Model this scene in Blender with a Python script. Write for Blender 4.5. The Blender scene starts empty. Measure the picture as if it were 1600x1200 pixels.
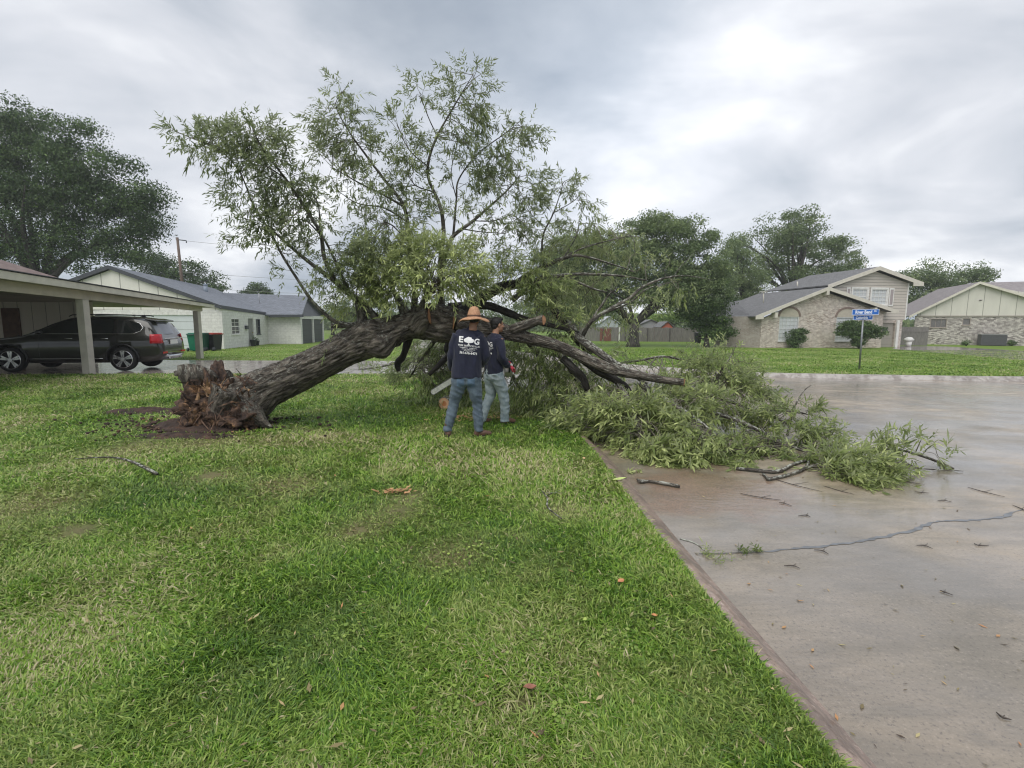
import bpy, bmesh, math, random
import numpy as np
from mathutils import Vector, Matrix, noise as mnoise
from mathutils.bvhtree import BVHTree
random.seed(7); RNG = np.random.default_rng(11)
scene = bpy.context.scene
COL = scene.collection
R_ = math.radians
# ---------------------------------------------------------------- camera
F = 770.0; CH = 1.6; PITCH = math.atan(94.5 / F); ROLL = R_(0.35)
fw = Vector((0, math.cos(PITCH), -math.sin(PITCH))); r0 = Vector((1, 0, 0)); u0 = r0.cross(fw)
RT = r0 * math.cos(ROLL) + u0 * math.sin(ROLL); UP = -r0 * math.sin(ROLL) + u0 * math.cos(ROLL)
cd = bpy.data.cameras.new('camera'); cam = bpy.data.objects.new('camera', cd); COL.objects.link(cam)
cd.sensor_fit = 'HORIZONTAL'; cd.sensor_width = 36; cd.lens = F / 1600 * 36; cd.clip_end = 2000; cd.clip_start = 0.05
m3 = Matrix((RT, UP, -fw)).transposed()
cam.matrix_world = Matrix.Translation((0, 0, CH)) @ m3.to_4x4()
scene.camera = cam
# ---------------------------------------------------------------- sky, sun, exposure
SUN_EL, SUN_AZ = R_(58), R_(205)          # azimuth to the right of +Y
wld = bpy.data.worlds.new('World'); scene.world = wld; wld.use_nodes = True
nt = wld.node_tree; N = nt.nodes; Lk = nt.links; N.clear()
out = N.new('ShaderNodeOutputWorld'); bg = N.new('ShaderNodeBackground'); Lk.new(bg.outputs[0], out.inputs[0])
sky = N.new('ShaderNodeTexSky'); sky.sky_type = 'NISHITA'; sky.sun_disc = False
sky.sun_elevation = SUN_EL; sky.sun_rotation = SUN_AZ; sky.dust_density = 3.0
tc = N.new('ShaderNodeTexCoord'); sep = N.new('ShaderNodeSeparateXYZ'); Lk.new(tc.outputs['Generated'], sep.inputs[0])
def wmath(op, a, b=None, c=None):
    n = N.new('ShaderNodeMath'); n.operation = op
    for i, v in enumerate((a, b, c)):
        if v is None: continue
        if isinstance(v, (int, float)): n.inputs[i].default_value = v
        else: Lk.new(v, n.inputs[i])
    return n.outputs[0]
zz = wmath('ADD', wmath('MAXIMUM', sep.outputs[2], 0.0), 0.24)
cx = wmath('DIVIDE', sep.outputs[0], zz); cy = wmath('DIVIDE', sep.outputs[1], zz)
cmb = N.new('ShaderNodeCombineXYZ'); Lk.new(cx, cmb.inputs[0]); Lk.new(cy, cmb.inputs[1]); cmb.inputs[2].default_value = 3.1
def wnoise(scale, detail, rough, dist=0.0, vec=None):
    n = N.new('ShaderNodeTexNoise'); n.inputs['Scale'].default_value = scale; n.inputs['Detail'].default_value = detail
    n.inputs['Roughness'].default_value = rough; n.inputs['Distortion'].default_value = dist
    Lk.new(vec or cmb.outputs[0], n.inputs['Vector']); return n.outputs['Fac']
n1 = wnoise(0.6, 6, 0.5, 0.5); n2 = wnoise(2.0, 5, 0.55, 0.4)
mixn = wmath('ADD', wmath('MULTIPLY', n1, 0.75), wmath('MULTIPLY', n2, 0.25))
ramp = N.new('ShaderNodeValToRGB'); Lk.new(mixn, ramp.inputs[0])
e = ramp.color_ramp.elements; e[0].position = 0.36; e[0].color = (.30, .345, .41, 1); e[1].position = 0.64; e[1].color = (.98, .99, 1.0, 1)
m_ = e.new(0.46); m_.color = (.44, .48, .54, 1); m_ = e.new(0.55); m_.color = (.66, .68, .725, 1)
# thinner cloud round the hidden sun and towards the horizon
sd = N.new('ShaderNodeVectorMath'); sd.operation = 'DOT_PRODUCT'; Lk.new(tc.outputs['Generated'], sd.inputs[0])
az, el = R_(12), R_(21); sd.inputs[1].default_value = (math.sin(az) * math.cos(el), math.cos(az) * math.cos(el), math.sin(el))
thin = wmath('MULTIPLY', wmath('POWER', wmath('MAXIMUM', sd.outputs['Value'], 0.0), 30.0), 0.30)
hor = wmath('MULTIPLY', wmath('POWER', wmath('SUBTRACT', 1.0, wmath('MAXIMUM', sep.outputs[2], 0.0)), 5.0), 0.13)
gain = wmath('ADD', wmath('ADD', thin, hor), 0.90)
SKYGAIN = wmath('MULTIPLY', gain, 8.6)
vm = N.new('ShaderNodeVectorMath'); vm.operation = 'SCALE'; Lk.new(ramp.outputs[0], vm.inputs[0]); Lk.new(SKYGAIN, vm.inputs['Scale'])
mx = N.new('ShaderNodeMix'); mx.data_type = 'RGBA'; mx.inputs[0].default_value = 0.95
Lk.new(sky.outputs[0], mx.inputs[6]); Lk.new(vm.outputs[0], mx.inputs[7]); Lk.new(mx.outputs[2], bg.inputs[0])
bg.inputs[1].default_value = 0.1
sl = bpy.data.lights.new('sun', 'SUN'); sl.energy = 1.5; sl.angle = R_(60); sl.color = (1, .97, .92)  # set behind the camera as added front fill, standing for general sky light
so = bpy.data.objects.new('sun', sl); COL.objects.link(so)
sdir = Vector((math.sin(SUN_AZ) * math.cos(SUN_EL), math.cos(SUN_AZ) * math.cos(SUN_EL), math.sin(SUN_EL)))
so.rotation_euler = sdir.to_track_quat('Z', 'Y').to_euler(); so.location = (0, 0, 30)
vs = scene.view_settings; vs.view_transform = 'Standard'; vs.look = 'None'; vs.exposure = 0.64; vs.gamma = 1
scene.cycles.max_bounces = 6; scene.cycles.transparent_max_bounces = 8
scene.cycles.use_denoising = True; scene.cycles.filter_width = 1.15

# ---------------------------------------------------------------- terrain and back-projection
def gz(y): return -0.25 * min(max((y - 12) / 26, 0), 1)
def sz(y): return gz(y) - 0.125
def ray(px, py): return fw + RT * ((px - 800) / F) + UP * ((600 - py) / F)
def P(px, py, Y):
    d = ray(px, py); return Vector((0, 0, CH)) + d * (Y / d.y)
def G(px, py, fz=gz):
    d = ray(px, py); t = CH / -d.z
    for _ in range(12): t = (fz(d.y * t) - CH) / d.z
    return Vector((0, 0, CH)) + d * t
# ---------------------------------------------------------------- object helpers
def tag(o, label=None, cat=None, group=None, kind=None):
    if label: o['label'] = label
    if cat: o['category'] = cat
    if group: o['group'] = group
    if kind: o['kind'] = kind
    return o
def empty(name, loc=(0, 0, 0), label=None, cat=None, group=None):
    o = bpy.data.objects.new(name, None); COL.objects.link(o); o.location = loc; o.empty_display_size = 0.2
    return tag(o, label, cat, group)
class MB:
    def __init__(s): s.v = []; s.f = []; s.m = []; s.co = []; s.mi = 0
    def add(s, vs_, fs, co=None):
        b = len(s.v); s.v += [tuple(v) for v in vs_]; s.f += [tuple(b + i for i in f) for f in fs]; s.m += [s.mi] * len(fs)
        s.co += [tuple(c) for c in (co if co is not None else vs_)]
        return s
    def box(s, x0, x1, y0, y1, z0, z1, M=None):
        vs_ = [Vector((x, y, z)) for z in (z0, z1) for y in (y0, y1) for x in (x0, x1)]
        if M is not None: vs_ = [M @ v for v in vs_]
        return s.add(vs_, [(0, 2, 3, 1), (4, 5, 7, 6), (0, 1, 5, 4), (2, 6, 7, 3), (0, 4, 6, 2), (1, 3, 7, 5)])
    def poly(s, pts, off=(0, 0, 0)):          # closed prism: polygon pts extruded by off
        n = len(pts); a = [Vector(p) for p in pts]; o = Vector(off)
        if o.length < 1e-9: return s.add(a, [tuple(range(n))])
        fs = [tuple(range(n))[::-1], tuple(range(n, 2 * n))] + [(i, (i + 1) % n, n + (i + 1) % n, n + i) for i in range(n)]
        return s.add(a + [p + o for p in a], fs)
    def tube(s, pts, rad, n=8, cap=True, wob=0.0, flat=1.0):
        pts = [Vector(p) for p in pts]; k = len(pts)
        if isinstance(rad, (int, float)): rad = [rad] * k
        vs_, co, fs = [], [], []; L = 0; u = None; sd_ = random.random() * 50
        for i, p in enumerate(pts):
            t = (pts[min(i + 1, k - 1)] - pts[max(i - 1, 0)])
            t = t.normalized() if t.length > 1e-9 else Vector((0, 0, 1))
            if u is None: u = t.orthogonal().normalized()
            else:
                u = (u - t * u.dot(t)); u = u.normalized() if u.length > 1e-6 else t.orthogonal().normalized()
            w = t.cross(u)
            if i: L += (p - pts[i - 1]).length
            for j in range(n):
                a = 2 * math.pi * j / n; rr = rad[i]
                if wob: rr *= 1 + wob * mnoise.noise(Vector((math.cos(a) * 1.5, math.sin(a) * 1.5 + sd_, L / max(rad[0], .02) * .5)))
                vs_.append(p + u * math.cos(a) * rr + w * math.sin(a) * rr * flat)
                co.append((math.cos(a) * rad[i] + sd_, math.sin(a) * rad[i], L))
        for i in range(k - 1):
            for j in range(n):
                fs.append((i * n + j, i * n + (j + 1) % n, (i + 1) * n + (j + 1) % n, (i + 1) * n + j))
        if cap: fs += [tuple(range(n))[::-1], tuple(range((k - 1) * n, k * n))]
        return s.add(vs_, fs, co)
    def ell(s, c, r, nu=12, nv=8, M=None):
        c = Vector(c); r = (r, r, r) if isinstance(r, (int, float)) else r; vs_ = []; fs = []
        for i in range(nv + 1):
            th = math.pi * i / nv
            for j in range(nu):
                ph = 2 * math.pi * j / nu
                v = Vector((r[0] * math.sin(th) * math.cos(ph), r[1] * math.sin(th) * math.sin(ph), r[2] * math.cos(th)))
                vs_.append(c + (M @ v if M is not None else v))
        for i in range(nv):
            for j in range(nu): fs.append((i * nu + j, (i + 1) * nu + j, (i + 1) * nu + (j + 1) % nu, i * nu + (j + 1) % nu))
        return s.add(vs_, fs)
    def cap(s, p0, r0_, p1, r1_, n=14, flat=1.0):   # tapered capsule
        p0 = Vector(p0); p1 = Vector(p1); d = p1 - p0; t = d.normalized()
        pts = []; rad = []
        for a in (-80, -55, -30, 0): pts.append(p0 + t * math.sin(R_(a)) * r0_); rad.append(max(math.cos(R_(a)) * r0_, .002))
        for a in (0, 30, 55, 80): pts.append(p1 + t * math.sin(R_(a)) * r1_); rad.append(max(math.cos(R_(a)) * r1_, .002))
        return s.tube(pts, rad, n, True, 0, flat)
    def build(s, name, mats, parent=None, smooth=False, loc=None, bark=False, bevel=0):
        me = bpy.data.meshes.new(name); off = Vector((0, 0, 0))
        if parent is not None: off = abs_loc(parent)
        elif loc is not None: off = Vector(loc)
        me.from_pydata([(v[0] - off.x, v[1] - off.y, v[2] - off.z) for v in s.v], [], s.f)
        mats = mats if isinstance(mats, (list, tuple)) else [mats]
        for m in mats: me.materials.append(m)
        if len(mats) > 1: me.polygons.foreach_set('material_index', s.m)
        if smooth: me.polygons.foreach_set('use_smooth', [True] * len(me.polygons))
        if bark:
            at = me.attributes.new('barkco', 'FLOAT_VECTOR', 'POINT'); at.data.foreach_set('vector', np.array(s.co, dtype=np.float32).ravel())
        me.update()
        o = bpy.data.objects.new(name, me); COL.objects.link(o)
        if parent is not None: o.parent = parent
        elif loc is not None: o.location = off
        if bevel:
            b = o.modifiers.new('bevel', 'BEVEL'); b.width = bevel; b.segments = 2; b.limit_method = 'ANGLE'
        return o
def abs_loc(o):
    v = Vector(o.location)
    while o.parent: o = o.parent; v = v + Vector(o.location)
    return v
def copy_tree(o, parent=None):
    c = o.copy(); COL.objects.link(c)
    if parent is not None: c.parent = parent
    for ch in list(o.children): copy_tree(ch, c)
    return c
def np_mesh(name, V, Fq, mats, parent=None, attrs=None, smooth=False, offs=None):
    """V (n,3), Fq: list of arrays (k,3) or (k,4)"""
    me = bpy.data.meshes.new(name)
    if offs is None: offs = abs_loc(parent) if parent is not None else Vector((0, 0, 0))
    V = V - np.array(offs)
    me.vertices.add(len(V)); me.vertices.foreach_set('co', V.astype(np.float32).ravel())
    tot = np.concatenate([np.full(len(f), f.shape[1]) for f in Fq]); loops = np.concatenate([f.ravel() for f in Fq])
    me.loops.add(len(loops)); me.loops.foreach_set('vertex_index', loops.astype(np.int32))
    me.polygons.add(len(tot)); st = np.concatenate([[0], np.cumsum(tot)[:-1]])
    me.polygons.foreach_set('loop_start', st.astype(np.int32)); me.polygons.foreach_set('loop_total', tot.astype(np.int32))
    me.update(calc_edges=True)
    for k, a in (attrs or {}).items():
        at = me.attributes.new(k, 'FLOAT', 'POINT'); at.data.foreach_set('value', a.astype(np.float32))
    if smooth: me.polygons.foreach_set('use_smooth', np.ones(len(tot), dtype=bool))
    for m in (mats if isinstance(mats, list) else [mats]): me.materials.append(m)
    o = bpy.data.objects.new(name, me); COL.objects.link(o)
    if parent is not None: o.parent = parent
    return o
def crom(pts, sub=5):
    """catmull-rom through tuples of any length"""
    a = [np.array(p, dtype=float) for p in pts]; a = [2 * a[0] - a[1]] + a + [2 * a[-1] - a[-2]]; o = []
    for i in range(1, len(a) - 2):
        for k in range(sub):
            t = k / sub; p0, p1, p2, p3 = a[i - 1:i + 3]
            o.append(.5 * ((2 * p1) + (-p0 + p2) * t + (2 * p0 - 5 * p1 + 4 * p2 - p3) * t * t + (-p0 + 3 * p1 - 3 * p2 + p3) * t ** 3))
    o.append(a[-2]); return o
# ---------------------------------------------------------------- material helpers
class NT:
    def __init__(s, name):
        s.m = bpy.data.materials.new(name); s.m.use_nodes = True; s.t = s.m.node_tree; s.n = s.t.nodes; s.n.clear()
        s.o = s.new('ShaderNodeOutputMaterial'); s.b = s.new('ShaderNodeBsdfPrincipled'); s.link(s.b.outputs[0], s.o.inputs[0])
        s.geo = s.new('ShaderNodeNewGeometry'); s.pos = s.geo.outputs['Position']
    def new(s, t): return s.n.new(t)
    def link(s, a, b): s.t.links.new(a, b)
    def set(s, sock, v):
        if isinstance(v, bpy.types.NodeSocket): s.link(v, sock)
        elif isinstance(v, (int, float)) or sock.type != 'RGBA': sock.default_value = v
        else: sock.default_value = (v[0], v[1], v[2], 1)
    def math(s, op, a, b=0.0, clamp=False):
        n = s.new('ShaderNodeMath'); n.operation = op; n.use_clamp = clamp; s.set(n.inputs[0], a); s.set(n.inputs[1], b); return n.outputs[0]
    def noise(s, scale=5, detail=4, rough=.5, vec=None, dist=0, stretch=None):
        n = s.new('ShaderNodeTexNoise'); n.inputs['Scale'].default_value = scale; n.inputs['Detail'].default_value = detail
        n.inputs['Roughness'].default_value = rough; n.inputs['Distortion'].default_value = dist
        v = vec or s.pos
        if stretch:
            mp = s.new('ShaderNodeMapping'); mp.inputs['Scale'].default_value = stretch; s.link(v, mp.inputs[0]); v = mp.outputs[0]
        s.link(v, n.inputs['Vector']); return n.outputs['Fac']
    def ramp(s, fac, stops):
        r = s.new('ShaderNodeValToRGB'); s.set(r.inputs[0], fac); e = r.color_ramp.elements
        while len(e) < len(stops): e.new(.5)
        for el_, (p, c) in zip(e, stops):
            el_.position = p; el_.color = (c, c, c, 1) if isinstance(c, (int, float)) else (c[0], c[1], c[2], 1)
        return r.outputs[0]
    def mix(s, f, a, b, mode='MIX'):
        n = s.new('ShaderNodeMix'); n.data_type = 'RGBA'; n.blend_type = mode; s.set(n.inputs[0], f); s.set(n.inputs[6], a); s.set(n.inputs[7], b); return n.outputs[2]
    def bump(s, h, strength=.5, dist=.01, nrm=None):
        n = s.new('ShaderNodeBump'); n.inputs['Strength'].default_value = strength; n.inputs['Distance'].default_value = dist
        s.link(h, n.inputs['Height'])
        if nrm: s.link(nrm, n.inputs['Normal'])
        s.link(n.outputs[0], s.b.inputs['Normal']); return n.outputs[0]
    def col(s, c): s.set(s.b.inputs['Base Color'], c)
    def rough(s, v): s.set(s.b.inputs['Roughness'], v)
    def attr(s, name):
        n = s.new('ShaderNodeAttribute'); n.attribute_name = name; return n
_pm = {}
def paint(name, c, rough=.5, var=.12, scale=6, metal=0, bump=0, spec=.5):
    """plain surface with slight uneven wear"""
    if name in _pm: return _pm[name]
    t = NT(name); n = t.noise(scale, 5, .6); d = [max(0, x * (1 - var)) for x in c]; l = [min(1, x * (1 + var)) for x in c]
    t.col(t.ramp(n, [(.3, d), (.7, l)])); t.rough(rough); t.b.inputs['Metallic'].default_value = metal; t.b.inputs['Specular IOR Level'].default_value = spec
    if bump: t.bump(t.noise(scale * 6, 3), .4, bump)
    _pm[name] = t.m; return t.m
# ================================================================ SETTING
NEARK = [(1.30, -6), (1.28, -2), (1.26, 0), (1.235, 1.6), (1.19, 2.5), (1.14, 3.6), (1.07, 5.8), (0.94, 7.6), (.74, 9.1), (.35, 10.7), (-.4, 12.6), (-1.6, 15.2), (-2.9, 18.0), (-4.2, 21.5), (-6, 29), (-9, 45), (-14, 80), (-30, 260)]
_far = [G(1600, 589), G(1400, 586.5), G(1206, 583), G(1118, 579), G(999, 571)]
FARK = [(260, 10), (120, 13.2), (70, 14.9), (40, 16.0), (26, 16.6)] + [(p.x, p.y) for p in _far] + [(3.2, 24.5), (1.2, 29), (-1.2, 38), (-5, 60), (-12, 110), (-24, 260)]
def dry_nodes(t, hi=True):
    """0..1 how dry / thin the turf is, from the place itself"""
    n1 = t.noise(.55, 4, .6); n2 = t.noise(2.6, 4, .65); n3 = t.noise(9, 2, .5)
    f = t.math('ADD', t.math('MULTIPLY', n1, .5), t.math('MULTIPLY', n2, .5))
    f = t.ramp(f, [(.46, 0.0), (.66, 1.0)])
    for (px, py, rx) in ((60, 790, .75), (215, 700, .8), (330, 690, .6), (120, 830, .3), (330, 745, .5), (620, 800, .45), (560, 830, .35), (640, 775, .3), (700, 870, .4), (880, 800, .35), (810, 1100, .12), (450, 760, .5)):
        c = G(px, py); d = t.new('ShaderNodeVectorMath'); d.operation = 'DISTANCE'; t.link(t.pos, d.inputs[0]); d.inputs[1].default_value = c
        g = t.math('SUBTRACT', 1.0, t.math('DIVIDE', t.math('ADD', d.outputs['Value'], t.math('MULTIPLY', t.math('SUBTRACT', n2, .5), 1.6 * rx)), rx), True)
        f = t.math('ADD', f, t.math('MULTIPLY', g, .9), True)
    return f, n1, n2, n3
def make_turf(name='turf', far=False):
    t = NT(name)
    if far:
        n1 = t.noise(.35, 4, .6); n2 = t.noise(3, 4, .7); n3 = t.noise(22, 3, .7)
        c = t.ramp(n2, [(.3, (.14, .24, .03)), (.7, (.24, .35, .05))]); c = t.mix(t.ramp(n1, [(.5, 0.0), (.72, .6)]), c, (.24, .26, .07))
        c = t.mix(t.ramp(n3, [(.35, .65), (.65, 0.0)]), c, (.05, .10, .015))
        t.col(c); t.rough(.75); t.b.inputs['Specular IOR Level'].default_value = .25; t.bump(n3, .9, .05); return t.m
    f, n1, n2, n3 = dry_nodes(t)
    c = t.ramp(n3, [(.3, (.06, .12, .02)), (.7, (.16, .25, .05))]); c = t.mix(t.math('MULTIPLY', f, .75), c, (.26, .21, .12))
    t.col(c); t.rough(.85); t.b.inputs['Specular IOR Level'].default_value = .2; t.bump(t.noise(60, 4, .7), 1, .03); return t.m
M_turf = make_turf(); M_farturf = make_turf('far_turf', True)
def make_blade():
    t = NT('grass_blade'); f, n1, n2, n3 = dry_nodes(t); r = t.attr('rnd').outputs['Fac']
    c = t.ramp(r, [(0, (.045, .11, .014)), (.35, (.125, .25, .028)), (.7, (.27, .42, .055)), (.86, (.37, .44, .14)), (.94, (.42, .40, .20)), (1, (.55, .48, .30))])
    d = t.ramp(r, [(0, (.20, .27, .07)), (.4, (.35, .36, .13)), (.75, (.48, .43, .22)), (1, (.60, .52, .34))])
    c = t.mix(t.math('MULTIPLY', f, .62), c, d); t.col(c); t.rough(.42); t.b.inputs['Specular IOR Level'].default_value = .35
    tr = t.new('ShaderNodeBsdfTranslucent'); t.link(c, tr.inputs[0]); ms = t.new('ShaderNodeMixShader'); ms.inputs[0].default_value = .28
    t.link(t.b.outputs[0], ms.inputs[1]); t.link(tr.outputs[0], ms.inputs[2]); t.link(ms.outputs[0], t.o.inputs[0]); return t.m
M_blade = make_blade()
def make_street():
    t = NT('wet_concrete')
    big = t.noise(.42, 5, .55, dist=.5); mid = t.noise(2.2, 5, .6); fine = t.noise(70, 3, .7); grit = t.noise(160, 2, .6)
    c = t.ramp(big, [(.34, (.215, .19, .155)), (.5, (.335, .28, .215)), (.64, (.48, .385, .28))])
    c = t.mix(t.ramp(mid, [(.35, .0), (.7, .35)]), c, (.155, .145, .125))
    sp_ = t.noise(48, 3, .75); c = t.mix(t.ramp(sp_, [(.57, 0.0), (.68, .34)]), c, (.55, .47, .40)); c = t.mix(t.ramp(sp_, [(.34, .65), (.45, 0.0)]), c, (.09, .075, .07)); c = t.mix(t.ramp(grit, [(.60, 0.0), (.74, .45)]), c, (.5, .44, .38))
    fl = t.noise(1.4, 5, .65, dist=.8, stretch=(1, 3.5, 1)); c = t.mix(t.ramp(fl, [(.42, 0.0), (.6, .45)]), c, (.15, .135, .11))
    # sawdust and rust-red silt washed along the gutter by the brush
    d = t.new('ShaderNodeVectorMath'); d.operation = 'DISTANCE'; t.link(t.pos, d.inputs[0]); d.inputs[1].default_value = G(1100, 762, sz)
    g = t.math('SUBTRACT', 1.0, t.math('DIVIDE', t.math('ADD', d.outputs['Value'], t.math('MULTIPLY', t.math('SUBTRACT', mid, .5), 2.2)), 1.15), True)
    c = t.mix(t.ramp(g, [(.1, 0.0), (.5, .75)]), c, t.ramp(fine, [(.4, (.11, .07, .045)), (.6, (.30, .185, .12))]))
    wet = t.ramp(t.noise(.9, 5, .6, stretch=(1, 1.6, 1)), [(.36, 0.2), (.56, 1.0)])
    c = t.mix(t.ramp(wet, [(.2, 0.0), (1.0, .45)]), c, t.mix(1.0, c, (.62, .56, .50), 'MULTIPLY')); t.col(c)
    t.rough(t.ramp(mid, [(.3, .42), (.7, .62)])); t.set(t.b.inputs['Coat Weight'], wet); t.b.inputs['Coat Roughness'].default_value = .045; t.b.inputs['Coat IOR'].default_value = 1.62
    t.bump(t.math('ADD', fine, t.math('MULTIPLY', grit, .6)), .35, .004)
    b = t.new('ShaderNodeBump'); b.inputs['Strength'].default_value = .5; b.inputs['Distance'].default_value = .006
    rip = t.math('ADD', t.noise(7, 4, .65, stretch=(1, 2.6, 1)), t.math('MULTIPLY', t.noise(45, 3, .6), .07)); t.link(rip, b.inputs['Height']); t.link(b.outputs[0], t.b.inputs['Coat Normal'])
    return t.m
M_street = make_street()
def make_conc(name, a, b_, coat=.6, rough=.6, grit=True):
    t = NT(name); n = t.noise(1.3, 5, .6); g = t.noise(90, 3, .7)
    c = t.ramp(n, [(.3, a), (.7, b_)])
    if grit: g2 = t.noise(38, 4, .75); c = t.mix(t.ramp(g2, [(.55, 0.0), (.66, .7)]), c, (.58, .48, .40)); c = t.mix(t.ramp(g2, [(.32, .75), (.45, 0.0)]), c, (.08, .06, .05)); c = t.mix(t.ramp(t.noise(3.5, 4, .7), [(.42, .6), (.56, 0.0)]), c, (.10, .075, .06))
    t.col(c); t.rough(rough); t.b.inputs['Coat Weight'].default_value = coat; t.b.inputs['Coat Roughness'].default_value = .12; t.bump(g, .5, .004); return t.m
M_kerb = make_conc('kerb_concrete', (.22, .155, .125), (.42, .31, .25), .35)
M_gutter = make_conc('gutter_concrete', (.17, .15, .145), (.26, .22, .20), .95)
M_drive = make_conc('driveway_concrete', (.30, .25, .22), (.44, .38, .34), .8)
M_farkerb = make_conc('far_kerb_concrete', (.34, .32, .30), (.46, .43, .40), .3)

def sheet(name, poly, mat, dz=0.0, kind='structure', skirt=0.0):
    """flat polygon laid on the terrain, split where the slope changes"""
    bm = bmesh.new(); f = bm.faces.new([bm.verts.new((x, y, 0)) for x, y in poly]); f.normal_update()
    if f.normal.z < 0: f.normal_flip()
    for yy in (12, 38):
        bmesh.ops.bisect_plane(bm, geom=bm.verts[:] + bm.edges[:] + bm.faces[:], plane_co=(0, yy, 0), plane_no=(0, 1, 0))
    bmesh.ops.triangulate(bm, faces=bm.faces[:])
    if skirt:
        ed = [e for e in bm.edges if e.is_boundary]
        r = bmesh.ops.extrude_edge_only(bm, edges=ed)
        for v in r['geom']:
            if isinstance(v, bmesh.types.BMVert): v.co.z -= skirt
    for v in bm.verts: v.co.z += gz(v.co.y) + dz
    me = bpy.data.meshes.new(name); bm.to_mesh(me); bm.free(); me.materials.append(mat)
    o = bpy.data.objects.new(name, me); COL.objects.link(o); tag(o, kind=kind); return o
sheet('street', [(-300, -30), (400, -30), (400, 500), (-300, 500)], M_street, -0.125)
lawn = sheet('lawn', [(-300, -20)] + [(x, y) for x, y in [(1.30, -20)] + NEARK] + [(-60, 450), (-300, 450)], M_turf, 0.0, skirt=.2)
sheet('far_lawn', FARK + [(-40, 450), (380, 450), (380, 10)], M_farturf, 0.0, skirt=.2)
# neighbour's lawn: bright mown turf on this side, beyond the driveway
DRIVE = [(-40, 14.2), (-15.3, 14.75), (-9.7, 15.45), (-5.6, 15.5), (-4.2, 15.9), (-1.9, 15.9), (-4.05, 21.0), (-5.4, 21.9), (-12.9, 21.6), (-40, 21.4)]
sheet('driveway', DRIVE, M_drive, 0.012, skirt=.03)
sheet('neighbour_lawn', [(-120, 21.45), (-12.9, 21.65), (-5.4, 21.95), (-4.5, 22.4), (-6.15, 29), (-9.15, 45), (-14.2, 80), (-120, 80)], M_farturf, 0.006)
def strip(name, line, offs, zs_, mat, zf=gz, side=1):
    """kerb profile swept along line; offs: distance to the street side, zs: heights"""
    pts = [np.array(p) for p in crom(line, 6)]; V = []; Fc = []; k = len(offs)
    for i, p in enumerate(pts):
        d = pts[min(i + 1, len(pts) - 1)] - pts[max(i - 1, 0)]; d = d / np.linalg.norm(d); n = np.array([d[1], -d[0]]) * side
        for o_, z_ in zip(offs, zs_):
            q = p[:2] + n * o_; V.append((q[0], q[1], zf(q[1]) + z_))
    for i in range(len(pts) - 1):
        for j in range(k - 1): Fc.append((i * k + j, i * k + j + 1, (i + 1) * k + j + 1, (i + 1) * k + j))
    me = bpy.data.meshes.new(name); me.from_pydata(V, [], Fc); me.materials.append(mat); me.polygons.foreach_set('use_smooth', [True] * len(Fc))
    o = bpy.data.objects.new(name, me); COL.objects.link(o); return tag(o, kind='structure')
strip('kerb', NEARK, (-.08, -.02, .04, .09, .135, .175, .22), (-.012, -.006, -.008, -.03, -.07, -.105, -.128), M_kerb)
#strip('gutter', NEARK, (.15, .30, .62), (-.121, -.120, -.1215), M_gutter)
strip('far_kerb', FARK, (-.10, .08, .14, .24), (.012, .008, -.05, -.13), M_farkerb, side=-1)
# tar seam sealing a crack across the street, joints in the slab
def ribbon(name, pts, w, mat, dz, jit=.3):
    mb = MB(); pp = crom(pts, 8); V = []
    for i, p in enumerate(pp):
        d = pp[min(i + 1, len(pp) - 1)] - pp[max(i - 1, 0)]; d = d / np.linalg.norm(d); n = np.array([-d[1], d[0]])
        for s_ in (-1, 1):
            ww = w * (1 + jit * (random.random() - .5) * 2) * .5
            q = p[:2] + n * s_ * ww; V.append((q[0], q[1], sz(q[1]) + dz))
    mb.add(V, [(2 * i, 2 * i + 1, 2 * i + 3, 2 * i + 2) for i in range(len(pp) - 1)])
    return tag(mb.build(name, mat), kind='structure')
M_tar = paint('tar', (.14, .148, .16), .35, .35, 14)
_s = [G(x, y, sz) for x, y in ((1195, 862), (1260, 856), (1330, 848), (1380, 839), (1430, 828), (1462, 816), (1520, 813), (1565, 808), (1600, 796), (1700, 780))]
ribbon('tar_seam', [(p.x, p.y) for p in _s], .030, M_tar, .003, .95)
_s = [G(x, y, sz) for x, y in ((1092, 866), (1140, 865), (1195, 862))]
ribbon('slab_joint', [(p.x, p.y) for p in _s], .012, paint('joint', (.12, .11, .10), .5), .006)
for k_, yj in enumerate((14.0, 21.5)):
    pass
# ---------------------------------------------------------------- torn soil at the stump
def kx(y):
    a = NEARK
    for (x0, y0), (x1, y1) in zip(a, a[1:]):
        if y0 <= y <= y1: return x0 + (x1 - x0) * (y - y0) / (y1 - y0)
    return a[-1][0]
KY = np.array([p[1] for p in NEARK]); KX = np.array([p[0] for p in NEARK])
ROOTC = G(330, 668)
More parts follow.
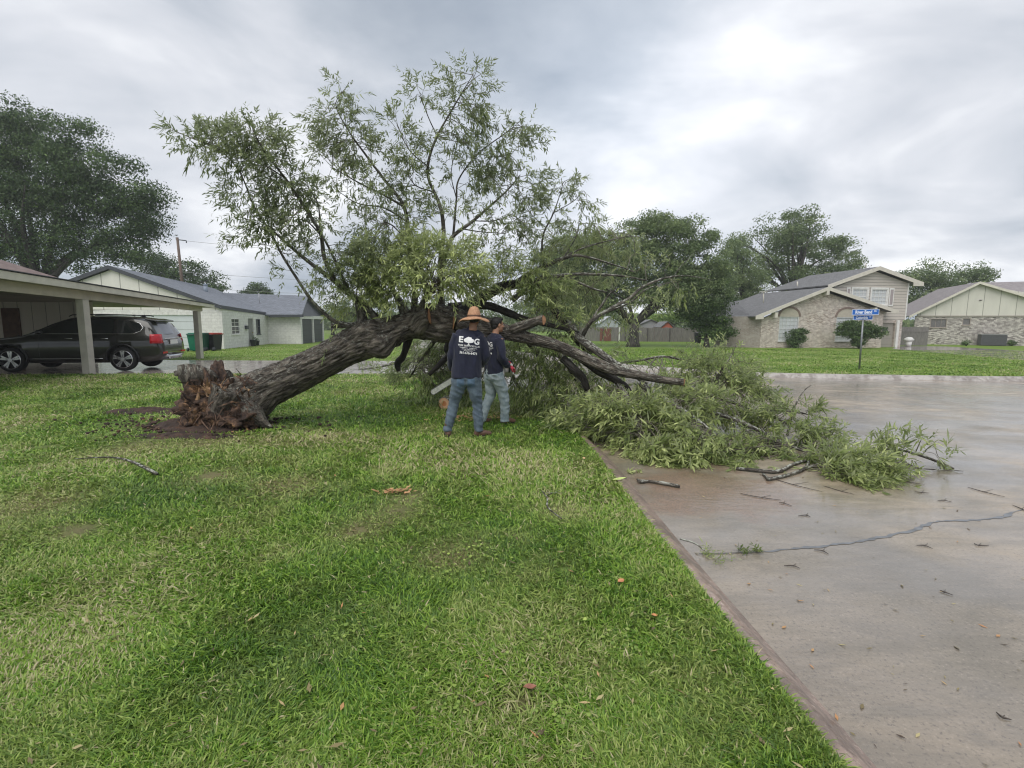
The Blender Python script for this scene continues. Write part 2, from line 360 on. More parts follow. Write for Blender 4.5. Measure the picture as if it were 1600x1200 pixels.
# ---------------------------------------------------------------- grass blades
def vnoise(x, y, s, seed):
    r = np.random.default_rng(seed); g = r.random((64, 64)); X = (x * s) % 64; Y = (y * s) % 64
    i = X.astype(int) % 64; j = Y.astype(int) % 64; fx = X - np.floor(X); fy = Y - np.floor(Y); fx = fx * fx * (3 - 2 * fx); fy = fy * fy * (3 - 2 * fy)
    return (g[i, j] * (1 - fx) * (1 - fy) + g[(i + 1) % 64, j] * fx * (1 - fy) + g[i, (j + 1) % 64] * (1 - fx) * fy + g[(i + 1) % 64, (j + 1) % 64] * fx * fy)
PX_PATCH = [(G(px, py).x, G(px, py).y, r) for px, py, r in ((60, 790, .75), (215, 700, .8), (330, 690, .6), (120, 830, .3), (330, 745, .5), (620, 800, .45), (560, 830, .35), (640, 775, .3), (700, 870, .4), (880, 800, .35), (450, 760, .5))]
def grass(name, x, y, hs, ws, seed, label_kind='stuff', lean=1.0):
    r = np.random.default_rng(seed); n = len(x)
    big = vnoise(x, y, 1.1, 3) * .6 + vnoise(x, y, 3.3, 4) * .4
    H = hs * (.72 + .6 * big) * r.uniform(.6, 1.25, n)
    for cx_, cy_, rr in PX_PATCH: H *= 1 - .55 * np.exp(-((x - cx_) ** 2 + (y - cy_) ** 2) / (rr * .8) ** 2)
    W = ws * r.uniform(.6, 1.2, n); az = r.uniform(0, 2 * np.pi, n)
    clump = vnoise(x, y, 2.2, 8) * 6.28; az = np.where(r.random(n) < .35, clump + r.normal(0, .5, n), az)
    ln = np.clip(r.normal(.95, .45, n), .05, 1.9) * lean
    ux, uy = np.cos(az), np.sin(az); px_, py_ = -uy, ux
    z0 = -0.25 * np.clip((y - 12) / 26, 0, 1) - .004
    V = np.zeros((n, 7, 3)); tw = r.normal(0, .5, n)
    for k, (t, w) in enumerate(((0, .75), (.4, 1.0), (.75, .75))):
        off = H * ln * t ** 1.5; zk = z0 + H * (t - .28 * ln * t * t)
        for s_, q in ((-1, 0), (1, 1)):
            V[:, 2 * k + q, 0] = x + ux * off + s_ * px_ * W * w * .5; V[:, 2 * k + q, 1] = y + uy * off + s_ * py_ * W * w * .5
            V[:, 2 * k + q, 2] = zk + s_ * tw * W * w * .35
    V[:, 6, 0] = x + ux * H * ln * 1.08; V[:, 6, 1] = y + uy * H * ln * 1.08; V[:, 6, 2] = z0 + H * np.maximum(1 - .32 * ln, .25) * 1.0
    b = (np.arange(n) * 7)[:, None]
    Q = np.concatenate([b + np.array([[0, 1, 3, 2]]), b + np.array([[2, 3, 5, 4]])]); T = b + np.array([[4, 5, 6]])
    rnd = np.clip(r.random(n) * .8 + (vnoise(x, y, .9, 21) - .5) * .7 + .08, 0, 1); rnd = np.where(r.random(n) < .03, r.uniform(.85, 1, n), rnd)
    o = np_mesh(name, V.reshape(-1, 3), [Q, T], M_blade, None, {'rnd': np.repeat(rnd, 7)}, True)
    return tag(o, kind='stuff')
def lawn_points(n, y0, y1, seed, half=1.28, pw=2.0):
    r = np.random.default_rng(seed)
    if pw == 2: y = y0 * (y1 / y0) ** r.random(n)
    else: y = r.uniform(y0, y1, n)
    x = (r.uniform(-1, 1, n)) * half * (y + .4)
    ok = x < np.interp(y, KY, KX) - .045
    # bare torn soil round the stump, driveway
    d = np.hypot((x - ROOTC.x + .35) / 2.1, (y - ROOTC.y - .1) / .62) + (vnoise(x, y, 2.5, 31) - .5) * .7
    ok &= r.random(n) < np.clip((d - .45) * 1.8, .06, 1)
    dn = np.interp(x, [-40, -15.3, -9.7, -5.6, -4.2, -1.9], [14.2, 14.75, 15.45, 15.5, 15.9, 15.9])
    df = np.interp(x, [-40, -12.9, -5.4, -4.05], [21.4, 21.6, 21.9, 21.0])
    ok &= (y < dn) | (y > df)
    for px, py, rr in ((120, 830, .16), (330, 745, .14), (230, 690, .3), (620, 800, .12), (560, 830, .1), (240, 760, .1), (810, 1100, .09), (880, 890, .1), (520, 805, .1), (70, 700, .2)):
        c = G(px, py); q = np.hypot(x - c.x, y - c.y) / rr + (vnoise(x, y, 9, 33) - .5) * 1.2; ok &= r.random(n) < np.clip(q - .2, .12, 1)
    return x[ok], y[ok], y[ok]
GN = 1.0
x, y, d = lawn_points(int(330000 * GN), 1.0, 4.2, 5)
grass('near_grass', x, y, .047, .0054 + .0007 * d, 6)
x, y, d = lawn_points(int(230000 * GN), 4.2, 15.6, 7)
grass('middle_grass', x, y, .050 + .0015 * d, .0058 + .0012 * d, 8)
# longer fringe hanging over the kerb
r = np.random.default_rng(9); n = 16000; y = .8 * (15 / .8) ** r.random(n); x = np.interp(y, KY, KX) - np.abs(r.normal(0, .05, n)) - .03
grass('kerb_grass', x, y, .046, .005 + .0009 * y, 10, lean=.9)
x, y, d = lawn_points(60000, 21.8, 40, 12, pw=1)
grass('neighbour_grass', x, y, .06, .03, 13)
# far lawn turf
r = np.random.default_rng(14); n = 110000; y = 15.5 * (38 / 15.5) ** r.random(n); x = r.uniform(-4, 1.2 * 38, n)
fkx = np.array([p[0] for p in FARK][::-1]); fky = np.array([p[1] for p in FARK][::-1])
ok = (y > np.interp(x, fkx, fky) + .1) & (x < 1.15 * y + 2); x, y = x[ok], y[ok]
grass('far_grass', x, y, .06, .028, 15)
# ================================================================ BARK, LEAVES, THE FALLEN TREE
def make_bark(name='bark', dark=(.045, .038, .030), mid=(.12, .105, .085), lich=(.33, .35, .29), lamt=.5, sc=9.0, lth=.53):
    t = NT(name); a = t.attr('barkco').outputs['Vector']
    rid = t.noise(sc, 5, .62, vec=a, dist=.5, stretch=(1, 1, .28)); mid_ = t.noise(sc * .33, 4, .6, vec=a); fine = t.noise(sc * 6, 4, .7, vec=a)
    h = t.ramp(rid, [(.40, 0.0), (.50, .55), (.60, 1.0)])
    c = t.mix(h, dark, mid); c = t.mix(t.ramp(fine, [(.3, .5), (.6, 0.0)]), c, tuple(x * .6 for x in dark))
    ln = t.noise(sc * 1.6, 5, .7, vec=a, stretch=(1, 1, .6)); lm = t.ramp(ln, [(lth, 0.0), (lth + .08, lamt)])
    sp = t.new('ShaderNodeSeparateXYZ'); t.link(t.geo.outputs['Normal'], sp.inputs[0])
    up = t.ramp(t.math('ADD', t.math('MULTIPLY', sp.outputs[2], .5), t.math('MULTIPLY', mid_, .6)), [(.25, .12), (.8, 1.0)])
    c = t.mix(t.math('MULTIPLY', lm, up), c, lich)
    t.col(c); t.rough(.62); t.b.inputs['Specular IOR Level'].default_value = .35
    t.bump(t.math('ADD', h, t.math('MULTIPLY', fine, .35)), 1.0, .03 if name == 'bark' else .014); return t.m
M_bark = make_bark('bark', (.045, .037, .030), (.20, .172, .14), (.44, .45, .39), .8, 19.0)
M_limb = make_bark('limb_bark', (.035, .03, .025), (.14, .122, .10), (.52, .54, .47), .95, 18.0, .49)
M_twig = paint('twig_bark', (.15, .135, .105), .65, .35, 40)
M_darkbark = make_bark('dark_bark', (.014, .012, .010), (.035, .03, .025), (.10, .10, .08), .4, 16.0)  # bark in a much darker tone, for inner and lower limbs
def make_leaf(name, dark, mid, light, under, trans=.3, rough=.42):
    t = NT(name); r = t.attr('rnd').outputs['Fac']
    c = t.ramp(r, [(0, dark), (.5, mid), (.92, light), (1, tuple(min(1, x * 1.35) for x in light))])
    c = t.mix(t.geo.outputs['Backfacing'], c, t.mix(.35, under, c)); t.col(c); t.rough(rough); t.b.inputs['Specular IOR Level'].default_value = .4
    tr = t.new('ShaderNodeBsdfTranslucent'); t.link(c, tr.inputs[0]); ms = t.new('ShaderNodeMixShader'); ms.inputs[0].default_value = trans
    t.link(t.b.outputs[0], ms.inputs[1]); t.link(tr.outputs[0], ms.inputs[2]); t.link(ms.outputs[0], t.o.inputs[0]); return t.m
M_leaf = make_leaf('willow_leaf', (.09, .13, .035), (.25, .315, .10), (.46, .51, .22), (.50, .55, .34), .38)
def wood_cut(name, base=(.52, .27, .14)):
    t = NT(name); n = t.noise(28, 4, .6); m_ = t.noise(5, 3, .6)
    c = t.ramp(n, [(.3, tuple(x * .6 for x in base)), (.6, base), (.8, tuple(min(1, x * 1.35) for x in base))]); c = t.mix(t.ramp(m_, [(.4, 0.0), (.7, .5)]), c, (.33, .13, .06))
    t.col(c); t.rough(.6); t.bump(n, .4, .004); return t.m
M_cut = wood_cut('fresh_cut_wood'); 

def leaves_mesh(name, pos, dirs, parent, mat, m=12, L=.13, W=.026, stem=.26, droop=.35, seed=1, rshift=0.0, zmin=None, stemmat=None, tw=None):
    """pos,dirs (n,3): shoots; every shoot a thin stem with m lance-shaped leaves round it"""
    r = np.random.default_rng(seed); n = len(pos); pos = np.asarray(pos, float); d = np.asarray(dirs, float); d /= np.linalg.norm(d, axis=1)[:, None]
    a = np.cross(d, [0.13, .27, .95]); a /= np.linalg.norm(a, axis=1)[:, None]; b = np.cross(d, a)
    sl_ = stem * r.uniform(.6, 1.25, n)
    sh = r.normal(0, .16, n)
    t = np.linspace(.12, 1, m)[None, :] + r.normal(0, .04, (n, m)); ph = np.arange(m)[None, :] * 2.4 + r.uniform(0, 6.28, (n, 1)) + r.normal(0, .3, (n, m))
    ang = np.radians(r.normal(48, 16, (n, m)) * (1.15 - .55 * t))
    rad = a[:, None, :] * np.cos(ph)[..., None] + b[:, None, :] * np.sin(ph)[..., None]
    bend = np.array([0, 0, -1.0]) * droop
    base = pos[:, None, :] + d[:, None, :] * (t * sl_[:, None])[..., None] + bend * ((t ** 2) * sl_[:, None] * .5)[..., None]
    ld = d[:, None, :] * np.cos(ang)[..., None] + rad * np.sin(ang)[..., None] + bend * r.uniform(.2, 1.1, (n, m))[..., None]
    ld /= np.linalg.norm(ld, axis=2)[..., None]
    rv = r.normal(0, 1, (n, m, 3)); wv = np.cross(ld, rv * .45 + np.array([0, 0, 1.0])); wv /= np.linalg.norm(wv, axis=2)[..., None]
    nv = np.cross(wv, ld)
    shs = r.uniform(.6, 1.3, (n, 1)); LL = (L * shs * r.uniform(.6, 1.25, (n, m)))[..., None]; WW = (W * (.5 + .5 * shs) * r.uniform(.6, 1.3, (n, m)))[..., None]
    cv = r.uniform(.05, .3, (n, m))[..., None] * LL
    K = n * m; V = np.zeros((n, m, 6, 3))
    V[:, :, 0] = base; V[:, :, 1] = base + ld * LL * .33 - wv * WW * .5 + nv * WW * .12 - nv * cv * .1; V[:, :, 2] = base + ld * LL * .33 + wv * WW * .5 + nv * WW * .12 - nv * cv * .1
    V[:, :, 3] = base + ld * LL * .68 - wv * WW * .36 - nv * cv * .45; V[:, :, 4] = base + ld * LL * .68 + wv * WW * .36 - nv * cv * .45; V[:, :, 5] = base + ld * LL - nv * cv
    V = V.reshape(-1, 3)
    bi = (np.arange(K) * 6)[:, None]
    T = np.concatenate([bi + np.array([[0, 2, 1]]), bi + np.array([[3, 4, 5]])]); Q = bi + np.array([[1, 2, 4, 3]])
    if zmin is not None:
        V[:, 2] = np.where(V[:, 2] < zmin, zmin + (zmin - V[:, 2]) * .25 * 0 + .002 + r.random(len(V)) * .01, V[:, 2])
    rnd = np.clip(r.random((n, m)) * .55 + (r.random((n, 1)) - .2) * .45 + sh[:, None] + rshift, 0, 1)
    Fs = [T, Q]; ra = np.repeat(rnd.ravel(), 6); nl = len(T) + len(Q)
    if tw is not None and tw.v:
        tf = [f for f in tw.f if len(f) == 4]; Fs.append(np.array(tf) + len(V)); V = np.concatenate([V, np.array(tw.v)]); ra = np.concatenate([ra, np.zeros(len(tw.v))])
    o = np_mesh(name, V, Fs, [mat, M_twig], parent, {'rnd': ra}, False)
    if len(Fs) > 2:
        mi = np.zeros(len(o.data.polygons), dtype=np.int32); mi[nl:] = 1; o.data.polygons.foreach_set('material_index', mi)
    # stems
    if stemmat:
        q = 4; S = np.zeros((n, q, 3, 3)); wr = .0028
        for k in range(q):
            tt = k / (q - 1); c = pos + d * (tt * sl_)[:, None] + bend * ((tt ** 2) * sl_ * .5)[:, None]
            for j in range(3):
                an = j * 2.094; S[:, k, j] = c + (a * math.cos(an) + b * math.sin(an)) * wr * (1.3 - tt)
        bi = (np.arange(n) * q * 3)[:, None]; F4 = []
        for k in range(q - 1):
            for j in range(3):
                F4.append(bi + np.array([[k * 3 + j, k * 3 + (j + 1) % 3, (k + 1) * 3 + (j + 1) % 3, (k + 1) * 3 + j]]))
        np_mesh('leaf_stems', S.reshape(-1, 3), [np.concatenate(F4)], stemmat, o)
    return o
def pxline(pts, sub=5):
    return [P(a, b, c) for a, b, c in [tuple(q) for q in crom([p[:3] for p in pts], sub)]]
def limb_pts(pts, sub=5):
    c = crom(pts, sub); return [P(q[0], q[1], q[2]) for q in c], [max(q[3], .002) for q in c]

TB = P(345, 640, 7.7); TREE = empty('fallen_tree', (TB.x, TB.y, 0), 'large uprooted tree lying across the lawn, its leafy crown spilling into the street', 'tree')
# ---- trunk, thick furrowed bark, real relief
tp = [(348, 632, 7.6, .33), (366, 626, 7.62, .345), (392, 616, 7.65, .325), (440, 594, 7.7, .285), (490, 571, 7.8, .262), (530, 551, 7.85, .262), (558, 537, 7.9, .285), (580, 528, 7.95, .30), (605, 520, 8.0, .25), (636, 508, 8.05, .21), (665, 503, 8.1, .27), (700, 505, 8.1, .27), (735, 511, 8.05, .225), (770, 515, 8.0, .16), (799, 521, 7.95, .11), (830, 529, 7.9, .088), (862, 537, 7.8, .083), (892, 549, 7.75, .078), (930, 567, 7.65, .08), (965, 580, 7.5, .07), (1005, 588, 7.4, .058), (1040, 594, 7.3, .05), (1068, 597, 7.25, .048)]
c = crom([(a, b, d, r_) for a, b, d, r_ in tp], 20); pts = [P(q[0], q[1], q[2]) for q in c]; rad = [q[3] for q in c]
def relief_tube(pts, rad, n, amp, parent, name, mat, knots=()):
    mb = MB(); mb.tube(pts, rad, n, True); V = np.array(mb.v); k = len(pts)
    for i in range(k):
        for j in range(n):
            idx = i * n + j; v = Vector(V[idx]); d = v - pts[i]; r_ = d.length
            if r_ < 1e-6: continue
            dn = d / r_; cx_, cy_, L = mb.co[idx]; a = math.atan2(cy_, cx_ - mb.co[i * n][0] + rad[i])
            ca, sa = math.cos(2 * math.pi * j / n), math.sin(2 * math.pi * j / n)
            q = Vector((ca * 3.2, sa * 3.2, L * 1.5)); w = mnoise.noise(q * .6) * .8
            ridge = 1 - abs(mnoise.noise(Vector((ca * 6.5 + w, sa * 6.5 + w, L * 4.2)))) * 2.6
            big = mnoise.noise(Vector((ca * .9, sa * .9, L * .9 + 5)))
            mbk = mnoise.noise(Vector((ca * 9, sa * 9, L * 5)))
            f = big * .10 * r_ + (ridge * .6 + mbk * .5) * amp * min(1, r_ / .2)
            V[idx] = v + dn * f
    for (kc, kr, kh) in knots:
        kc = Vector(kc)
        for idx in range(len(V)):
            v = Vector(V[idx]); dd = (v - kc).length
            if dd < kr:
                i = idx // n
                V[idx] = v + (v - pts[min(i, k - 1)]).normalized() * kh * (1 - (dd / kr) ** 2) ** 1.5
    mb.v = [tuple(v) for v in V]; return mb.build(name, mat, parent, True, bark=True)
kn = [(P(598, 545, 7.75), .26, .17), (P(575, 512, 7.7), .2, .07), (P(560, 520, 7.7), .2, .06), (P(400, 640, 7.45), .33, .14), (P(675, 480, 7.9), .25, .06), (P(690, 525, 7.9), .3, .05)]
trunk = relief_tube(pts, rad, 128, .034, TREE, 'trunk', M_bark, kn)
# flares where roots left the trunk
mb = MB()
for pp in ([(370, 630, 7.45, .26), (395, 645, 7.3, .16), (412, 660, 7.25, .07), (425, 668, 7.2, .02)], [(360, 610, 7.3, .25), (345, 640, 7.25, .17), (352, 664, 7.2, .06)], [(350, 600, 7.75, .22), (318, 598, 7.9, .13), (300, 600, 8.0, .06)]):
    a, b = limb_pts(pp, 4); mb.tube(a, b, 18, True, .25)
mb.build('buttress_root', M_bark, trunk, True, bark=True)
# end cut of the long limb + stub cuts
def cut_disc(p, nrm, r_, parent, name='cut_face', thick=.006):
    nrm = Vector(nrm).normalized(); mb = MB(); u = nrm.orthogonal().normalized(); w = nrm.cross(u); V = [Vector(p) + nrm * thick]
    for j in range(22):
        a = 2 * math.pi * j / 22; rr = r_ * (1 + .12 * math.sin(3 * a + r_ * 50) + .05 * random.random()); V.append(Vector(p) + (u * math.cos(a) + w * math.sin(a)) * rr)
    mb.add(V, [(0, 1 + j, 1 + (j + 1) % 22) for j in range(22)]); o = mb.build(name, M_cut, parent); return o
e_ = pts[-1]; dd = (pts[-1] - pts[-4]).normalized(); cut_disc(e_ + dd * .012, dd + Vector((0, -.35, 0)), .056, trunk)
def limb(specs, name='limb', mat=None, parent=TREE, n=12, sub=6, wob=.25, cuts=()):
    mb = MB()
    for sp in specs:
        a, b = limb_pts(sp, sub); mb.tube(a, b, n if b[0] > .03 else 6, True, wob)
    o = mb.build(name, mat or M_limb, parent, True, bark=True)
    for (p, nr, r_) in cuts: cut_disc(p, nr, r_, o)
    return o
# fresh saw notches on the big log
limb([[(650, 512, 7.95, .16), (662, 498, 7.85, .14), (671, 494, 7.82, .115)]], 'stub', M_bark, trunk, 16, 4, .2, [(P(672, 495, 7.80), (1, -.10, .15), .12)])
limb([[(728, 508, 7.85, .12), (718, 505, 7.78, .12), (711, 504, 7.74, .11)]], 'stub', M_bark, trunk, 16, 4, .2, [(P(709, 504, 7.73), (-1, -.25, .1), .10)])
limb([[(800, 516, 7.9, .09), (822, 508, 7.8, .075), (838, 502, 7.75, .075), (849, 500, 7.7, .072)]], 'stub', M_bark, trunk, 14, 4, .3, [(P(850, 500, 7.69), (1, -.5, .05), .07)])

# ---- crown: every big limb with its own foliage
BR = []      # branch points a twig may leave from
M_leafup = make_leaf('crown_leaf_shaded', (.075, .105, .035), (.20, .25, .10), (.38, .43, .20), (.42, .47, .30), .36)  # same tree's leaf, its colour darkened to look dim against the sky
def group(seed, limbs, blobs, dens=1.0, m=15, L=.092, W=.0185, droop=.35, rshift=0, lmat=None, twig_every=5, zmin=None, out=(0, 0, 1), parent=None, mat=M_leaf, stem=.26, flat=1.0):
    """limbs: pixel polylines with depth and radius; blobs: (px,py,depth,radius px across,radius px high,weight)"""
    r = np.random.default_rng(seed); par = parent or TREE
    if seed < 107 and mat is M_leaf: mat = M_leafup; L *= .92
    mb = MB(); ends = []
    for sp in limbs:
        a, b = limb_pts(sp, 6); b = [q * (.78 if seed < 107 else 1) for q in b]; mb.tube(a, b, 12 if b[0] > .03 else 6, True, .2)
        for p in a[len(a) // 5:]: ends.append(np.array(p))
    lo = mb.build('limb', lmat or M_limb, par, True, bark=True) if limbs else par
    if not ends: ends = [np.array(P(b[0], b[1] + b[4] * .5, b[2])) for b in blobs]
    ends = np.array(ends); pos = []; dirs = []
    for bl in blobs:
        px, py, D, rx, ry = bl[:5]; w = bl[5] if len(bl) > 5 else 1
        k = max(4, int(rx * ry * (.082 if seed < 107 else .056) * dens * w)); c = np.array(P(px, py, D)); s = D / F
        for _ in range(k):
            v = r.normal(0, 1, 3); v /= np.linalg.norm(v); rr = r.random() ** (1 / 2.2)
            q = c + v * rr * np.array([rx * s, max(rx, ry) * s * .75 * flat, ry * s])
            near = ends[np.argmin(((ends - q) ** 2).sum(1))]; dv = q - near; dl = np.linalg.norm(dv) + 1e-6
            d = dv / dl * .9 + r.normal(0, .45, 3) + np.array(out) * .25 + v * .3
            pos.append(q); dirs.append(d)
    pos = np.array(pos); dirs = np.array(dirs)
    # twigs from the limb to a part of the shoots, forking on the way
    tb = MB()
    for i in range(0, len(pos), twig_every):
        q = pos[i]; j = np.argsort(((ends - q) ** 2).sum(1))[:8]; near = ends[j[r.integers(0, len(j))]]; v = q - near; dl = np.linalg.norm(v)
        if dl < .05 or dl > 1.6: continue
        mid = near + v * .5 + r.normal(0, .07, 3) * dl + np.array([0, 0, .06 * dl]); rr = .0035 + .005 * min(dl, 1.2)
        e2 = q + dirs[i] / np.linalg.norm(dirs[i]) * .12
        cc = crom([near, mid, q, e2], 3); tb.tube([Vector(p) for p in cc], list(np.linspace(rr, .003, len(cc))), 4, False)
    leaves_mesh('foliage', pos, dirs, lo, mat, m, L, W, stem, droop, seed + 50, rshift, zmin, None, tb)
    return lo
# left crown reaching out over the driveway
group(101, [[(560, 506, 7.9, .065), (545, 508, 7.7, .06), (520, 500, 7.6, .04), (490, 473, 7.5, .032), (467, 440, 7.45, .027), (440, 397, 7.4, .022), (423, 363, 7.35, .018), (397, 323, 7.3, .014), (375, 270, 7.2, .011), (340, 232, 7.1, .008), (292, 213, 7.0, .004)],
            [(545, 508, 7.7, .05), (530, 509, 7.65, .05), (517, 509, 7.6, .045)]],
      [(290, 212, 7.0, 26, 12), (320, 222, 7.05, 30, 17), (352, 238, 7.1, 28, 22), (345, 210, 7.1, 30, 15), (380, 265, 7.2, 26, 28), (372, 300, 7.2, 20, 18), (410, 340, 7.3, 25, 22), (380, 335, 7.2, 22, 12, .8), (420, 365, 7.3, 30, 18, 1.2), (440, 385, 7.3, 22, 18, .8), (385, 375, 7.3, 20, 10, .7), (450, 430, 7.4, 14, 14, .4), (465, 405, 7.4, 20, 14, .5), (480, 455, 7.4, 20, 10, .3), (520, 530, 7.7, 22, 12, .4)])
group(102, [[(600, 512, 7.9, .09), (570, 478, 7.8, .07), (545, 458, 7.7, .06), (520, 437, 7.6, .045), (480, 407, 7.5, .035), (440, 373, 7.4, .022), (420, 353, 7.4, .015)],
            [(525, 441, 7.6, .045), (507, 403, 7.5, .038), (500, 363, 7.4, .032), (473, 320, 7.3, .026), (447, 280, 7.2, .02), (417, 243, 7.1, .014), (400, 213, 7.0, .01), (392, 192, 7.0, .005)],
            [(545, 455, 7.7, .03), (520, 400, 7.6, .026), (505, 372, 7.5, .02), (480, 345, 7.3, .012)], [(447, 280, 7.2, .014), (420, 262, 7.15, .01), (390, 250, 7.1, .006)], [(500, 363, 7.4, .02), (497, 320, 7.4, .014), (480, 290, 7.4, .01)]],
      [(392, 200, 7.0, 22, 14), (412, 212, 7.1, 28, 20, 1.2), (432, 235, 7.1, 18, 18), (400, 240, 7.1, 30, 20), (420, 268, 7.15, 22, 20), (450, 275, 7.2, 22, 20), (475, 300, 7.3, 18, 20), (455, 310, 7.3, 26, 22), (490, 325, 7.4, 18, 18, .8), (460, 345, 7.3, 24, 14), (500, 345, 7.4, 22, 14, .8), (420, 300, 7.2, 20, 20, .7), (480, 375, 7.4, 20, 14, .8), (520, 395, 7.5, 24, 14, .6), (505, 420, 7.5, 20, 14, .5), (500, 440, 7.4, 22, 12, .7), (530, 420, 7.5, 22, 18), (545, 450, 7.6, 30, 22, 1.2), (550, 400, 7.5, 25, 20)])
# second crown limb, two tall sprays
group(103, [[(645, 505, 8.1, .08), (648, 450, 8.1, .06), (642, 400, 8.1, .05), (638, 360, 8.1, .04), (630, 320, 8.0, .034), (600, 280, 8.0, .026), (570, 240, 7.9, .02), (545, 205, 7.9, .014), (525, 165, 7.8, .008), (536, 142, 7.8, .004)],
            [(630, 322, 8.0, .025), (600, 305, 8.0, .02), (560, 285, 7.9, .014), (520, 262, 7.8, .008)], [(634, 345, 8.0, .02), (600, 325, 8, .015), (560, 318, 7.9, .01), (530, 300, 7.8, .006)], [(640, 380, 8.1, .02), (610, 350, 8.0, .014), (590, 350, 8, .008)]],
      [(533, 145, 7.8, 18, 12, .8), (515, 180, 7.8, 20, 20, .8), (500, 185, 7.8, 14, 14, .6), (540, 175, 7.8, 20, 20, .8), (512, 220, 7.8, 24, 14, .8), (548, 205, 7.9, 24, 16), (560, 225, 7.9, 22, 14), (510, 245, 7.8, 26, 14), (545, 245, 7.9, 28, 16, .9), (585, 235, 7.9, 16, 14, .8), (600, 250, 7.9, 14, 14, .6), (525, 280, 7.8, 26, 12, .9), (560, 275, 7.9, 26, 14), (590, 300, 7.9, 26, 14, .9), (545, 308, 7.8, 24, 10, .7), (615, 305, 8.0, 16, 16, .9), (575, 345, 7.9, 16, 20, 1.3), (600, 340, 8.0, 20, 14), (620, 360, 8.0, 20, 12), (560, 380, 7.8, 30, 14), (590, 380, 7.9, 30, 16, 1.2), (650, 330, 8.0, 20, 18, .9)])
group(104, [[(690, 500, 8.2, .09), (689, 450, 8.2, .07), (688, 408, 8.2, .052), (693, 363, 8.2, .044), (688, 323, 8.2, .036), (670, 280, 8.15, .03), (670, 250, 8.1, .026), (683, 213, 8.1, .022), (703, 177, 8.05, .016), (723, 143, 8.0, .01), (742, 112, 8.0, .004)],
            [(671, 262, 8.1, .014), (640, 235, 8.0, .01), (620, 195, 8.0, .006)], [(683, 213, 8.1, .012), (668, 180, 8.1, .01), (655, 143, 8.0, .005)], [(678, 300, 8.15, .015), (650, 290, 8.1, .01), (635, 270, 8.1, .006)]],
      [(655, 140, 8.0, 20, 14, .7), (640, 155, 8.0, 16, 12, .6), (672, 165, 8.0, 14, 10, .5), (615, 195, 8.0, 18, 14, .8), (640, 215, 8.0, 22, 14, .8), (655, 235, 8.0, 18, 16, .9), (640, 250, 8, 24, 12, .8), (650, 270, 8.05, 24, 16, 1), (635, 290, 8.05, 20, 14, .8), (660, 310, 8.1, 24, 14), (700, 130, 8.0, 12, 16, .8), (740, 118, 8.0, 22, 14, .9), (752, 140, 8.0, 14, 14, .8), (715, 155, 8.0, 18, 20, .9), (740, 165, 8.0, 20, 20, 1), (700, 175, 8.0, 14, 16, .8), (725, 195, 8.05, 22, 18, .9), (750, 175, 8, 14, 14, .8), (740, 220, 8.05, 14, 14, .7), (700, 220, 8.1, 16, 14, .7), (690, 330, 8.1, 26, 12, .7)])
group(105, [[(690, 420, 8.2, .05), (700, 385, 8.25, .045), (710, 367, 8.3, .04), (737, 347, 8.3, .032), (760, 327, 8.3, .024), (793, 297, 8.3, .016), (813, 273, 8.3, .008)], [(708, 370, 8.3, .03), (713, 313, 8.3, .022), (717, 280, 8.3, .018), (747, 240, 8.25, .014), (787, 210, 8.2, .01), (812, 190, 8.2, .004)],
            [(713, 310, 8.3, .012), (705, 270, 8.3, .009), (715, 225, 8.3, .005)], [(725, 358, 8.3, .014), (750, 362, 8.3, .012), (790, 365, 8.3, .007)], [(740, 345, 8.3, .012), (770, 345, 8.3, .009), (800, 335, 8.3, .006)], [(747, 240, 8.2, .008), (775, 245, 8.2, .006), (800, 240, 8.2, .004)]],
      [(815, 195, 8.2, 20, 12, .9), (832, 208, 8.2, 14, 16, .7), (795, 205, 8.2, 18, 14, .8), (815, 225, 8.2, 18, 16, .8), (780, 225, 8.2, 18, 16, 1), (765, 250, 8.2, 26, 18, 1), (790, 255, 8.2, 24, 18, 1), (740, 255, 8.2, 20, 16, .9), (760, 280, 8.25, 28, 16, 1), (710, 240, 8.25, 14, 18, .7), (700, 270, 8.3, 14, 18, .6), (735, 285, 8.3, 16, 12, .6), (790, 285, 8.2, 18, 12, .7), (815, 275, 8.3, 14, 12, .8), (835, 290, 8.3, 16, 18, 1), (820, 310, 8.3, 22, 14, .9), (780, 310, 8.3, 24, 12, .8), (760, 340, 8.3, 26, 12, .9), (790, 350, 8.3, 28, 14, 1), (815, 335, 8.3, 18, 14, .9), (760, 368, 8.3, 26, 8, .6), (730, 320, 8.3, 20, 12, .7), (820, 365, 8.3, 14, 14, .7)])
group(106, [[(870, 470, 9, .04), (852, 420, 8.8, .03), (847, 387, 8.7, .024), (850, 363, 8.7, .02), (863, 337, 8.7, .015), (873, 310, 8.7, .01), (880, 285, 8.7, .005)], [(866, 332, 8.7, .01), (895, 315, 8.7, .007), (912, 298, 8.7, .004)], [(852, 355, 8.7, .01), (830, 335, 8.7, .007), (820, 320, 8.6, .004)]],
      [(880, 285, 8.7, 22, 12, .9), (865, 300, 8.7, 16, 14, .7), (895, 305, 8.7, 22, 12, .8), (915, 310, 8.7, 14, 16, .8), (915, 335, 8.7, 14, 14, .5), (845, 320, 8.6, 20, 16, .8), (870, 335, 8.7, 20, 12, .6), (835, 350, 8.6, 18, 12, .7), (825, 370, 8.6, 14, 14, .6), (870, 360, 8.7, 16, 12, .5), (855, 385, 8.7, 16, 12, .5)])
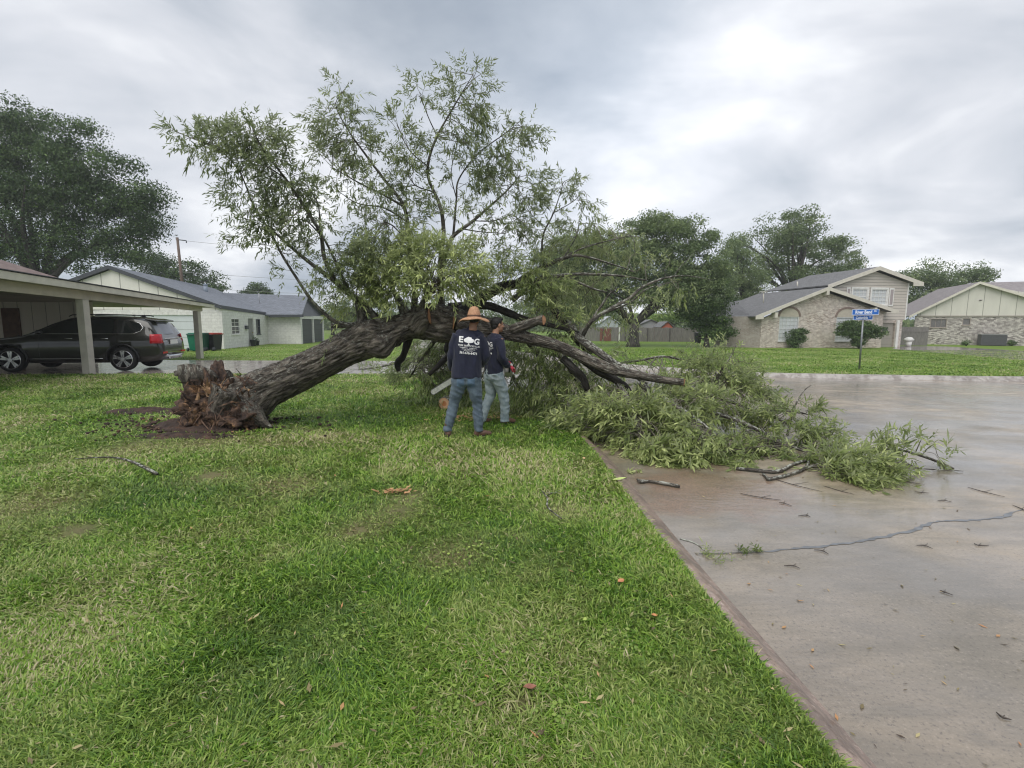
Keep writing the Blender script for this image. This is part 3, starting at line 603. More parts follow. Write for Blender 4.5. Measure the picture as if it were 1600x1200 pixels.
# heart of the crown: dense leaves hanging over the log
group(107, [[(560, 520, 7.85, .09), (566, 498, 7.85, .08), (560, 478, 7.8, .06), (556, 468, 7.8, .03)], [(640, 505, 8.0, .09), (628, 478, 8.05, .07), (615, 455, 8.1, .04), (600, 420, 8.1, .02)], [(648, 500, 8.0, .05), (662, 470, 7.9, .04), (680, 440, 7.8, .02)]],
      [(600, 400, 7.9, 36, 24, 1.6), (640, 385, 7.9, 30, 20, 1.6), (640, 420, 7.7, 38, 26, 1.8), (680, 400, 7.7, 34, 24, 1.8), (600, 440, 7.8, 36, 24, 1.8), (570, 460, 7.8, 30, 24, 1.5), (545, 480, 7.9, 22, 20, 1.2), (690, 440, 7.6, 38, 22, 1.8), (720, 420, 7.6, 30, 24, 1.8), (650, 448, 7.7, 40, 18, 1.4), (730, 445, 7.7, 30, 14, 1.4), (600, 468, 7.9, 34, 14, 1.2), (580, 430, 7.8, 30, 24, 1.4), (715, 385, 7.8, 26, 18, 1.2), (740, 425, 7.8, 20, 20, 1.4)], droop=.55, m=15, rshift=.30, L=.105, W=.021)
group(108, [[(720, 490, 8.3, .12), (745, 470, 8.5, .1), (770, 455, 8.6, .09), (793, 446, 8.7, .085), (828, 444, 8.8, .075), (850, 458, 8.9, .07), (868, 487, 8.9, .065), (882, 505, 8.9, .06), (905, 535, 8.7, .06), (925, 552, 8.6, .05)],
            [(700, 480, 8.4, .07), (756, 477, 8.5, .07), (790, 487, 8.5, .065), (817, 498, 8.4, .055), (860, 508, 8.3, .04), (905, 520, 8.3, .025)]],
      [(770, 430, 8.5, 26, 18, 1.2), (800, 420, 8.4, 28, 18, 1.4), (760, 455, 8.3, 24, 12, .9), (830, 425, 8.4, 28, 22, 1.4), (790, 400, 8.4, 24, 16, .9), (820, 455, 8.3, 26, 16, 1.1), (850, 480, 8.3, 24, 22, 1.3), (865, 450, 8.4, 26, 24, 1.3), (880, 500, 8.3, 24, 20, 1.1), (840, 500, 8.4, 22, 10, .8), (905, 505, 8.4, 24, 18, 1), (800, 470, 8.4, 24, 12, .9), (850, 405, 8.6, 22, 18, 1.2), (865, 525, 8.3, 26, 12, 1.0)], droop=.85, m=15, lmat=M_darkbark, L=.115, rshift=.05)
# right side: drooping olive leaves and bare grey branches
group(109, [[(800, 470, 8.8, .05), (840, 437, 8.8, .045), (875, 431, 8.8, .035), (910, 428, 8.8, .026), (970, 431, 8.8, .018), (1010, 438, 8.8, .009)], [(800, 445, 8.8, .05), (840, 421, 8.8, .045), (882, 403, 8.8, .032), (910, 400, 8.8, .022), (970, 417, 8.8, .012), (990, 425, 8.8, .006)],
            [(890, 434, 8.8, .02), (924, 450, 8.7, .018), (950, 457, 8.7, .009)], [(870, 408, 8.8, .02), (910, 388, 8.8, .014), (955, 375, 8.8, .008), (985, 368, 8.8, .004)], [(880, 404, 8.8, .014), (900, 370, 8.9, .009), (905, 345, 8.9, .005)]],
      [(890, 360, 9.0, 30, 16, .9), (920, 350, 9.2, 26, 14, .8), (870, 380, 9, 26, 16, 1), (910, 385, 9.1, 34, 18, 1.2), (945, 370, 9.2, 28, 20, 1.0), (980, 375, 9.2, 26, 14, .8), (950, 400, 9.2, 34, 14, 1.0), (985, 395, 9.2, 24, 16, .8), (880, 430, 9.1, 34, 20, 1.2), (920, 440, 9.2, 30, 18, 1.2), (900, 465, 9.2, 34, 22, 1.3), (950, 430, 9.2, 26, 14, .6), (935, 475, 9.2, 20, 18, .7), (1000, 415, 9.2, 22, 14, .6)], droop=.9, m=14, rshift=.0, L=.11)
group(110, [[(905, 535, 8.4, .04), (924, 502, 8.2, .036), (955, 482, 8.2, .032), (985, 465, 8.2, .028), (1000, 451, 8.2, .024), (1013, 444, 8.2, .02), (1040, 434, 8.2, .015), (1073, 431, 8.2, .009), (1112, 437, 8.2, .004)], [(918, 510, 8.25, .028), (936, 483, 8.3, .022), (952, 460, 8.3, .014), (965, 450, 8.3, .006)], [(950, 487, 8.2, .018), (985, 472, 8.15, .014), (1010, 452, 8.1, .01), (1050, 440, 8.1, .005)], [(1053, 432, 8.2, .008), (1065, 415, 8.2, .006), (1085, 395, 8.2, .003)], [(1040, 434, 8.2, .006), (1038, 422, 8.2, .003)]],
      [(1050, 450, 8.2, 26, 12, .9), (1065, 440, 8.2, 16, 8, .7), (1020, 452, 8.2, 20, 10, .6), (1000, 470, 8.2, 22, 14, .8), (970, 495, 8.3, 24, 14, .9), (985, 510, 8.3, 14, 12, .5), (960, 450, 8.3, 18, 12, .6), (1030, 470, 8.2, 16, 8, .5), (1035, 412, 8.3, 18, 10, .4)], droop=.6, m=11)
# two dark limbs running down to the street, one sawn off
lm = limb([[(876, 493, 8.5, .068), (890, 508, 8.4, .068), (905, 528, 8.3, .07), (935, 550, 8.1, .066), (960, 568, 8.0, .058), (985, 582, 7.8, .048), (1010, 600, 7.6, .03)]], 'limb', M_limb, TREE, 14, 6, .25, [(P(876, 493, 8.49) , (-.6, -.5, .6), .068)])
limb([[(880, 560, 7.9, .07), (895, 575, 7.8, .066), (910, 590, 7.8, .06), (918, 610, 7.8, .045)], [(930, 575, 7.7, .06), (955, 590, 7.7, .055), (975, 602, 7.6, .05), (990, 618, 7.5, .035)], [(905, 560, 7.9, .045), (940, 585, 7.9, .045), (965, 596, 7.9, .03)]], 'limb', M_darkbark, TREE, 12, 5, .3)
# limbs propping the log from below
limb([[(640, 525, 8.3, .07), (637, 533, 8.3, .065), (630, 556, 8.3, .055), (621, 568, 8.3, .05), (623, 580, 8.3, .035)]], 'limb', M_darkbark, TREE, 12, 5, .35)
limb([[(705, 520, 8.5, .10), (702, 545, 8.5, .09), (700, 556, 8.45, .05), (686, 570, 8.4, .045), (670, 586, 8.35, .03)], [(704, 530, 8.6, .09), (712, 560, 8.6, .05), (722, 590, 8.7, .03)]], 'limb', M_darkbark, TREE, 12, 5, .3)
# leaves crushed beneath the log, behind the two men
group(111, [[(720, 520, 8.8, .07), (780, 560, 9.0, .05), (820, 620, 9.0, .03)], [(820, 525, 8.6, .06), (850, 570, 8.8, .045), (870, 630, 8.6, .03)], [(870, 545, 8.4, .05), (905, 600, 8.4, .04), (915, 640, 8.3, .02)]],
      [(700, 545, 9.3, 34, 20, 1.0), (780, 545, 9.2, 34, 20, 1.0), (720, 600, 9.3, 30, 22, .9), (960, 560, 8.6, 30, 14, .8), (830, 560, 8.7, 34, 30, 1.1), (870, 575, 8.6, 32, 30, 1.1), (820, 610, 8.7, 34, 28, 1.1), (860, 620, 8.4, 32, 22, 1.2), (900, 600, 8.4, 30, 28, 1.1), (850, 540, 8.7, 34, 16, 1), (900, 565, 8.5, 30, 16, .8), (760, 600, 9.3, 30, 26, 1.0), (740, 560, 9.3, 30, 24, 1.0), (790, 640, 8.8, 30, 14, .8), (815, 535, 8.8, 24, 18, .9), (940, 600, 8.2, 22, 18, .9), (850, 645, 8.3, 36, 10, .9), (890, 635, 8.1, 30, 14, .9)], droop=1.1, m=13, rshift=-.10, zmin=-.05, L=.12, stem=.32, dens=1.7)
group(112, [[(680, 530, 9.0, .05), (660, 560, 9.6, .03), (640, 590, 9.8, .015)]],
      [(650, 555, 9.8, 30, 20, .8), (680, 575, 9.6, 28, 22, 1.1), (640, 580, 9.8, 28, 16, 1.0), (700, 600, 9.4, 20, 18, .9), (665, 600, 9.5, 26, 12, .8), (620, 585, 9.9, 22, 10, .8), (690, 545, 9.6, 26, 14, .8), (720, 580, 9.4, 24, 22, .9), (655, 530, 9.8, 30, 10, .5), (700, 625, 9.2, 20, 8, .6)], droop=1.0, m=14, rshift=-.05, zmin=-.0, dens=2.2, L=.12)
group(113, [[(640, 560, 13, .03), (600, 572, 13, .02), (560, 578, 13, .01)]], [(570, 577, 13, 22, 7, 2.2), (600, 573, 13.0, 26, 10, 2.2), (635, 568, 13.0, 26, 14, 2), (655, 560, 13, 20, 18, 1.5), (545, 580, 13, 12, 4, 1.5)], droop=.6, m=10, zmin=0.01, rshift=.05)
# crown spilled over kerb and street
group(114, [[(1000, 600, 7.6, .05), (1040, 625, 7.2, .04), (1080, 650, 6.8, .03), (1120, 680, 6.4, .02)], [(960, 590, 7.8, .05), (985, 630, 7.2, .035), (1000, 680, 6.6, .02)], [(1060, 600, 7.9, .04), (1120, 620, 7.9, .03), (1190, 645, 7.6, .022), (1240, 665, 7.3, .015)], [(1100, 640, 7.2, .03), (1160, 660, 7.0, .03), (1220, 690, 6.6, .02)]],
      [(925, 632, 7.0, 26, 12, .9), (965, 642, 6.9, 30, 14, 1.1), (1015, 636, 6.9, 30, 12, .9), (1110, 622, 7.2, 26, 14, 1.0), (900, 655, 7.5, 34, 16, 1.3), (930, 670, 7.2, 34, 18, 1.4), (940, 640, 7.6, 34, 20, 1.3), (980, 660, 7.0, 36, 24, 1.5), (965, 620, 7.7, 34, 20, 1.2), (1010, 640, 7.3, 36, 24, 1.4), (1000, 690, 6.6, 38, 22, 1.5), (1050, 670, 6.7, 40, 26, 1.5), (1035, 710, 6.2, 40, 20, 1.5), (1050, 630, 7.4, 36, 22, 1.2), (1090, 690, 6.4, 38, 24, 1.4), (1080, 650, 7, 38, 22, 1.2), (1075, 715, 6.1, 26, 16, 1.2)], droop=.35, m=13, zmin=-.12, L=.122, W=.025, rshift=.18, dens=1.6)
group(115, [[(970, 567, 8.8, .02), (1000, 563, 8.8, .022), (1036, 557, 8.8, .022), (1068, 562, 8.8, .018), (1096, 560, 8.8, .012), (1139, 563, 8.8, .005)], [(1068, 562, 8.8, .014), (1090, 572, 8.7, .01), (1120, 585, 8.6, .006)], [(1110, 620, 8.4, .02), (1120, 590, 8.5, .015), (1140, 560, 8.6, .01), (1150, 540, 8.6, .005)]],
      [(1060, 585, 8.3, 34, 18, 1.2), (1100, 572, 8.4, 34, 20, 1.3), (1140, 580, 8.3, 30, 20, 1.2), (1030, 600, 8.0, 34, 16, 1.1), (1085, 560, 8.6, 26, 10, .8), (1165, 600, 8.0, 30, 18, 1.1), (1120, 548, 8.7, 24, 7, .8), (1150, 545, 8.7, 16, 6, .7), (1110, 575, 8.6, 26, 14, .9), (1150, 570, 8.6, 28, 14, 1.0), (1170, 590, 8.4, 26, 18, 1.2), (1130, 600, 8.4, 34, 18, 1.3), (1090, 610, 8.2, 32, 14, 1.2), (1180, 620, 8.2, 26, 18, 1.2), (1060, 605, 8.0, 28, 14, 1.0), (1150, 640, 7.8, 38, 20, 1.3), (1110, 640, 7.8, 34, 20, 1.2), (1205, 625, 8.0, 18, 18, .8), (975, 575, 8.6, 20, 8, .6)], droop=.2, m=13, zmin=-.12, rshift=.02, dens=1.4, W=.02)
group(116, [[(1230, 680, 7.2, .02), (1240, 640, 7.4, .014), (1255, 612, 7.5, .008), (1270, 600, 7.5, .003)], [(1160, 670, 7.0, .03), (1210, 690, 6.7, .025), (1260, 705, 6.4, .02), (1300, 712, 6.3, .01)], [(1200, 640, 7.6, .02), (1250, 645, 7.5, .015), (1300, 655, 7.4, .008)]],
      [(1200, 660, 7.3, 34, 22, 1.1), (1240, 650, 7.3, 24, 22, .9), (1250, 680, 6.9, 28, 20, 1.1), (1285, 680, 6.8, 26, 18, 1.0), (1200, 700, 6.6, 34, 20, 1.2), (1150, 700, 6.5, 34, 24, 1.3), (1300, 700, 6.5, 24, 14, .9), (1270, 640, 7.3, 16, 14, .5), (1120, 715, 6.2, 28, 16, 1.0), (1170, 728, 6.0, 30, 12, .9), (1245, 715, 6.3, 30, 14, .8)], droop=.35, m=14, zmin=-.12, rshift=0.0, L=.108, W=.021, dens=1.5)
# ---- brush torn off and lying further out in the street
fb = G(1340, 752, sz); FB = empty('broken_branch', (fb.x, fb.y, fb.z), 'leafy broken branch farthest out on the wet street, right of the big pile', 'branch')
group(117, [[(1490, 732, 5.85, .012), (1440, 712, 5.9, .018), (1400, 703, 5.9, .016), (1350, 705, 6.0, .018), (1300, 720, 5.9, .022), (1250, 735, 5.8, .025)], [(1440, 712, 5.9, .008), (1450, 700, 5.9, .006), (1462, 692, 5.95, .003)], [(1430, 708, 5.9, .007), (1438, 690, 5.95, .005), (1442, 683, 6, .003)], [(1400, 703, 5.9, .009), (1380, 685, 6.0, .008), (1375, 670, 6.0, .004)], [(1420, 725, 5.7, .006), (1440, 732, 5.7, .008), (1505, 736, 5.7, .004)]],
      [(1300, 735, 5.6, 28, 14, 1.5), (1330, 725, 5.7, 30, 18, 1.6), (1340, 748, 5.35, 30, 10, 1.5), (1370, 735, 5.6, 30, 14, 1.6), (1400, 728, 5.7, 24, 14, 1.5), (1380, 700, 5.9, 20, 14, 1.1), (1385, 680, 6, 14, 8, .8), (1410, 708, 5.9, 20, 10, 1), (1465, 715, 5.85, 14, 8, .8), (1290, 715, 5.9, 26, 12, 1.3), (1360, 755, 5.3, 20, 6, 1.1), (1440, 690, 5.9, 12, 5, .5)], droop=.3, m=14, zmin=-.12, parent=FB, rshift=.14, L=.11, W=.021, dens=1.4)
def small_branch(label, specs, cat='branch', mat=None, name='fallen_stick', group=None):
    mb = MB(); first = None
    for sp in specs:
        a = []; b = []
        for q in crom(sp, 4):
            p = G(q[0], q[1], sz if q[3] > 0 else gz); p.z += q[2] + (.004 if q[3] > 0 else .034)
            a.append(p); b.append(q[2])
        first = first or a[0]; mb.tube(a, b, 7, True, .3)
    o = mb.build(name, mat or M_limb, None, True, loc=first, bark=True); return tag(o, label, cat, group)
small_branch('short lichen-grey branch piece lying beside the kerb in the gutter', [[(1000, 756, .022, 1), (1015, 755, .016, 1), (1040, 759, .02, 1), (1062, 763, .018, 1)], [(1000, 756, .018, 1), (996, 752, .014, 1)]])
small_branch('forked lichen-grey branch at the front edge of the leafy pile on the street', [[(1150, 735, .02, 1), (1180, 738, .022, 1), (1215, 740, .022, 1), (1240, 728, .02, 1), (1262, 722, .018, 1)], [(1200, 752, .018, 1), (1230, 745, .018, 1), (1258, 734, .018, 1), (1264, 718, .015, 1)], [(1200, 752, .018, 1), (1192, 742, .012, 1)]])
small_branch('long thin curved grey stick lying on the dry grass left of the stump', [[(118, 722, .004, 0), (170, 720, .009, 0), (205, 727, .013, 0), (246, 748, .017, 0)]], 'stick')
small_branch('small curled dark twig lying on the lawn right of centre', [[(846, 772, .004, 0), (855, 785, .007, 0), (856, 800, .007, 0), (878, 818, .004, 0)], [(855, 780, .004, 0), (875, 772, .003, 0)], [(848, 776, .003, 0), (880, 776, .002, 0)]], 'twig')
small_branch('dark stick poking over the kerb at the end of the slab joint', [[(1062, 850, .006, 0), (1085, 857, .006, 0), (1100, 868, .004, 0)]], 'stick')
_rs = random.Random(5)
M_wetwig = paint('wet_twig', (.06, .045, .035), .45, .3, 30)
TW = [((1160, 772), (1215, 781), 'forked'), ((1190, 742), (1280, 768), 'long thin'), ((1380, 742), (1440, 757), 'bent'), ((1515, 762), (1565, 776), 'long straight'), ((1585, 790), (1600, 800), 'short thick'), ((1250, 807), (1262, 808), 'stubby'), ((1468, 783), (1482, 784), 'tiny'), ((1432, 769), (1446, 770), 'small'), ((1472, 924), (1484, 930), 'pale'), ((1560, 1115), (1575, 1125), 'lone dark'), ((1275, 860), (1290, 866), 'crooked'), ((1228, 885), (1245, 888), 'slim'), ((1435, 853), (1452, 857), 'slender'), ((1525, 850), (1540, 852), 'faint'), ((1220, 786), (1232, 790), 'broken'), ((1290, 760), (1330, 772), 'reddish')]
NEAR = ['nearest to the front edge of the leafy pile', 'under the drooping leaves of the leafy pile', 'right of the broken branch', 'far right above the tar seam', 'by the right photo edge above the tar seam', 'just below the leafy pile', 'right of centre above the tar seam', 'midway between tar seam and broken branch', 'in the middle of the wet slab below the tar seam', 'at the lower right corner of the photo', 'just below the left end of the tar seam', 'below the moss tuft on the slab', 'under the middle of the tar seam', 'below the right end of the tar seam', 'between leafy pile and tar seam', 'below the broken branch']
for ((a, b), (c_, d_), ad), nr in zip(TW, NEAR):
    mx_, my_ = (a + c_) / 2 + _rs.uniform(-4, 4), (b + d_) / 2 + _rs.uniform(-2, 3)
    small_branch(f'{ad} twig on wet street {nr}', [[(a - 3, b, .0022, 1), (mx_, my_, .0042, 1), (c_ + 5, d_ + 1, .0015, 1)], [(mx_, my_, .0025, 1), (mx_ + (c_ - a) * .3, my_ - 4, .001, 1)]], 'twig', M_wetwig, 'street_twig', 'twigs scattered over the wet street')
# ================================================================ STUMP END AND TORN SOIL
def make_rot():
    t = NT('rotten_wood'); n = t.noise(5, 5, .65); s_ = t.noise(16, 5, .7, stretch=(1.0, 1.0, .3)); f = t.noise(60, 3, .7)
    c = t.ramp(n, [(.32, (.020, .012, .009)), (.47, (.075, .042, .028)), (.57, (.15, .085, .05)), (.64, (.34, .19, .09)), (.70, (.45, .31, .18)), (.76, (.16, .10, .07))])
    c = t.mix(t.ramp(s_, [(.38, .8), (.55, 0.0)]), c, (.018, .010, .008)); t.col(c); t.rough(.75); t.bump(t.math('ADD', s_, t.math('MULTIPLY', f, .4)), 1, .04); return t.m
M_rot = make_rot()
def make_soil():
    t = NT('soil'); n = t.noise(4, 5, .65); f = t.noise(45, 4, .7)
    c = t.ramp(n, [(.3, (.022, .015, .012)), (.55, (.07, .04, .028)), (.72, (.17, .085, .05))]); c = t.mix(t.ramp(f, [(.4, .5), (.6, 0.0)]), c, (.015, .01, .008))
    t.col(c); t.rough(.85); t.bump(f, 1, .02); return t.m
M_soil = make_soil()
def lump(mb, c, r, seed, amp=.35, fr=1.6, nu=40, nv=26, M=None):
    b = len(mb.v); mb.ell(c, r, nu, nv, M); c = Vector(c)
    for i in range(b, len(mb.v)):
        v = Vector(mb.v[i]); d = v - c; q = v * fr * 2 + Vector((seed, 0, 0))
        k = 1 + amp * (mnoise.noise(q) + .6 * mnoise.noise(q * 2.3) + .4 * mnoise.noise(q * 5.1)) - amp * .5 * abs(mnoise.noise(q * 1.3))
        mb.v[i] = tuple(c + d * k)
mb = MB(); lump(mb, P(338, 622, 7.45), (.30, .22, .34), 3, .8, 2.8, 70, 50); lump(mb, P(322, 640, 7.45), (.34, .30, .30), 8, .6, 2.4, 60, 40); lump(mb, P(372, 652, 7.3), (.36, .28, .20), 5, .6, 2.6, 60, 36); lump(mb, P(316, 618, 7.5), (.16, .16, .18), 15, .6, 3, 44, 30)
rp = mb.build('root_plate', M_rot, TREE, True)
# slab of bark and sapwood standing up at the broken end
mb = MB()
sl_o = [(277, 571), (290, 568), (310, 570), (326, 577), (336, 588), (330, 600), (318, 590), (306, 606), (298, 622), (288, 612), (284, 598), (278, 590)]
V0 = [P(x, y, 7.35) for x, y in sl_o]; mb.poly(V0, (.03, .05, -.02)); lump(mb, P(303, 584, 7.42), (.22, .07, .13), 21, .6, 3.2, 50, 34); lump(mb, P(322, 600, 7.5), (.12, .08, .09), 25, .5, 3.2, 40, 28)
mb.build('torn_bark', M_bark, rp, True, bark=True)
def shards(name, n, box, L, W, mat, parent, seed, up=1.0):
    r = random.Random(seed); mb = MB()
    for _ in range(n):
        c = P(r.uniform(box[0], box[1]), r.uniform(box[2], box[3]), r.uniform(box[4], box[5]))
        d = Vector((r.uniform(-.8, .5), r.uniform(-.8, .2), r.uniform(-.3, 1) * up)).normalized(); l = L * r.uniform(.4, 1.3); w = W * r.uniform(.5, 1.4)
        mb.tube([c - d * l * .3, c + d * l * .3 + Vector((r.gauss(0, .01),) * 3), c + d * l], [w, w * .7, .002], 4, True, 0, .35)
    return mb.build(name, mat, parent)
M_splint = wood_cut('splintered_wood', (.38, .24, .13))
shards('splinters', 44, (300, 350, 600, 645, 7.18, 7.35), .14, .022, M_splint, rp, 4)
shards('splinters', 150, (285, 400, 590, 664, 7.08, 7.4), .15, .016, M_rot, rp, 6)
# roots and rootlets
r = random.Random(12)
mb = MB()
for _ in range(70):
    a = P(r.uniform(285, 400), r.uniform(625, 668), r.uniform(7.15, 7.4)); d = Vector((r.uniform(-1, 1), r.uniform(-.9, -.1), r.uniform(-.6, .15))); L = r.uniform(.15, .5); pp = [a]
    for k in range(4): d = d + Vector((r.gauss(0, .35), r.gauss(0, .25), r.gauss(-.12, .25))); q = pp[-1] + d.normalized() * L / 4; q.z = max(q.z, .01); pp.append(q)
    w = r.choice((.004, .006, .009, .014)); mb.tube(pp, [w, w * .9, w * .7, w * .5, .002], 5, True)
mb.build('rootlets', paint('rootlet', (.12, .07, .045), .8, .4, 20), rp, True)
# torn turf and soil: low mounds with a rim
def mound(name, c, rx, ry, h, seed, mat, kind='structure', nx=70, ny=50, rot=0.0):
    V = []; Fc = []
    for j in range(ny + 1):
        for i in range(nx + 1):
            u = i / nx * 2 - 1; v = j / ny * 2 - 1; rr = math.hypot(u, v); x = c[0] + (u * math.cos(rot) * rx - v * math.sin(rot) * ry); y = c[1] + u * math.sin(rot) * rx + v * math.cos(rot) * ry
            q = Vector((x * 3.5 + seed, y * 3.5, 0)); e_ = .75 + .25 * mnoise.noise(Vector((u * 2.2, v * 2.2, seed)))
            f = max(0, 1 - (rr / e_) ** 2); z = h * f ** .8 * (.65 + .6 * mnoise.noise(q) + .45 * mnoise.noise(q * 3) + .3 * mnoise.noise(q * 7)); V.append((x, y, max(z, 0) + (.006 if f > 0 else -.05)))
    for j in range(ny):
        for i in range(nx): a = j * (nx + 1) + i; Fc.append((a, a + 1, a + nx + 2, a + nx + 1))
    me = bpy.data.meshes.new(name); me.from_pydata(V, [], Fc); me.materials.append(mat); me.polygons.foreach_set('use_smooth', [True] * len(Fc)); o = bpy.data.objects.new(name, me); COL.objects.link(o); return tag(o, kind=kind)
mound('torn_soil', (ROOTC.x - .05, ROOTC.y + .1), 1.25, .62, .16, 3, M_soil)
g_ = G(235, 645); mound('torn_soil', (g_.x, g_.y), 1.25, .42, .10, 9, M_soil)
g_ = G(285, 682); mound('torn_soil', (g_.x, g_.y), 1.1, .24, .05, 14, M_soil)
r = random.Random(3); mb = MB()
for _ in range(900):
    a = r.uniform(0, 6.28); q = abs(r.gauss(0, .6)); x = ROOTC.x - .25 + math.cos(a) * q * 1.8; y = ROOTC.y + .05 + math.sin(a) * q * .75; s_ = r.choice((.008, .014, .02, .035)) * r.uniform(.6, 1.2)
    lump(mb, (x, y, s_ * .5 + .02), (s_, s_ * .8, s_ * .6), r.random() * 9, .5, 9, 7, 5)
tag(mb.build('soil_crumbs', M_soil, None, False), kind='stuff')
mb = MB(); M_chip = wood_cut('wood_chips', (.55, .33, .16))
for (cx0, cy0, n_, sx, sy) in ((735, 655, 240, .30, .16), (800, 650, 60, .5, .25), (620, 771, 40, .10, .03), (325, 672, 90, .5, .12), (262, 658, 40, .35, .08), (705, 628, 60, .3, .1)):
    c = G(cx0, cy0)
    for _ in range(n_):
        x = c.x + r.gauss(0, sx); y = c.y + r.gauss(0, sy); l = r.uniform(.008, .03); a = r.uniform(0, 3.14); z = r.uniform(.02, .045)
        d = Vector((math.cos(a), math.sin(a), r.uniform(-.3, .3))) * l; n2_ = Vector((-math.sin(a), math.cos(a), r.uniform(-.4, .4))) * l * .5
        p = Vector((x, y, z)); mb.add([p - d - n2_, p + d - n2_ * .5, p + d + n2_, p - d + n2_ * .8], [(0, 1, 2, 3)])
tag(mb.build('sawdust_chips', M_chip), kind='stuff')
# cut log lying on the grass, sawn face to the camera
lg = G(694, 641); mb = MB(); A_ = lg + Vector((0, 0, .125)); Bv = A_ + Vector((.10, .36, .01)); mb.tube([A_, A_.lerp(Bv, .33), A_.lerp(Bv, .66), Bv], [.115, .12, .12, .115], 24, True, .12)
lo = mb.build('cut_log', M_limb, None, True, loc=lg, bark=True); tag(lo, 'short sawn log round with orange cut end on the grass beside the hatted man', 'log')
def rings():
    t = NT('sawn_rings'); d = t.new('ShaderNodeVectorMath'); d.operation = 'DISTANCE'; t.link(t.pos, d.inputs[0]); d.inputs[1].default_value = A_
    n = t.noise(14, 3, .6); rr = t.math('ADD', d.outputs['Value'], t.math('MULTIPLY', n, .012)); c = t.ramp(t.math('DIVIDE', rr, .125), [(0, (.45, .17, .06)), (.42, (.55, .22, .09)), (.5, (.70, .45, .28)), (.85, (.62, .36, .2)), (1, (.3, .17, .1))])
    w = t.math('SINE', t.math('MULTIPLY', rr, 420)); c = t.mix(t.math('MULTIPLY', t.math('ADD', w, 1), .1), c, (.3, .12, .05)); t.col(c); t.rough(.6); return t.m
mr = rings(); nrm = (A_ - Bv).normalized(); u = nrm.orthogonal().normalized(); w = nrm.cross(u); mb = MB()
mb.add([A_ + nrm * .004] + [A_ + nrm * .004 + (u * math.cos(a) + w * math.sin(a)) * .108 for a in [2 * math.pi * k / 28 for k in range(28)]], [(0, 1 + k, 1 + (k + 1) % 28) for k in range(28)]); mb.build('cut_face', mr, lo)
# fallen leaves lying about
def flat_leaf(px, py, L, W, col_, label, seed, fz=gz, up=.03, rot=None, name='fallen_leaf'):
    r = random.Random(seed); p = G(px, py, fz); p.z += up; mb = MB(); a = rot if rot is not None else r.uniform(0, 6.28); d = Vector((math.cos(a), math.sin(a), .15)); n_ = Vector((-math.sin(a), math.cos(a), .1)); V = []
    prof = [(0, .02), (.15, .45), (.35, .9), (.55, 1), (.75, .7), (.9, .3), (1, .02)]
    for t_, w_ in prof: V += [p + d * L * t_ + n_ * W * .5 * w_ + Vector((0, 0, .15 * W)), p + d * L * t_, p + d * L * t_ - n_ * W * .5 * w_ + Vector((0, 0, .22 * W))]
    mb.add(V, [q for i in range(6) for q in ((3 * i, 3 * i + 1, 3 * i + 4, 3 * i + 3), (3 * i + 1, 3 * i + 2, 3 * i + 5, 3 * i + 4))]); mb.v = [tuple(v) for v in mb.v]
    return tag(mb.build(name, paint('leaf_' + str(seed), col_, .5, .25, 20), None, True, loc=p), label, 'leaf')
flat_leaf(955, 756, .16, .06, (.50, .60, .20), 'pale yellow-green leaf on the grass edge beside the kerb', 31, rot=.1)
flat_leaf(965, 918, .05, .04, (.50, .22, .10), 'small orange-brown leaf on the grass right of centre', 32)
flat_leaf(912, 722, .06, .035, (.62, .40, .22), 'tan leaf on the grass just left of the kerb start', 33, rot=1.4)
flat_leaf(1027, 970, .035, .03, (.55, .25, .10), 'tiny orange leaf on the grass near the kerb', 34)
flat_leaf(838, 1083, .06, .035, (.33, .14, .09), 'reddish brown leaf low in the lawn near the photo bottom', 35)
mb = MB(); c = G(620, 772)
for k in range(9):
    a = k * .7; d = Vector((math.cos(a), math.sin(a) * .5, .25)); q = c + Vector((random.uniform(-.08, .08), random.uniform(-.03, .03), .03)); n_ = d.cross(Vector((0, 0, 1))).normalized()
    mb.add([q, q + d * .03 + n_ * .014, q + d * .075, q + d * .03 - n_ * .014], [(0, 1, 2, 3)])
tag(mb.build('dead_leaf_clump', paint('dead_orange', (.42, .24, .11), .6, .3, 20), None, loc=c), 'curled clump of orange dead leaves on the lawn left of centre', 'leaves')
mt = G(1173, 864, sz); mt.z += .03; leaves_mesh_pos = np.array([mt] * 14) + RNG.normal(0, 1, (14, 3)) * np.array([.05, .015, .004])
mo = leaves_mesh('moss_tuft', leaves_mesh_pos, RNG.normal(0, 1, (14, 3)) * np.array([1, .5, .25]), None, M_leaf, 10, .035, .01, .05, .2, 77, -.2, -.12); tag(mo, 'small green tuft of moss lying on the wet slab by the tar seam', 'moss')
gs = G(1110, 868, sz); gpos = np.array([gs] * 22) + RNG.normal(0, 1, (22, 3)) * np.array([.05, .06, .004]); mo = leaves_mesh('grass_sprig', gpos, RNG.normal(0, 1, (22, 3)) * np.array([1, .8, .5]) + [.3, 0, .3], None, M_leaf, 6, .05, .006, .06, .2, 78, .1, -.12); tag(mo, 'sprig of green grass lying in the gutter at the kerb joint', 'grass')
kp = G(1015, 742, sz); gpos = np.array([G(985, 738, sz)] * 8) + RNG.normal(0, 1, (8, 3)) * np.array([.04, .04, .003]) + [0, 0, .02]; mo = leaves_mesh('leafy_sprig', gpos, RNG.normal(0, 1, (8, 3)) * np.array([1, .8, .15]), None, M_leaf, 8, .07, .016, .06, .1, 79, .35, -.12); tag(mo, 'pale leafy sprig lying in the gutter left of the big leafy pile', 'sprig')

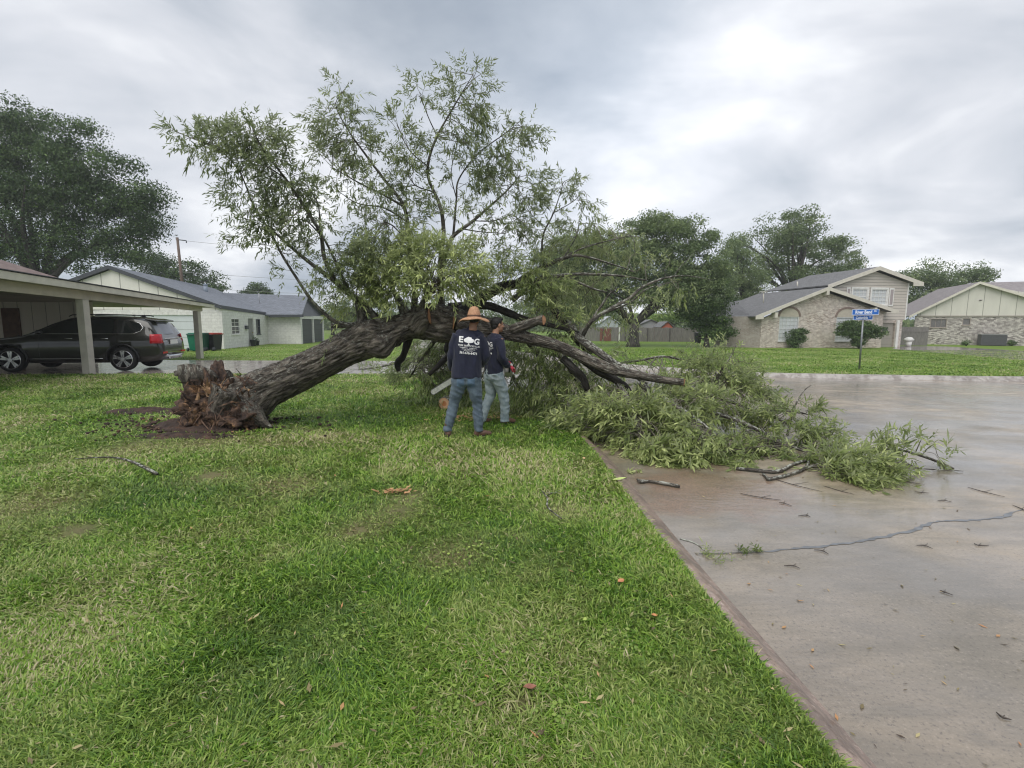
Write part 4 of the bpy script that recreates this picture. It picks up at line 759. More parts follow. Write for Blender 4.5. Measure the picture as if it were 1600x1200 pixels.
# ================================================================ BACKGROUND TREES
M_oak = make_leaf('oak_leaf', (.022, .05, .016), (.06, .11, .03), (.12, .19, .05), (.09, .13, .05), .25, .5)
M_mist = make_leaf('mist_tinted_leaf', (.075, .12, .05), (.16, .22, .09), (.27, .33, .14), (.2, .25, .12), .3, .5)  # leaf colour itself lightened to stand in for mist over distant trees
M_pale = make_leaf('pale_leaf', (.09, .15, .03), (.2, .3, .06), (.3, .4, .1), (.2, .3, .1), .3, .5)
M_bush = make_leaf('bush_leaf', (.04, .08, .025), (.10, .16, .055), (.18, .26, .09), (.09, .13, .06), .2, .5)
M_bole = make_bark('bole_bark', (.03, .026, .022), (.09, .08, .068), (.16, .16, .14), .4, 4.0)
def crown(name, root, blobs, leaf, puff_r, seed, mat, per=70, dens=1.0, D0=None, fl=.8):
    """blobs: (px,py,D,rx px,ry px): each is filled with puffs of leaf-sized faces"""
    r = np.random.default_rng(seed); PC = []; PR = []
    for (px, py, D, rx, ry) in blobs:
        s = D / F; c = np.array(P(px, py, D)); R3 = np.array([rx * s, (rx + ry) * .5 * s * fl, ry * s]); k = max(3, int(dens * 1.15 * (R3[0] * R3[2]) / puff_r ** 2 * 4.2))
        for _ in range(k):
            v = r.normal(0, 1, 3); v /= np.linalg.norm(v); q = c + v * R3 * r.random() ** .45; PC.append(q); PR.append(puff_r * r.uniform(.55, 1.3))
    PC = np.array(PC); PR = np.array(PR); n = len(PC); m = per
    v = r.normal(0, 1, (n, m, 3)); v[..., 2] = v[..., 2] * .75 + .25; v /= np.linalg.norm(v, axis=2)[..., None]
    pos = PC[:, None] + v * (PR[:, None] * r.uniform(.45, 1.08, (n, m)))[..., None] * np.array([1.15, 1.15, .72]) + r.normal(0, .06 * puff_r, (n, m, 3))
    pos = pos.reshape(-1, 3); K = len(pos); nr = v.reshape(-1, 3) + r.normal(0, .75, (K, 3)); nr /= np.linalg.norm(nr, axis=1)[:, None]
    a = np.cross(nr, r.normal(0, 1, (K, 3))); a /= np.linalg.norm(a, axis=1)[:, None]; b = np.cross(nr, a); S = (leaf * r.uniform(.5, 1.3, K))[:, None]
    V = np.stack([pos - a * S, pos - b * S * .45 + a * S * .1, pos + a * S, pos + b * S * .5 - a * S * .1], 1).reshape(-1, 3); Q = (np.arange(K) * 4)[:, None] + np.array([[0, 1, 2, 3]])
    rnd = np.clip(np.repeat(r.uniform(.1, .75, n), m) + r.normal(0, .16, K), 0, 1)
    np_mesh('crown', V, [Q], mat, root, {'rnd': np.repeat(rnd, 4)})
    return PC
def bgtree(name, label, base, blobs, seed, mat=None, leaf=.15, puff=.9, per=70, dens=1.0, trunk_r=.35, limbs=8, group='trees behind the houses', cat='tree', fl=.8, lean=0):
    root = empty(name, base, label, cat, group)
    if mat is None: mat = M_oak
    PC = crown(name, root, blobs, leaf * .68, puff, seed, mat, int(per * 1.9), dens, fl=fl); r = random.Random(seed); mb = MB(); base = Vector(base); cz = np.mean([p[2] for p in PC]); low = min(p[2] for p in PC)
    fork = base + Vector((lean, 0, max(.6, (low - base.z) * .8 + .3))); mb.tube([base - Vector((0, 0, .1)), base + Vector((0, 0, .4)), base.lerp(fork, .5), fork], [trunk_r * 1.5, trunk_r, trunk_r * .9, trunk_r * .85], 14, True, .25)
    idx = list(range(len(PC))); r.shuffle(idx)
    for i in idx[:limbs]:
        t_ = Vector(PC[i]); a = fork + Vector((r.uniform(-.1, .1), 0, -.2)); m1 = a.lerp(t_, .45) + Vector((r.gauss(0, .4), r.gauss(0, .4), .12 * (t_ - a).length)); w = trunk_r * r.uniform(.25, .5)
        cc = crom([a, m1, t_], 5); mb.tube([Vector(p) for p in cc], list(np.linspace(w, .03, len(cc))), 7, True, .15)
    mb.build('trunk', M_bole, root, True, bark=True); return root
def at(px, D): p = P(px, 520, D); return (p.x, D, gz(D))
bgtree('oak_tree', 'huge dark green oak rising behind the carport at the left edge', at(70, 40), [(20, 300, 40, 150, 90), (110, 280, 40, 105, 60), (165, 330, 40, 75, 55), (70, 215, 40, 75, 40), (120, 385, 40, 80, 45), (210, 325, 40, 42, 42), (205, 385, 40, 42, 34), (-10, 395, 40, 90, 40), (-40, 240, 40, 90, 80), (15, 190, 40, 40, 30), (230, 305, 40, 26, 20), (240, 350, 40, 20, 30)], 201, M_oak, .15, 1.0, 95, 1.15, .6, 14, fl=.5)
bgtree('oak_tree', 'dark oak behind the utility pole above the white house ridge', at(270, 66), [(232, 412, 66, 30, 22), (262, 420, 66, 34, 24), (296, 430, 66, 34, 24), (325, 446, 66, 30, 16), (350, 455, 66, 16, 10), (290, 455, 66, 50, 16), (240, 440, 66, 40, 20)], 202, M_oak, .2, 1.2, 80, 1.2, .4, 8)
bgtree('oak_tree', 'small round dark tree alone above the roof of the white house', at(403, 80), [(403, 453, 80, 15, 9), (416, 459, 80, 14, 6), (390, 458, 80, 12, 6)], 203, M_oak, .22, .9, 80, 1.2, .3, 5)
bgtree('live_oak_tree', 'broad misty green oak with thick bare trunk in front of the wooden fence', at(990, 40.8), [(960, 400, 40.8, 70, 40), (1040, 375, 40.8, 62, 40), (1085, 425, 40.8, 52, 44), (905, 395, 40.8, 48, 34), (1010, 352, 40.8, 42, 18), (1095, 465, 40.8, 40, 28), (1060, 352, 40.8, 30, 14), (920, 445, 40.8, 52, 32), (870, 430, 40.8, 45, 40), (1100, 385, 40.8, 22, 24), (975, 450, 40.8, 60, 30), (1040, 440, 40.8, 60, 36), (925, 478, 40.8, 55, 20), (1010, 468, 40.8, 40, 16), (1070, 470, 40.8, 40, 20), (860, 455, 40.8, 40, 34), (900, 455, 40.8, 60, 30), (1090, 455, 40.8, 46, 40), (870, 480, 40.8, 45, 24), (1120, 430, 40.8, 20, 40)], 204, M_mist, .14, .85, 95, 1.5, .44, 12, 'trees on the far lawn')
bgtree('shrub_tree', 'dense dark evergreen bush reaching the ground at the left end of the brick house', at(1105, 40.5), [(1105, 500, 40.5, 30, 32), (1125, 515, 40.5, 22, 24), (1085, 485, 40.5, 26, 26), (1112, 470, 40.5, 26, 20)], 205, M_oak, .13, .6, 80, 1.4, .2, 6, 'trees on the far lawn')
bgtree('live_oak_tree', 'tall spreading oak with dark leaning limbs behind the brick house roof', at(1215, 60), [(1225, 362, 60, 48, 28), (1262, 385, 60, 42, 36), (1205, 398, 60, 32, 28), (1315, 400, 60, 30, 26), (1300, 380, 60, 30, 12), (1258, 340, 60, 26, 12), (1290, 430, 60, 40, 22), (1190, 430, 60, 24, 24), (1160, 385, 60, 24, 20), (1235, 430, 60, 30, 24), (1338, 415, 60, 14, 16)], 206, M_mist, .19, 1.1, 95, 1.0, .55, 22, lean=1.5)
bgtree('live_oak_tree', 'medium misty oak between the fence and the brick house roof', at(1160, 54), [(1155, 420, 54, 30, 32), (1170, 450, 54, 34, 26), (1140, 450, 54, 26, 32), (1180, 475, 54, 30, 16), (1150, 395, 54, 22, 16)], 207, M_mist, .17, .95, 90, 1.1, .4, 10)
bgtree('live_oak_tree', 'wide flat-topped green tree between the two-storey house and the far right house', at(1465, 64), [(1470, 430, 64, 42, 20), (1430, 435, 64, 26, 16), (1520, 428, 64, 26, 14), (1450, 460, 64, 34, 24), (1500, 450, 64, 40, 20), (1425, 470, 64, 20, 26), (1535, 435, 64, 16, 10)], 208, M_mist, .2, 1.1, 95, 1.1, .5, 12)
bgtree('garden_tree', 'bright yellow-green tree beyond the wooden fence', at(1052, 78), [(1052, 492, 78, 26, 12), (1020, 497, 78, 20, 8), (1075, 498, 78, 16, 8)], 209, M_pale, .25, 1.0, 70, 1.2, .2, 4)
bgtree('garden_tree', 'dark hedge-like tree beyond the fence left of the oak trunk', at(900, 75), [(880, 490, 75, 40, 18), (930, 492, 75, 36, 14), (840, 485, 75, 30, 20), (975, 496, 75, 20, 12)], 210, M_mist, .22, 1.1, 80, 1.2, .25, 4)
bgtree('garden_tree', 'rounded green tree far behind the leaning trunk, right of the white house', at(520, 72), [(512, 492, 72, 22, 14), (545, 485, 72, 26, 20), (580, 488, 72, 30, 18), (560, 500, 72, 30, 12)], 211, M_mist, .22, 1.1, 80, 1.1, .25, 4)
bgtree('garden_tree', 'mid green tree seen through the crown behind the two men', at(690, 74), [(640, 490, 74, 34, 20), (690, 485, 74, 36, 24), (740, 488, 74, 34, 20), (790, 490, 74, 36, 20)], 212, M_mist, .22, 1.2, 80, 1.1, .25, 4)
# far-off woods closing the horizon
r = np.random.default_rng(61); n = 26000; px_ = r.uniform(-120, 1750, n); hgt = 500 - 7 * vnoise(px_ / 60, px_ * 0, 1, 5) - 5 * vnoise(px_ / 17, px_ * 0, 1, 6); D = r.uniform(115, 130, n); fr = r.random(n)
zt_ = 1.6 + (506 - hgt) * 120 / F; pos = np.stack([(px_ - 800) / F * D, D, -.3 + (zt_ + .3) * fr], 1); a = r.normal(0, 1, (n, 3)); a /= np.linalg.norm(a, axis=1)[:, None]; b = np.cross(a, r.normal(0, 1, (n, 3))); b /= np.linalg.norm(b, axis=1)[:, None]; S = r.uniform(.35, .8, n)[:, None]
V = np.stack([pos - a * S, pos - b * S * .6, pos + a * S, pos + b * S * .6], 1).reshape(-1, 3)
tag(np_mesh('distant_woods', V, [(np.arange(n) * 4)[:, None] + np.array([[0, 1, 2, 3]])], M_mist, None, {'rnd': np.repeat(np.clip(vnoise(px_ / 9, fr * 3, 1, 7) + r.normal(0, .12, n), 0, 1), 4)}), kind='stuff')
# storm litter: single leaves blown over lawn and street
r = np.random.default_rng(62); n = 900; y = 1.3 * (12 / 1.3) ** r.random(n); x = r.uniform(-1.1, 1.1, n) * (y + .5); st = x > np.interp(y, KY, KX) + .16; lw = x < np.interp(y, KY, KX) - .05; ok = (lw & (r.random(n) < .55)) | (st & (r.random(n) < .8)); x, y, st = x[ok], y[ok], st[ok]
tp = G(1150, 740, sz); near_ = np.exp(-((x - tp.x) ** 2 + (y - tp.y) ** 2) / 4.0)
z = np.where(st, -.119, .038) + -.25 * np.clip((y - 12) / 26, 0, 1); n = len(x); an = r.uniform(0, 6.28, n); L = r.uniform(.012, .03, n) * np.where(st, .8, 1); d = np.stack([np.cos(an), np.sin(an), r.normal(0, .15, n)], 1) * L[:, None]; w = np.stack([-np.sin(an), np.cos(an), r.normal(0, .2, n)], 1) * (L * r.uniform(.15, .4, n))[:, None]; p = np.stack([x, y, z], 1)
V = np.stack([p - d, p - w, p + d, p + w], 1).reshape(-1, 3)
t = NT('litter_leaf'); rr_ = t.attr('rnd').outputs['Fac']; t.col(t.ramp(rr_, [(0, (.07, .045, .03)), (.4, (.20, .16, .07)), (.7, (.42, .36, .18)), (1, (.45, .20, .08))])); t.rough(.6)
tag(np_mesh('leaf_litter', V, [(np.arange(n) * 4)[:, None] + np.array([[0, 1, 2, 3]])], t.m, None, {'rnd': np.repeat(r.random(n), 4)}), kind='stuff')
# low broad-leaved weeds in the lawn
r = np.random.default_rng(71); P3 = []
for px, py, n_, s_ in ((700, 1110, 26, .06), (745, 860, 40, .10), (690, 900, 30, .08), (560, 990, 24, .08), (820, 1000, 30, .10), (430, 1050, 26, .09), (620, 760, 60, .22), (760, 880, 50, .16), (300, 880, 30, .14), (970, 1010, 24, .09), (880, 1120, 20, .07), (530, 760, 50, .25), (1090, 1090, 20, .07), (200, 1000, 24, .1), (380, 930, 26, .12)):
    c = G(px, py); q = r.normal(0, s_, (n_, 2)); P3.append(np.stack([c.x + q[:, 0], c.y + q[:, 1], r.uniform(.022, .042, n_)], 1))
p = np.concatenate(P3); n = len(p); V = []; an = r.uniform(0, 6.28, n); R0 = r.uniform(.006, .013, n)
ring_ = np.stack([np.stack([p[:, 0] + np.cos(an + k) * R0 * (1 if k % 2 else .9), p[:, 1] + np.sin(an + k) * R0, p[:, 2] + r.normal(0, .002, n)], 1) for k in range(6)], 1)
o = np_mesh('lawn_weeds', ring_.reshape(-1, 3), [(np.arange(n) * 6)[:, None] + np.array([[0, 1, 2, 3]]), (np.arange(n) * 6)[:, None] + np.array([[0, 3, 4, 5]])], make_leaf('weed_leaf', (.14, .24, .05), (.26, .38, .08), (.38, .48, .12), (.2, .3, .08)), None, {'rnd': np.repeat(r.random(n), 6)}); tag(o, kind='stuff')
# ================================================================ HOUSES
def vgroove(t, scale_v, axis, vec=None, w=.06):
    """0 on the face, 1 in a groove every 1/scale_v metres along axis (an object-space vector)"""
    d = t.new('ShaderNodeVectorMath'); d.operation = 'DOT_PRODUCT'; t.link(vec or t.pos, d.inputs[0]); d.inputs[1].default_value = axis
    f = t.math('FRACT', t.math('MULTIPLY', d.outputs['Value'], scale_v)); a = t.math('ABSOLUTE', t.math('SUBTRACT', f, .5)); return t.ramp(a, [(.5 - w, 0.0), (.5 - w * .4, 1.0)])
def siding_mat(name, c, axis, per_m, w=.03, dirt=.25):
    t = NT(name); g = vgroove(t, per_m, axis, w=w); n = t.noise(1.2, 5, .6, stretch=(1, 1, .3)); k = t.mix(t.ramp(n, [(.35, 0.0), (.7, dirt)]), c, tuple(x * .6 for x in c)); k = t.mix(t.math('MULTIPLY', g, .75), k, tuple(x * .25 for x in c))
    t.col(k); t.rough(.6); inv = t.math('SUBTRACT', 1.0, g); t.bump(inv, .8, .015); return t.m
def brick_mat(name, c1, c2, mortar, uvx, size=(.21, .075), bump=.8, msize=.012, rough=.8, bias=0.0):
    t = NT(name); d = t.new('ShaderNodeVectorMath'); d.operation = 'DOT_PRODUCT'; t.link(t.pos, d.inputs[0]); d.inputs[1].default_value = uvx
    sp = t.new('ShaderNodeSeparateXYZ'); t.link(t.pos, sp.inputs[0]); cb = t.new('ShaderNodeCombineXYZ'); t.link(d.outputs['Value'], cb.inputs[0]); t.link(sp.outputs[2], cb.inputs[1])
    b = t.new('ShaderNodeTexBrick'); t.link(cb.outputs[0], b.inputs['Vector']); b.inputs['Scale'].default_value = 1; b.inputs['Brick Width'].default_value = size[0]; b.inputs['Row Height'].default_value = size[1]; b.inputs['Mortar Size'].default_value = msize
    b.inputs['Color1'].default_value = (*c1, 1); b.inputs['Color2'].default_value = (*c2, 1); b.inputs['Mortar'].default_value = (*mortar, 1); b.inputs['Bias'].default_value = bias
    n = t.noise(5, 5, .7); m_ = t.noise(1.2, 3); c = t.mix(t.ramp(n, [(.35, .45), (.65, 0.0)]), b.outputs['Color'], tuple(x * .55 for x in c1)); c = t.mix(t.ramp(m_, [(.4, 0.0), (.7, .25)]), c, mortar)
    t.col(c); t.rough(rough); inv = t.math('SUBTRACT', 1.0, b.outputs['Fac']); t.bump(inv, bump, .012); return t.m
def shingle_mat(name, c1, c2, uvx, uvy):
    t = NT(name)
    def dot(v): d = t.new('ShaderNodeVectorMath'); d.operation = 'DOT_PRODUCT'; t.link(t.pos, d.inputs[0]); d.inputs[1].default_value = v; return d.outputs['Value']
    cb = t.new('ShaderNodeCombineXYZ'); t.link(dot(uvx), cb.inputs[0]); t.link(dot(uvy), cb.inputs[1])
    b = t.new('ShaderNodeTexBrick'); t.link(cb.outputs[0], b.inputs['Vector']); b.inputs['Scale'].default_value = 1; b.inputs['Brick Width'].default_value = .3; b.inputs['Row Height'].default_value = .15; b.inputs['Mortar Size'].default_value = .008
    b.inputs['Color1'].default_value = (*c1, 1); b.inputs['Color2'].default_value = (*c2, 1); b.inputs['Mortar'].default_value = (*[x * .4 for x in c1], 1)
    n = t.noise(3, 5, .7); c = t.mix(t.ramp(n, [(.35, .5), (.65, 0.0)]), b.outputs['Color'], tuple(x * .6 for x in c1)); t.col(c); t.rough(.8); t.bump(t.math('SUBTRACT', 1.0, b.outputs['Fac']), .6, .01); return t.m
def glass_mat():
    t = NT('window_glass'); t.col((.03, .035, .04)); t.rough(.06); t.b.inputs['Specular IOR Level'].default_value = .8; return t.m
M_glass = glass_mat(); M_blind = paint('window_blind', (.55, .57, .58), .25, .12, 9); M_white = paint('white_trim', (.74, .73, .70), .5, .1, 4); M_cream = paint('cream_trim', (.60, .57, .49), .55, .12, 3); M_dark = paint('dark_trim', (.05, .055, .065), .5, .2, 6)
class Frame:
    """local wall frame: o origin on the ground, u along the wall, n outward"""
    def __init__(s, o, u): s.o = Vector(o); s.u = Vector((u[0], u[1], 0)).normalized(); s.n = Vector((s.u.y, -s.u.x, 0)); s.k = Vector((0, 0, 1))
    def p(s, a, z, n=0.0): return s.o + s.u * a + s.k * z + s.n * n
    def box(s, mb, a0, a1, z0, z1, n0, n1): mb.add([s.p(a, z, n) for n in (n0, n1) for z in (z0, z1) for a in (a0, a1)], [(0, 1, 3, 2), (4, 6, 7, 5), (0, 4, 5, 1), (2, 3, 7, 6), (0, 2, 6, 4), (1, 5, 7, 3)])
    def px(s, px_, py_):  # where the sight line through a pixel meets this wall
        d = ray(px_, py_); c = Vector((0, 0, CH)); t = (s.o - c).dot(s.n) / d.dot(s.n); q = c + d * t - s.o; return q.dot(s.u), q.z
def wall_openings(mb, fr, a0, a1, ztop, ops, th=.18, z0=-.2):
    """wall slab from a0 to a1 up to ztop(a) with rectangular openings (x0,x1,z0,z1)"""
    xs = sorted({a0, a1, *[v for o in ops for v in o[:2]]})
    extra = [q for q in getattr(ztop, 'brk', []) if a0 < q < a1]; xs = sorted(set(xs) | set(extra))
    for i in range(len(xs) - 1):
        x0, x1 = xs[i], xs[i + 1]; mid = (x0 + x1) / 2; cuts = sorted([(o[2], o[3]) for o in ops if o[0] <= mid <= o[1]]); zc = z0
        for (c0, c1) in cuts:
            if c0 > zc: fr.box(mb, x0, x1, zc, c0, -th, 0)
            zc = c1
        za, zb = ztop(x0), ztop(x1)
        mb.add([fr.p(x0, zc), fr.p(x1, zc), fr.p(x1, zb), fr.p(x0, za), fr.p(x0, zc, -th), fr.p(x1, zc, -th), fr.p(x1, zb, -th), fr.p(x0, za, -th)], [(0, 1, 2, 3), (5, 4, 7, 6), (0, 4, 5, 1), (3, 2, 6, 7), (0, 3, 7, 4), (1, 5, 6, 2)])
def window(fr, x0, x1, z0, z1, parent, cols=2, rows=3, fm=None, pane=None, fw_=.05, rail=True, name='window'):
    fm = fm or M_white; mb = MB(); n0, n1 = -.07, .02
    fr.box(mb, x0, x1, z0, z0 + fw_, n0, n1); fr.box(mb, x0, x1, z1 - fw_, z1, n0, n1); fr.box(mb, x0, x0 + fw_, z0 + fw_, z1 - fw_, n0, n1 - .001); fr.box(mb, x1 - fw_, x1, z0 + fw_, z1 - fw_, n0, n1 - .001)
    for k in range(1, cols): a = x0 + (x1 - x0) * k / cols; fr.box(mb, a - .012, a + .012, z0 + fw_, z1 - fw_, -.05, -.028)
    for k in range(1, rows): z = z0 + (z1 - z0) * k / rows; h = .028 if (rail and k == (rows + 1) // 2) else .012; fr.box(mb, x0 + fw_, x1 - fw_, z - h, z + h, -.052, -.026)
    o = mb.build(name, fm, parent); g = MB(); fr.box(g, x0 + fw_, x1 - fw_, z0 + fw_, z1 - fw_, -.065, -.056); g.build('pane', pane or M_glass, o)
    s_ = MB(); fr.box(s_, x0 - .05, x1 + .05, z0 - .06, z0 - .002, -.05, .06); s_.build('sill', fm, o); return o
def roof_slab(mb, quad, th=.12):
    a, b, c, d = [Vector(q) for q in quad]; n = (b - a).cross(d - a).normalized()
    if n.z < 0: n = -n
    mb.poly([a, b, c, d], n * th)

# ---------------- white brick house across the driveway
zL = -.22
WH = empty('brick_house', (-22, 38, zL), 'white painted brick ranch house with blue-grey shingle roof across the driveway', 'house')
brk_w = lambda ux: brick_mat('white_brick_' + str(round(ux[0], 2)), (.76, .75, .72), (.82, .81, .78), (.66, .65, .62), ux, (.4, .2), .5)
FA = Frame((-34.4, 32.7, zL), (1, 0)); F2 = Frame((-19.1, 32.7, zL), (-.17, .985)); F3 = Frame((-20.75, 42.0, zL), (1, .03)); F4 = Frame((-17.95, 42.08, zL), (-.1, .995))
M_sidw = siding_mat('white_board_siding', (.74, .72, .66), (1, 0, 0), .82, .03)
pk = P(169, 417.5, 32.5); eR = P(345, 480, 32.5); eL = P(50, 452, 32.5)
def gz_top(a):
    x = a - 34.4; return (pk.z - zL - .14) + (-(abs(x - pk.x)) * (pk.z - eR.z) / (eR.x - pk.x))
gz_top.brk = [34.4 + pk.x]
mb = MB(); gd = FA.px(150, 515); gd1 = FA.px(304, 515)
wall_openings(mb, FA, 0, 15.3, lambda a: 2.55, [(FA.px(150, 510)[0], FA.px(304, 510)[0], -.2, 2.25)], .2)
mb.build('wall', brk_w((1, 0, 0)), WH)
mb = MB(); wall_openings(mb, FA, 0, 15.3, gz_top, [], .2, 2.56); mb.build('gable', M_sidw, WH)
mb = MB(); FA.box(mb, gd[0] , gd1[0], -.2, 2.24, -.16, -.08)
gdoor = mb.build('garage_door', siding_mat('garage_panel', (.62, .66, .68), (0, 0, 1), 1.9, .03), WH); mb = MB()

mb = MB(); w1 = [F2.px(361, 505)[0], F2.px(374, 505)[0]]; d1 = [F2.px(387.5, 505)[0], F2.px(396, 505)[0]]; w2 = [F2.px(400, 505)[0], F2.px(406, 505)[0]]
wall_openings(mb, F2, .02, 9.6, lambda a: 2.75 - .03 * a, [(w1[0], w1[1], .95, 2.05), (d1[0], d1[1], 0.0, 2.08), (w2[0], w2[1], .85, 2.05)], .2); mb.build('wall', brk_w((-.17, .985, 0)), WH)
window(F2, w1[0], w1[1], .95, 2.05, WH, 2, 4); window(F2, w2[0], w2[1], .85, 2.05, WH, 1, 2, M_dark)
mb = MB(); F2.box(mb, d1[0], d1[1], 0, 2.08, -.14, -.08); dr = mb.build('door', paint('grey_door', (.22, .22, .21), .5, .1, 4), WH); mb = MB(); mb.ell(F2.p(d1[1] - .12, 1.0, -.05), .035, 8, 6); mb.build('handle', paint('brass', (.4, .3, .1), .3, .1, 5, 1), dr)
mb = MB(); a_ = F2.px(383.5, 505)[0]; F2.box(mb, a_ - .22, a_ + .22, 1.28, 1.55, .002, .16); mb.build('letter_box', M_dark, WH, bevel=.02)
mb = MB(); wall_openings(mb, F3, 0, 2.8, lambda a: 2.34, [], .2); mb.build('wall', brk_w((1, .03, 0)), WH)
mb = MB(); F4.box(mb, .2, 7.0, 2.12, 2.4, -.2, 0)
for a in (.2, 3.55, 6.8): F4.box(mb, a, a + .22, -.2, 2.119, -.2, 0)
mb.build('wall', brk_w((-.1, .995, 0)), WH)
for a in (.43, 3.78): mb = MB(); F4.box(mb, a, a + 3.0, -.1, 2.11, -.16, -.1); mb.build('garage_door', siding_mat('dark_panel', (.07, .075, .08), (0, 0, 1), 2.2, .03), WH)
M_shb = shingle_mat('blue_grey_shingle', (.17, .185, .215), (.23, .25, .29), (0, 1, 0), (1, 0, .33))
M_shb2 = shingle_mat('blue_grey_shingle_side', (.17, .185, .215), (.23, .25, .29), (1, 0, 0), (0, 1, .33))
bkx = -1.7; bk = 49.5
mb = MB(); roof_slab(mb, [pk, eR, eR + Vector((bkx, 9.4, -.28)), pk + Vector((bkx * 2, bk - 32.5, -.3))]); eLw = Vector((pk.x * 2 - eR.x, 32.5, eR.z)); roof_slab(mb, [pk, pk + Vector((bkx * 2, bk - 32.5, -.3)), eLw + Vector((bkx, bk - 32.5, 0)), eLw]); rf = mb.build('roof', M_shb, WH)
mb = MB(); e1 = P(420, 494, 41.4); e2 = P(472.5, 493.5, 41.4); r1 = P(330, 459, 46); r2 = P(482, 464, 45.4)
roof_slab(mb, [e1 + Vector((-2.5, 0, 0)), e2, r2, r1]); roof_slab(mb, [r1, r2, e2 + Vector((-.9, 8.0, 0)), e1 + Vector((-4, 9, 0))]); mb.build('roof', M_shb2, WH)
mb = MB(); g3 = [e2 + Vector((-.4, .2, 0)), r2 + Vector((-.4, 0, 0)), e2 + Vector((-1.3, 7.8, 0))]; mb.poly(g3, (.06, 0, 0)); mb.build('gable', M_dark, WH)
mb = MB()
for a, b in ((pk, eR), (pk, eLw)): mb.poly([a + Vector((0, -.03, .13)), b + Vector((0, -.03, .13)), b + Vector((0, -.03, -.12)), a + Vector((0, -.03, -.12))], (0, .028, 0))
a, b = eR, eR + Vector((bkx, 9.4, -.28)); mb.poly([a + Vector((.02, 0, .13)), b + Vector((.02, 0, .13)), b + Vector((.02, 0, -.1)), a + Vector((.02, 0, -.1))], (.03, 0, 0)); a, b = e1, e2; mb.poly([a + Vector((0, -.04, .12)), b + Vector((.1, -.04, .12)), b + Vector((.1, -.04, -.1)), a + Vector((0, -.04, -.1))], (0, .03, 0)); mb.build('fascia', M_dark, rf)
mb = MB(); p = P(321, 449, 41); mb.tube([p - Vector((0, 0, .5)), p + Vector((0, 0, .2))], .16, 10); mb.tube([p + Vector((0, 0, .2)), p + Vector((0, 0, .32))], [.24, .02], 10); mb.build('vent_pipe', paint('vent_blue', (.3, .35, .42), .5), rf, True)
mb = MB(); p = P(405, 468, 43); mb.tube([p - Vector((0, 0, .3)), p + Vector((0, 0, .55))], .03, 8); mb.build('vent_pipe', paint('vent_grey', (.4, .4, .42), .5), rf, True)
def flowerpot(px, py, D, s, label):
    b = P(px, py, D); b.z = zL; root = empty('plant_pot', b, label, 'pot'); mb = MB(); mb.tube([b, b + Vector((0, 0, .3 * s)), b + Vector((0, 0, .32 * s))], [.11 * s, .16 * s, .18 * s], 12); mb.build('pot', M_dark, root, True); pos = np.array([b + Vector((0, 0, .34 * s))] * 10); leaves_mesh('foliage', pos, RNG.normal(0, 1, (10, 3)) * .5 + [0, 0, .8], root, M_bush, 8, .12, .04, .2 * s, .5, int(px))
flowerpot(396, 538, 37.6, 1.5, 'dark flower pot beside the grey front door of the white house'); flowerpot(402, 538, 38.8, 1.1, 'smaller dark flower pot under the narrow window of the white house')

# ---------------- wheelie bins beside the white house
def bin_(label, px, py, D, body, lid, yaw):
    b = P(px, py, D); root = empty('wheelie_bin', b, label, 'bin', 'wheelie bins beside the white house'); b.z = gz(D); root.location = b
    mb = MB(); n = 4; V = []
    for z, w, d in ((.06, .25, .27), (.5, .28, .31), (.95, .31, .36), (1.0, .33, .38)):
        V += [(-w, -d, z), (w, -d, z), (w, d, z), (-w, d, z)]
    Fc = [(0, 3, 2, 1), (12, 13, 14, 15)] + [(4 * k + j, 4 * k + (j + 1) % 4, 4 * k + 4 + (j + 1) % 4, 4 * k + 4 + j) for k in range(3) for j in range(4)]
    mb.add(V, Fc); MBs = [('body', mb, body)]
    mb = MB(); mb.poly([(-.35, -.42, 1.005), (.35, -.42, 1.005), (.35, .38, 1.005), (-.35, .38, 1.005)], (0, 0, .05)); mb.poly([(-.30, -.36, 1.055), (.30, -.36, 1.055), (.27, .34, 1.055), (-.27, .34, 1.055)], (0, 0, .045)); MBs.append(('lid', mb, lid))
    mb = MB(); mb.tube([(-.28, .44, 1.0), (.28, .44, 1.0)], .02, 8); MBs.append(('handle', mb, M_dark))
    for n_, m_, mt_ in MBs:
        o = m_.build(n_, mt_, None, False, bevel=.012); o.parent = root
    for sx in (-.3, .3):
        mb = MB(); mb.tube([(sx - .03, .36, .12), (sx + .03, .36, .12)], .12, 16); o = mb.build('wheel', M_dark, None, True); o.parent = root
    root.rotation_euler.z = yaw; return root
M_binb = paint('bin_black', (.018, .019, .022), .45, .2, 5); M_bing = paint('bin_green', (.01, .16, .10), .45, .15, 5); M_red = paint('bin_red', (.34, .045, .03), .45, .15, 5)
bin_('black wheelie bin with red lid against the white brick wall', 335, 541, 30.4, M_binb, M_red, 2.9)
bin_('black wheelie bin with red lid, left one half behind the carport post', 322.5, 541.5, 30.2, M_binb, M_red, 3.0)
bin_('bright green wheelie bin behind the tailgate of the parked car', 306.5, 542, 29.5, M_bing, M_bing, 3.3)
bin_('dark green wheelie bin right behind the carport corner post', 316, 542, 29.8, paint('bin_dkgreen', (.01, .07, .045), .45, .15, 5), paint('bin_dkgreen', (.01, .07, .045)), 3.2)

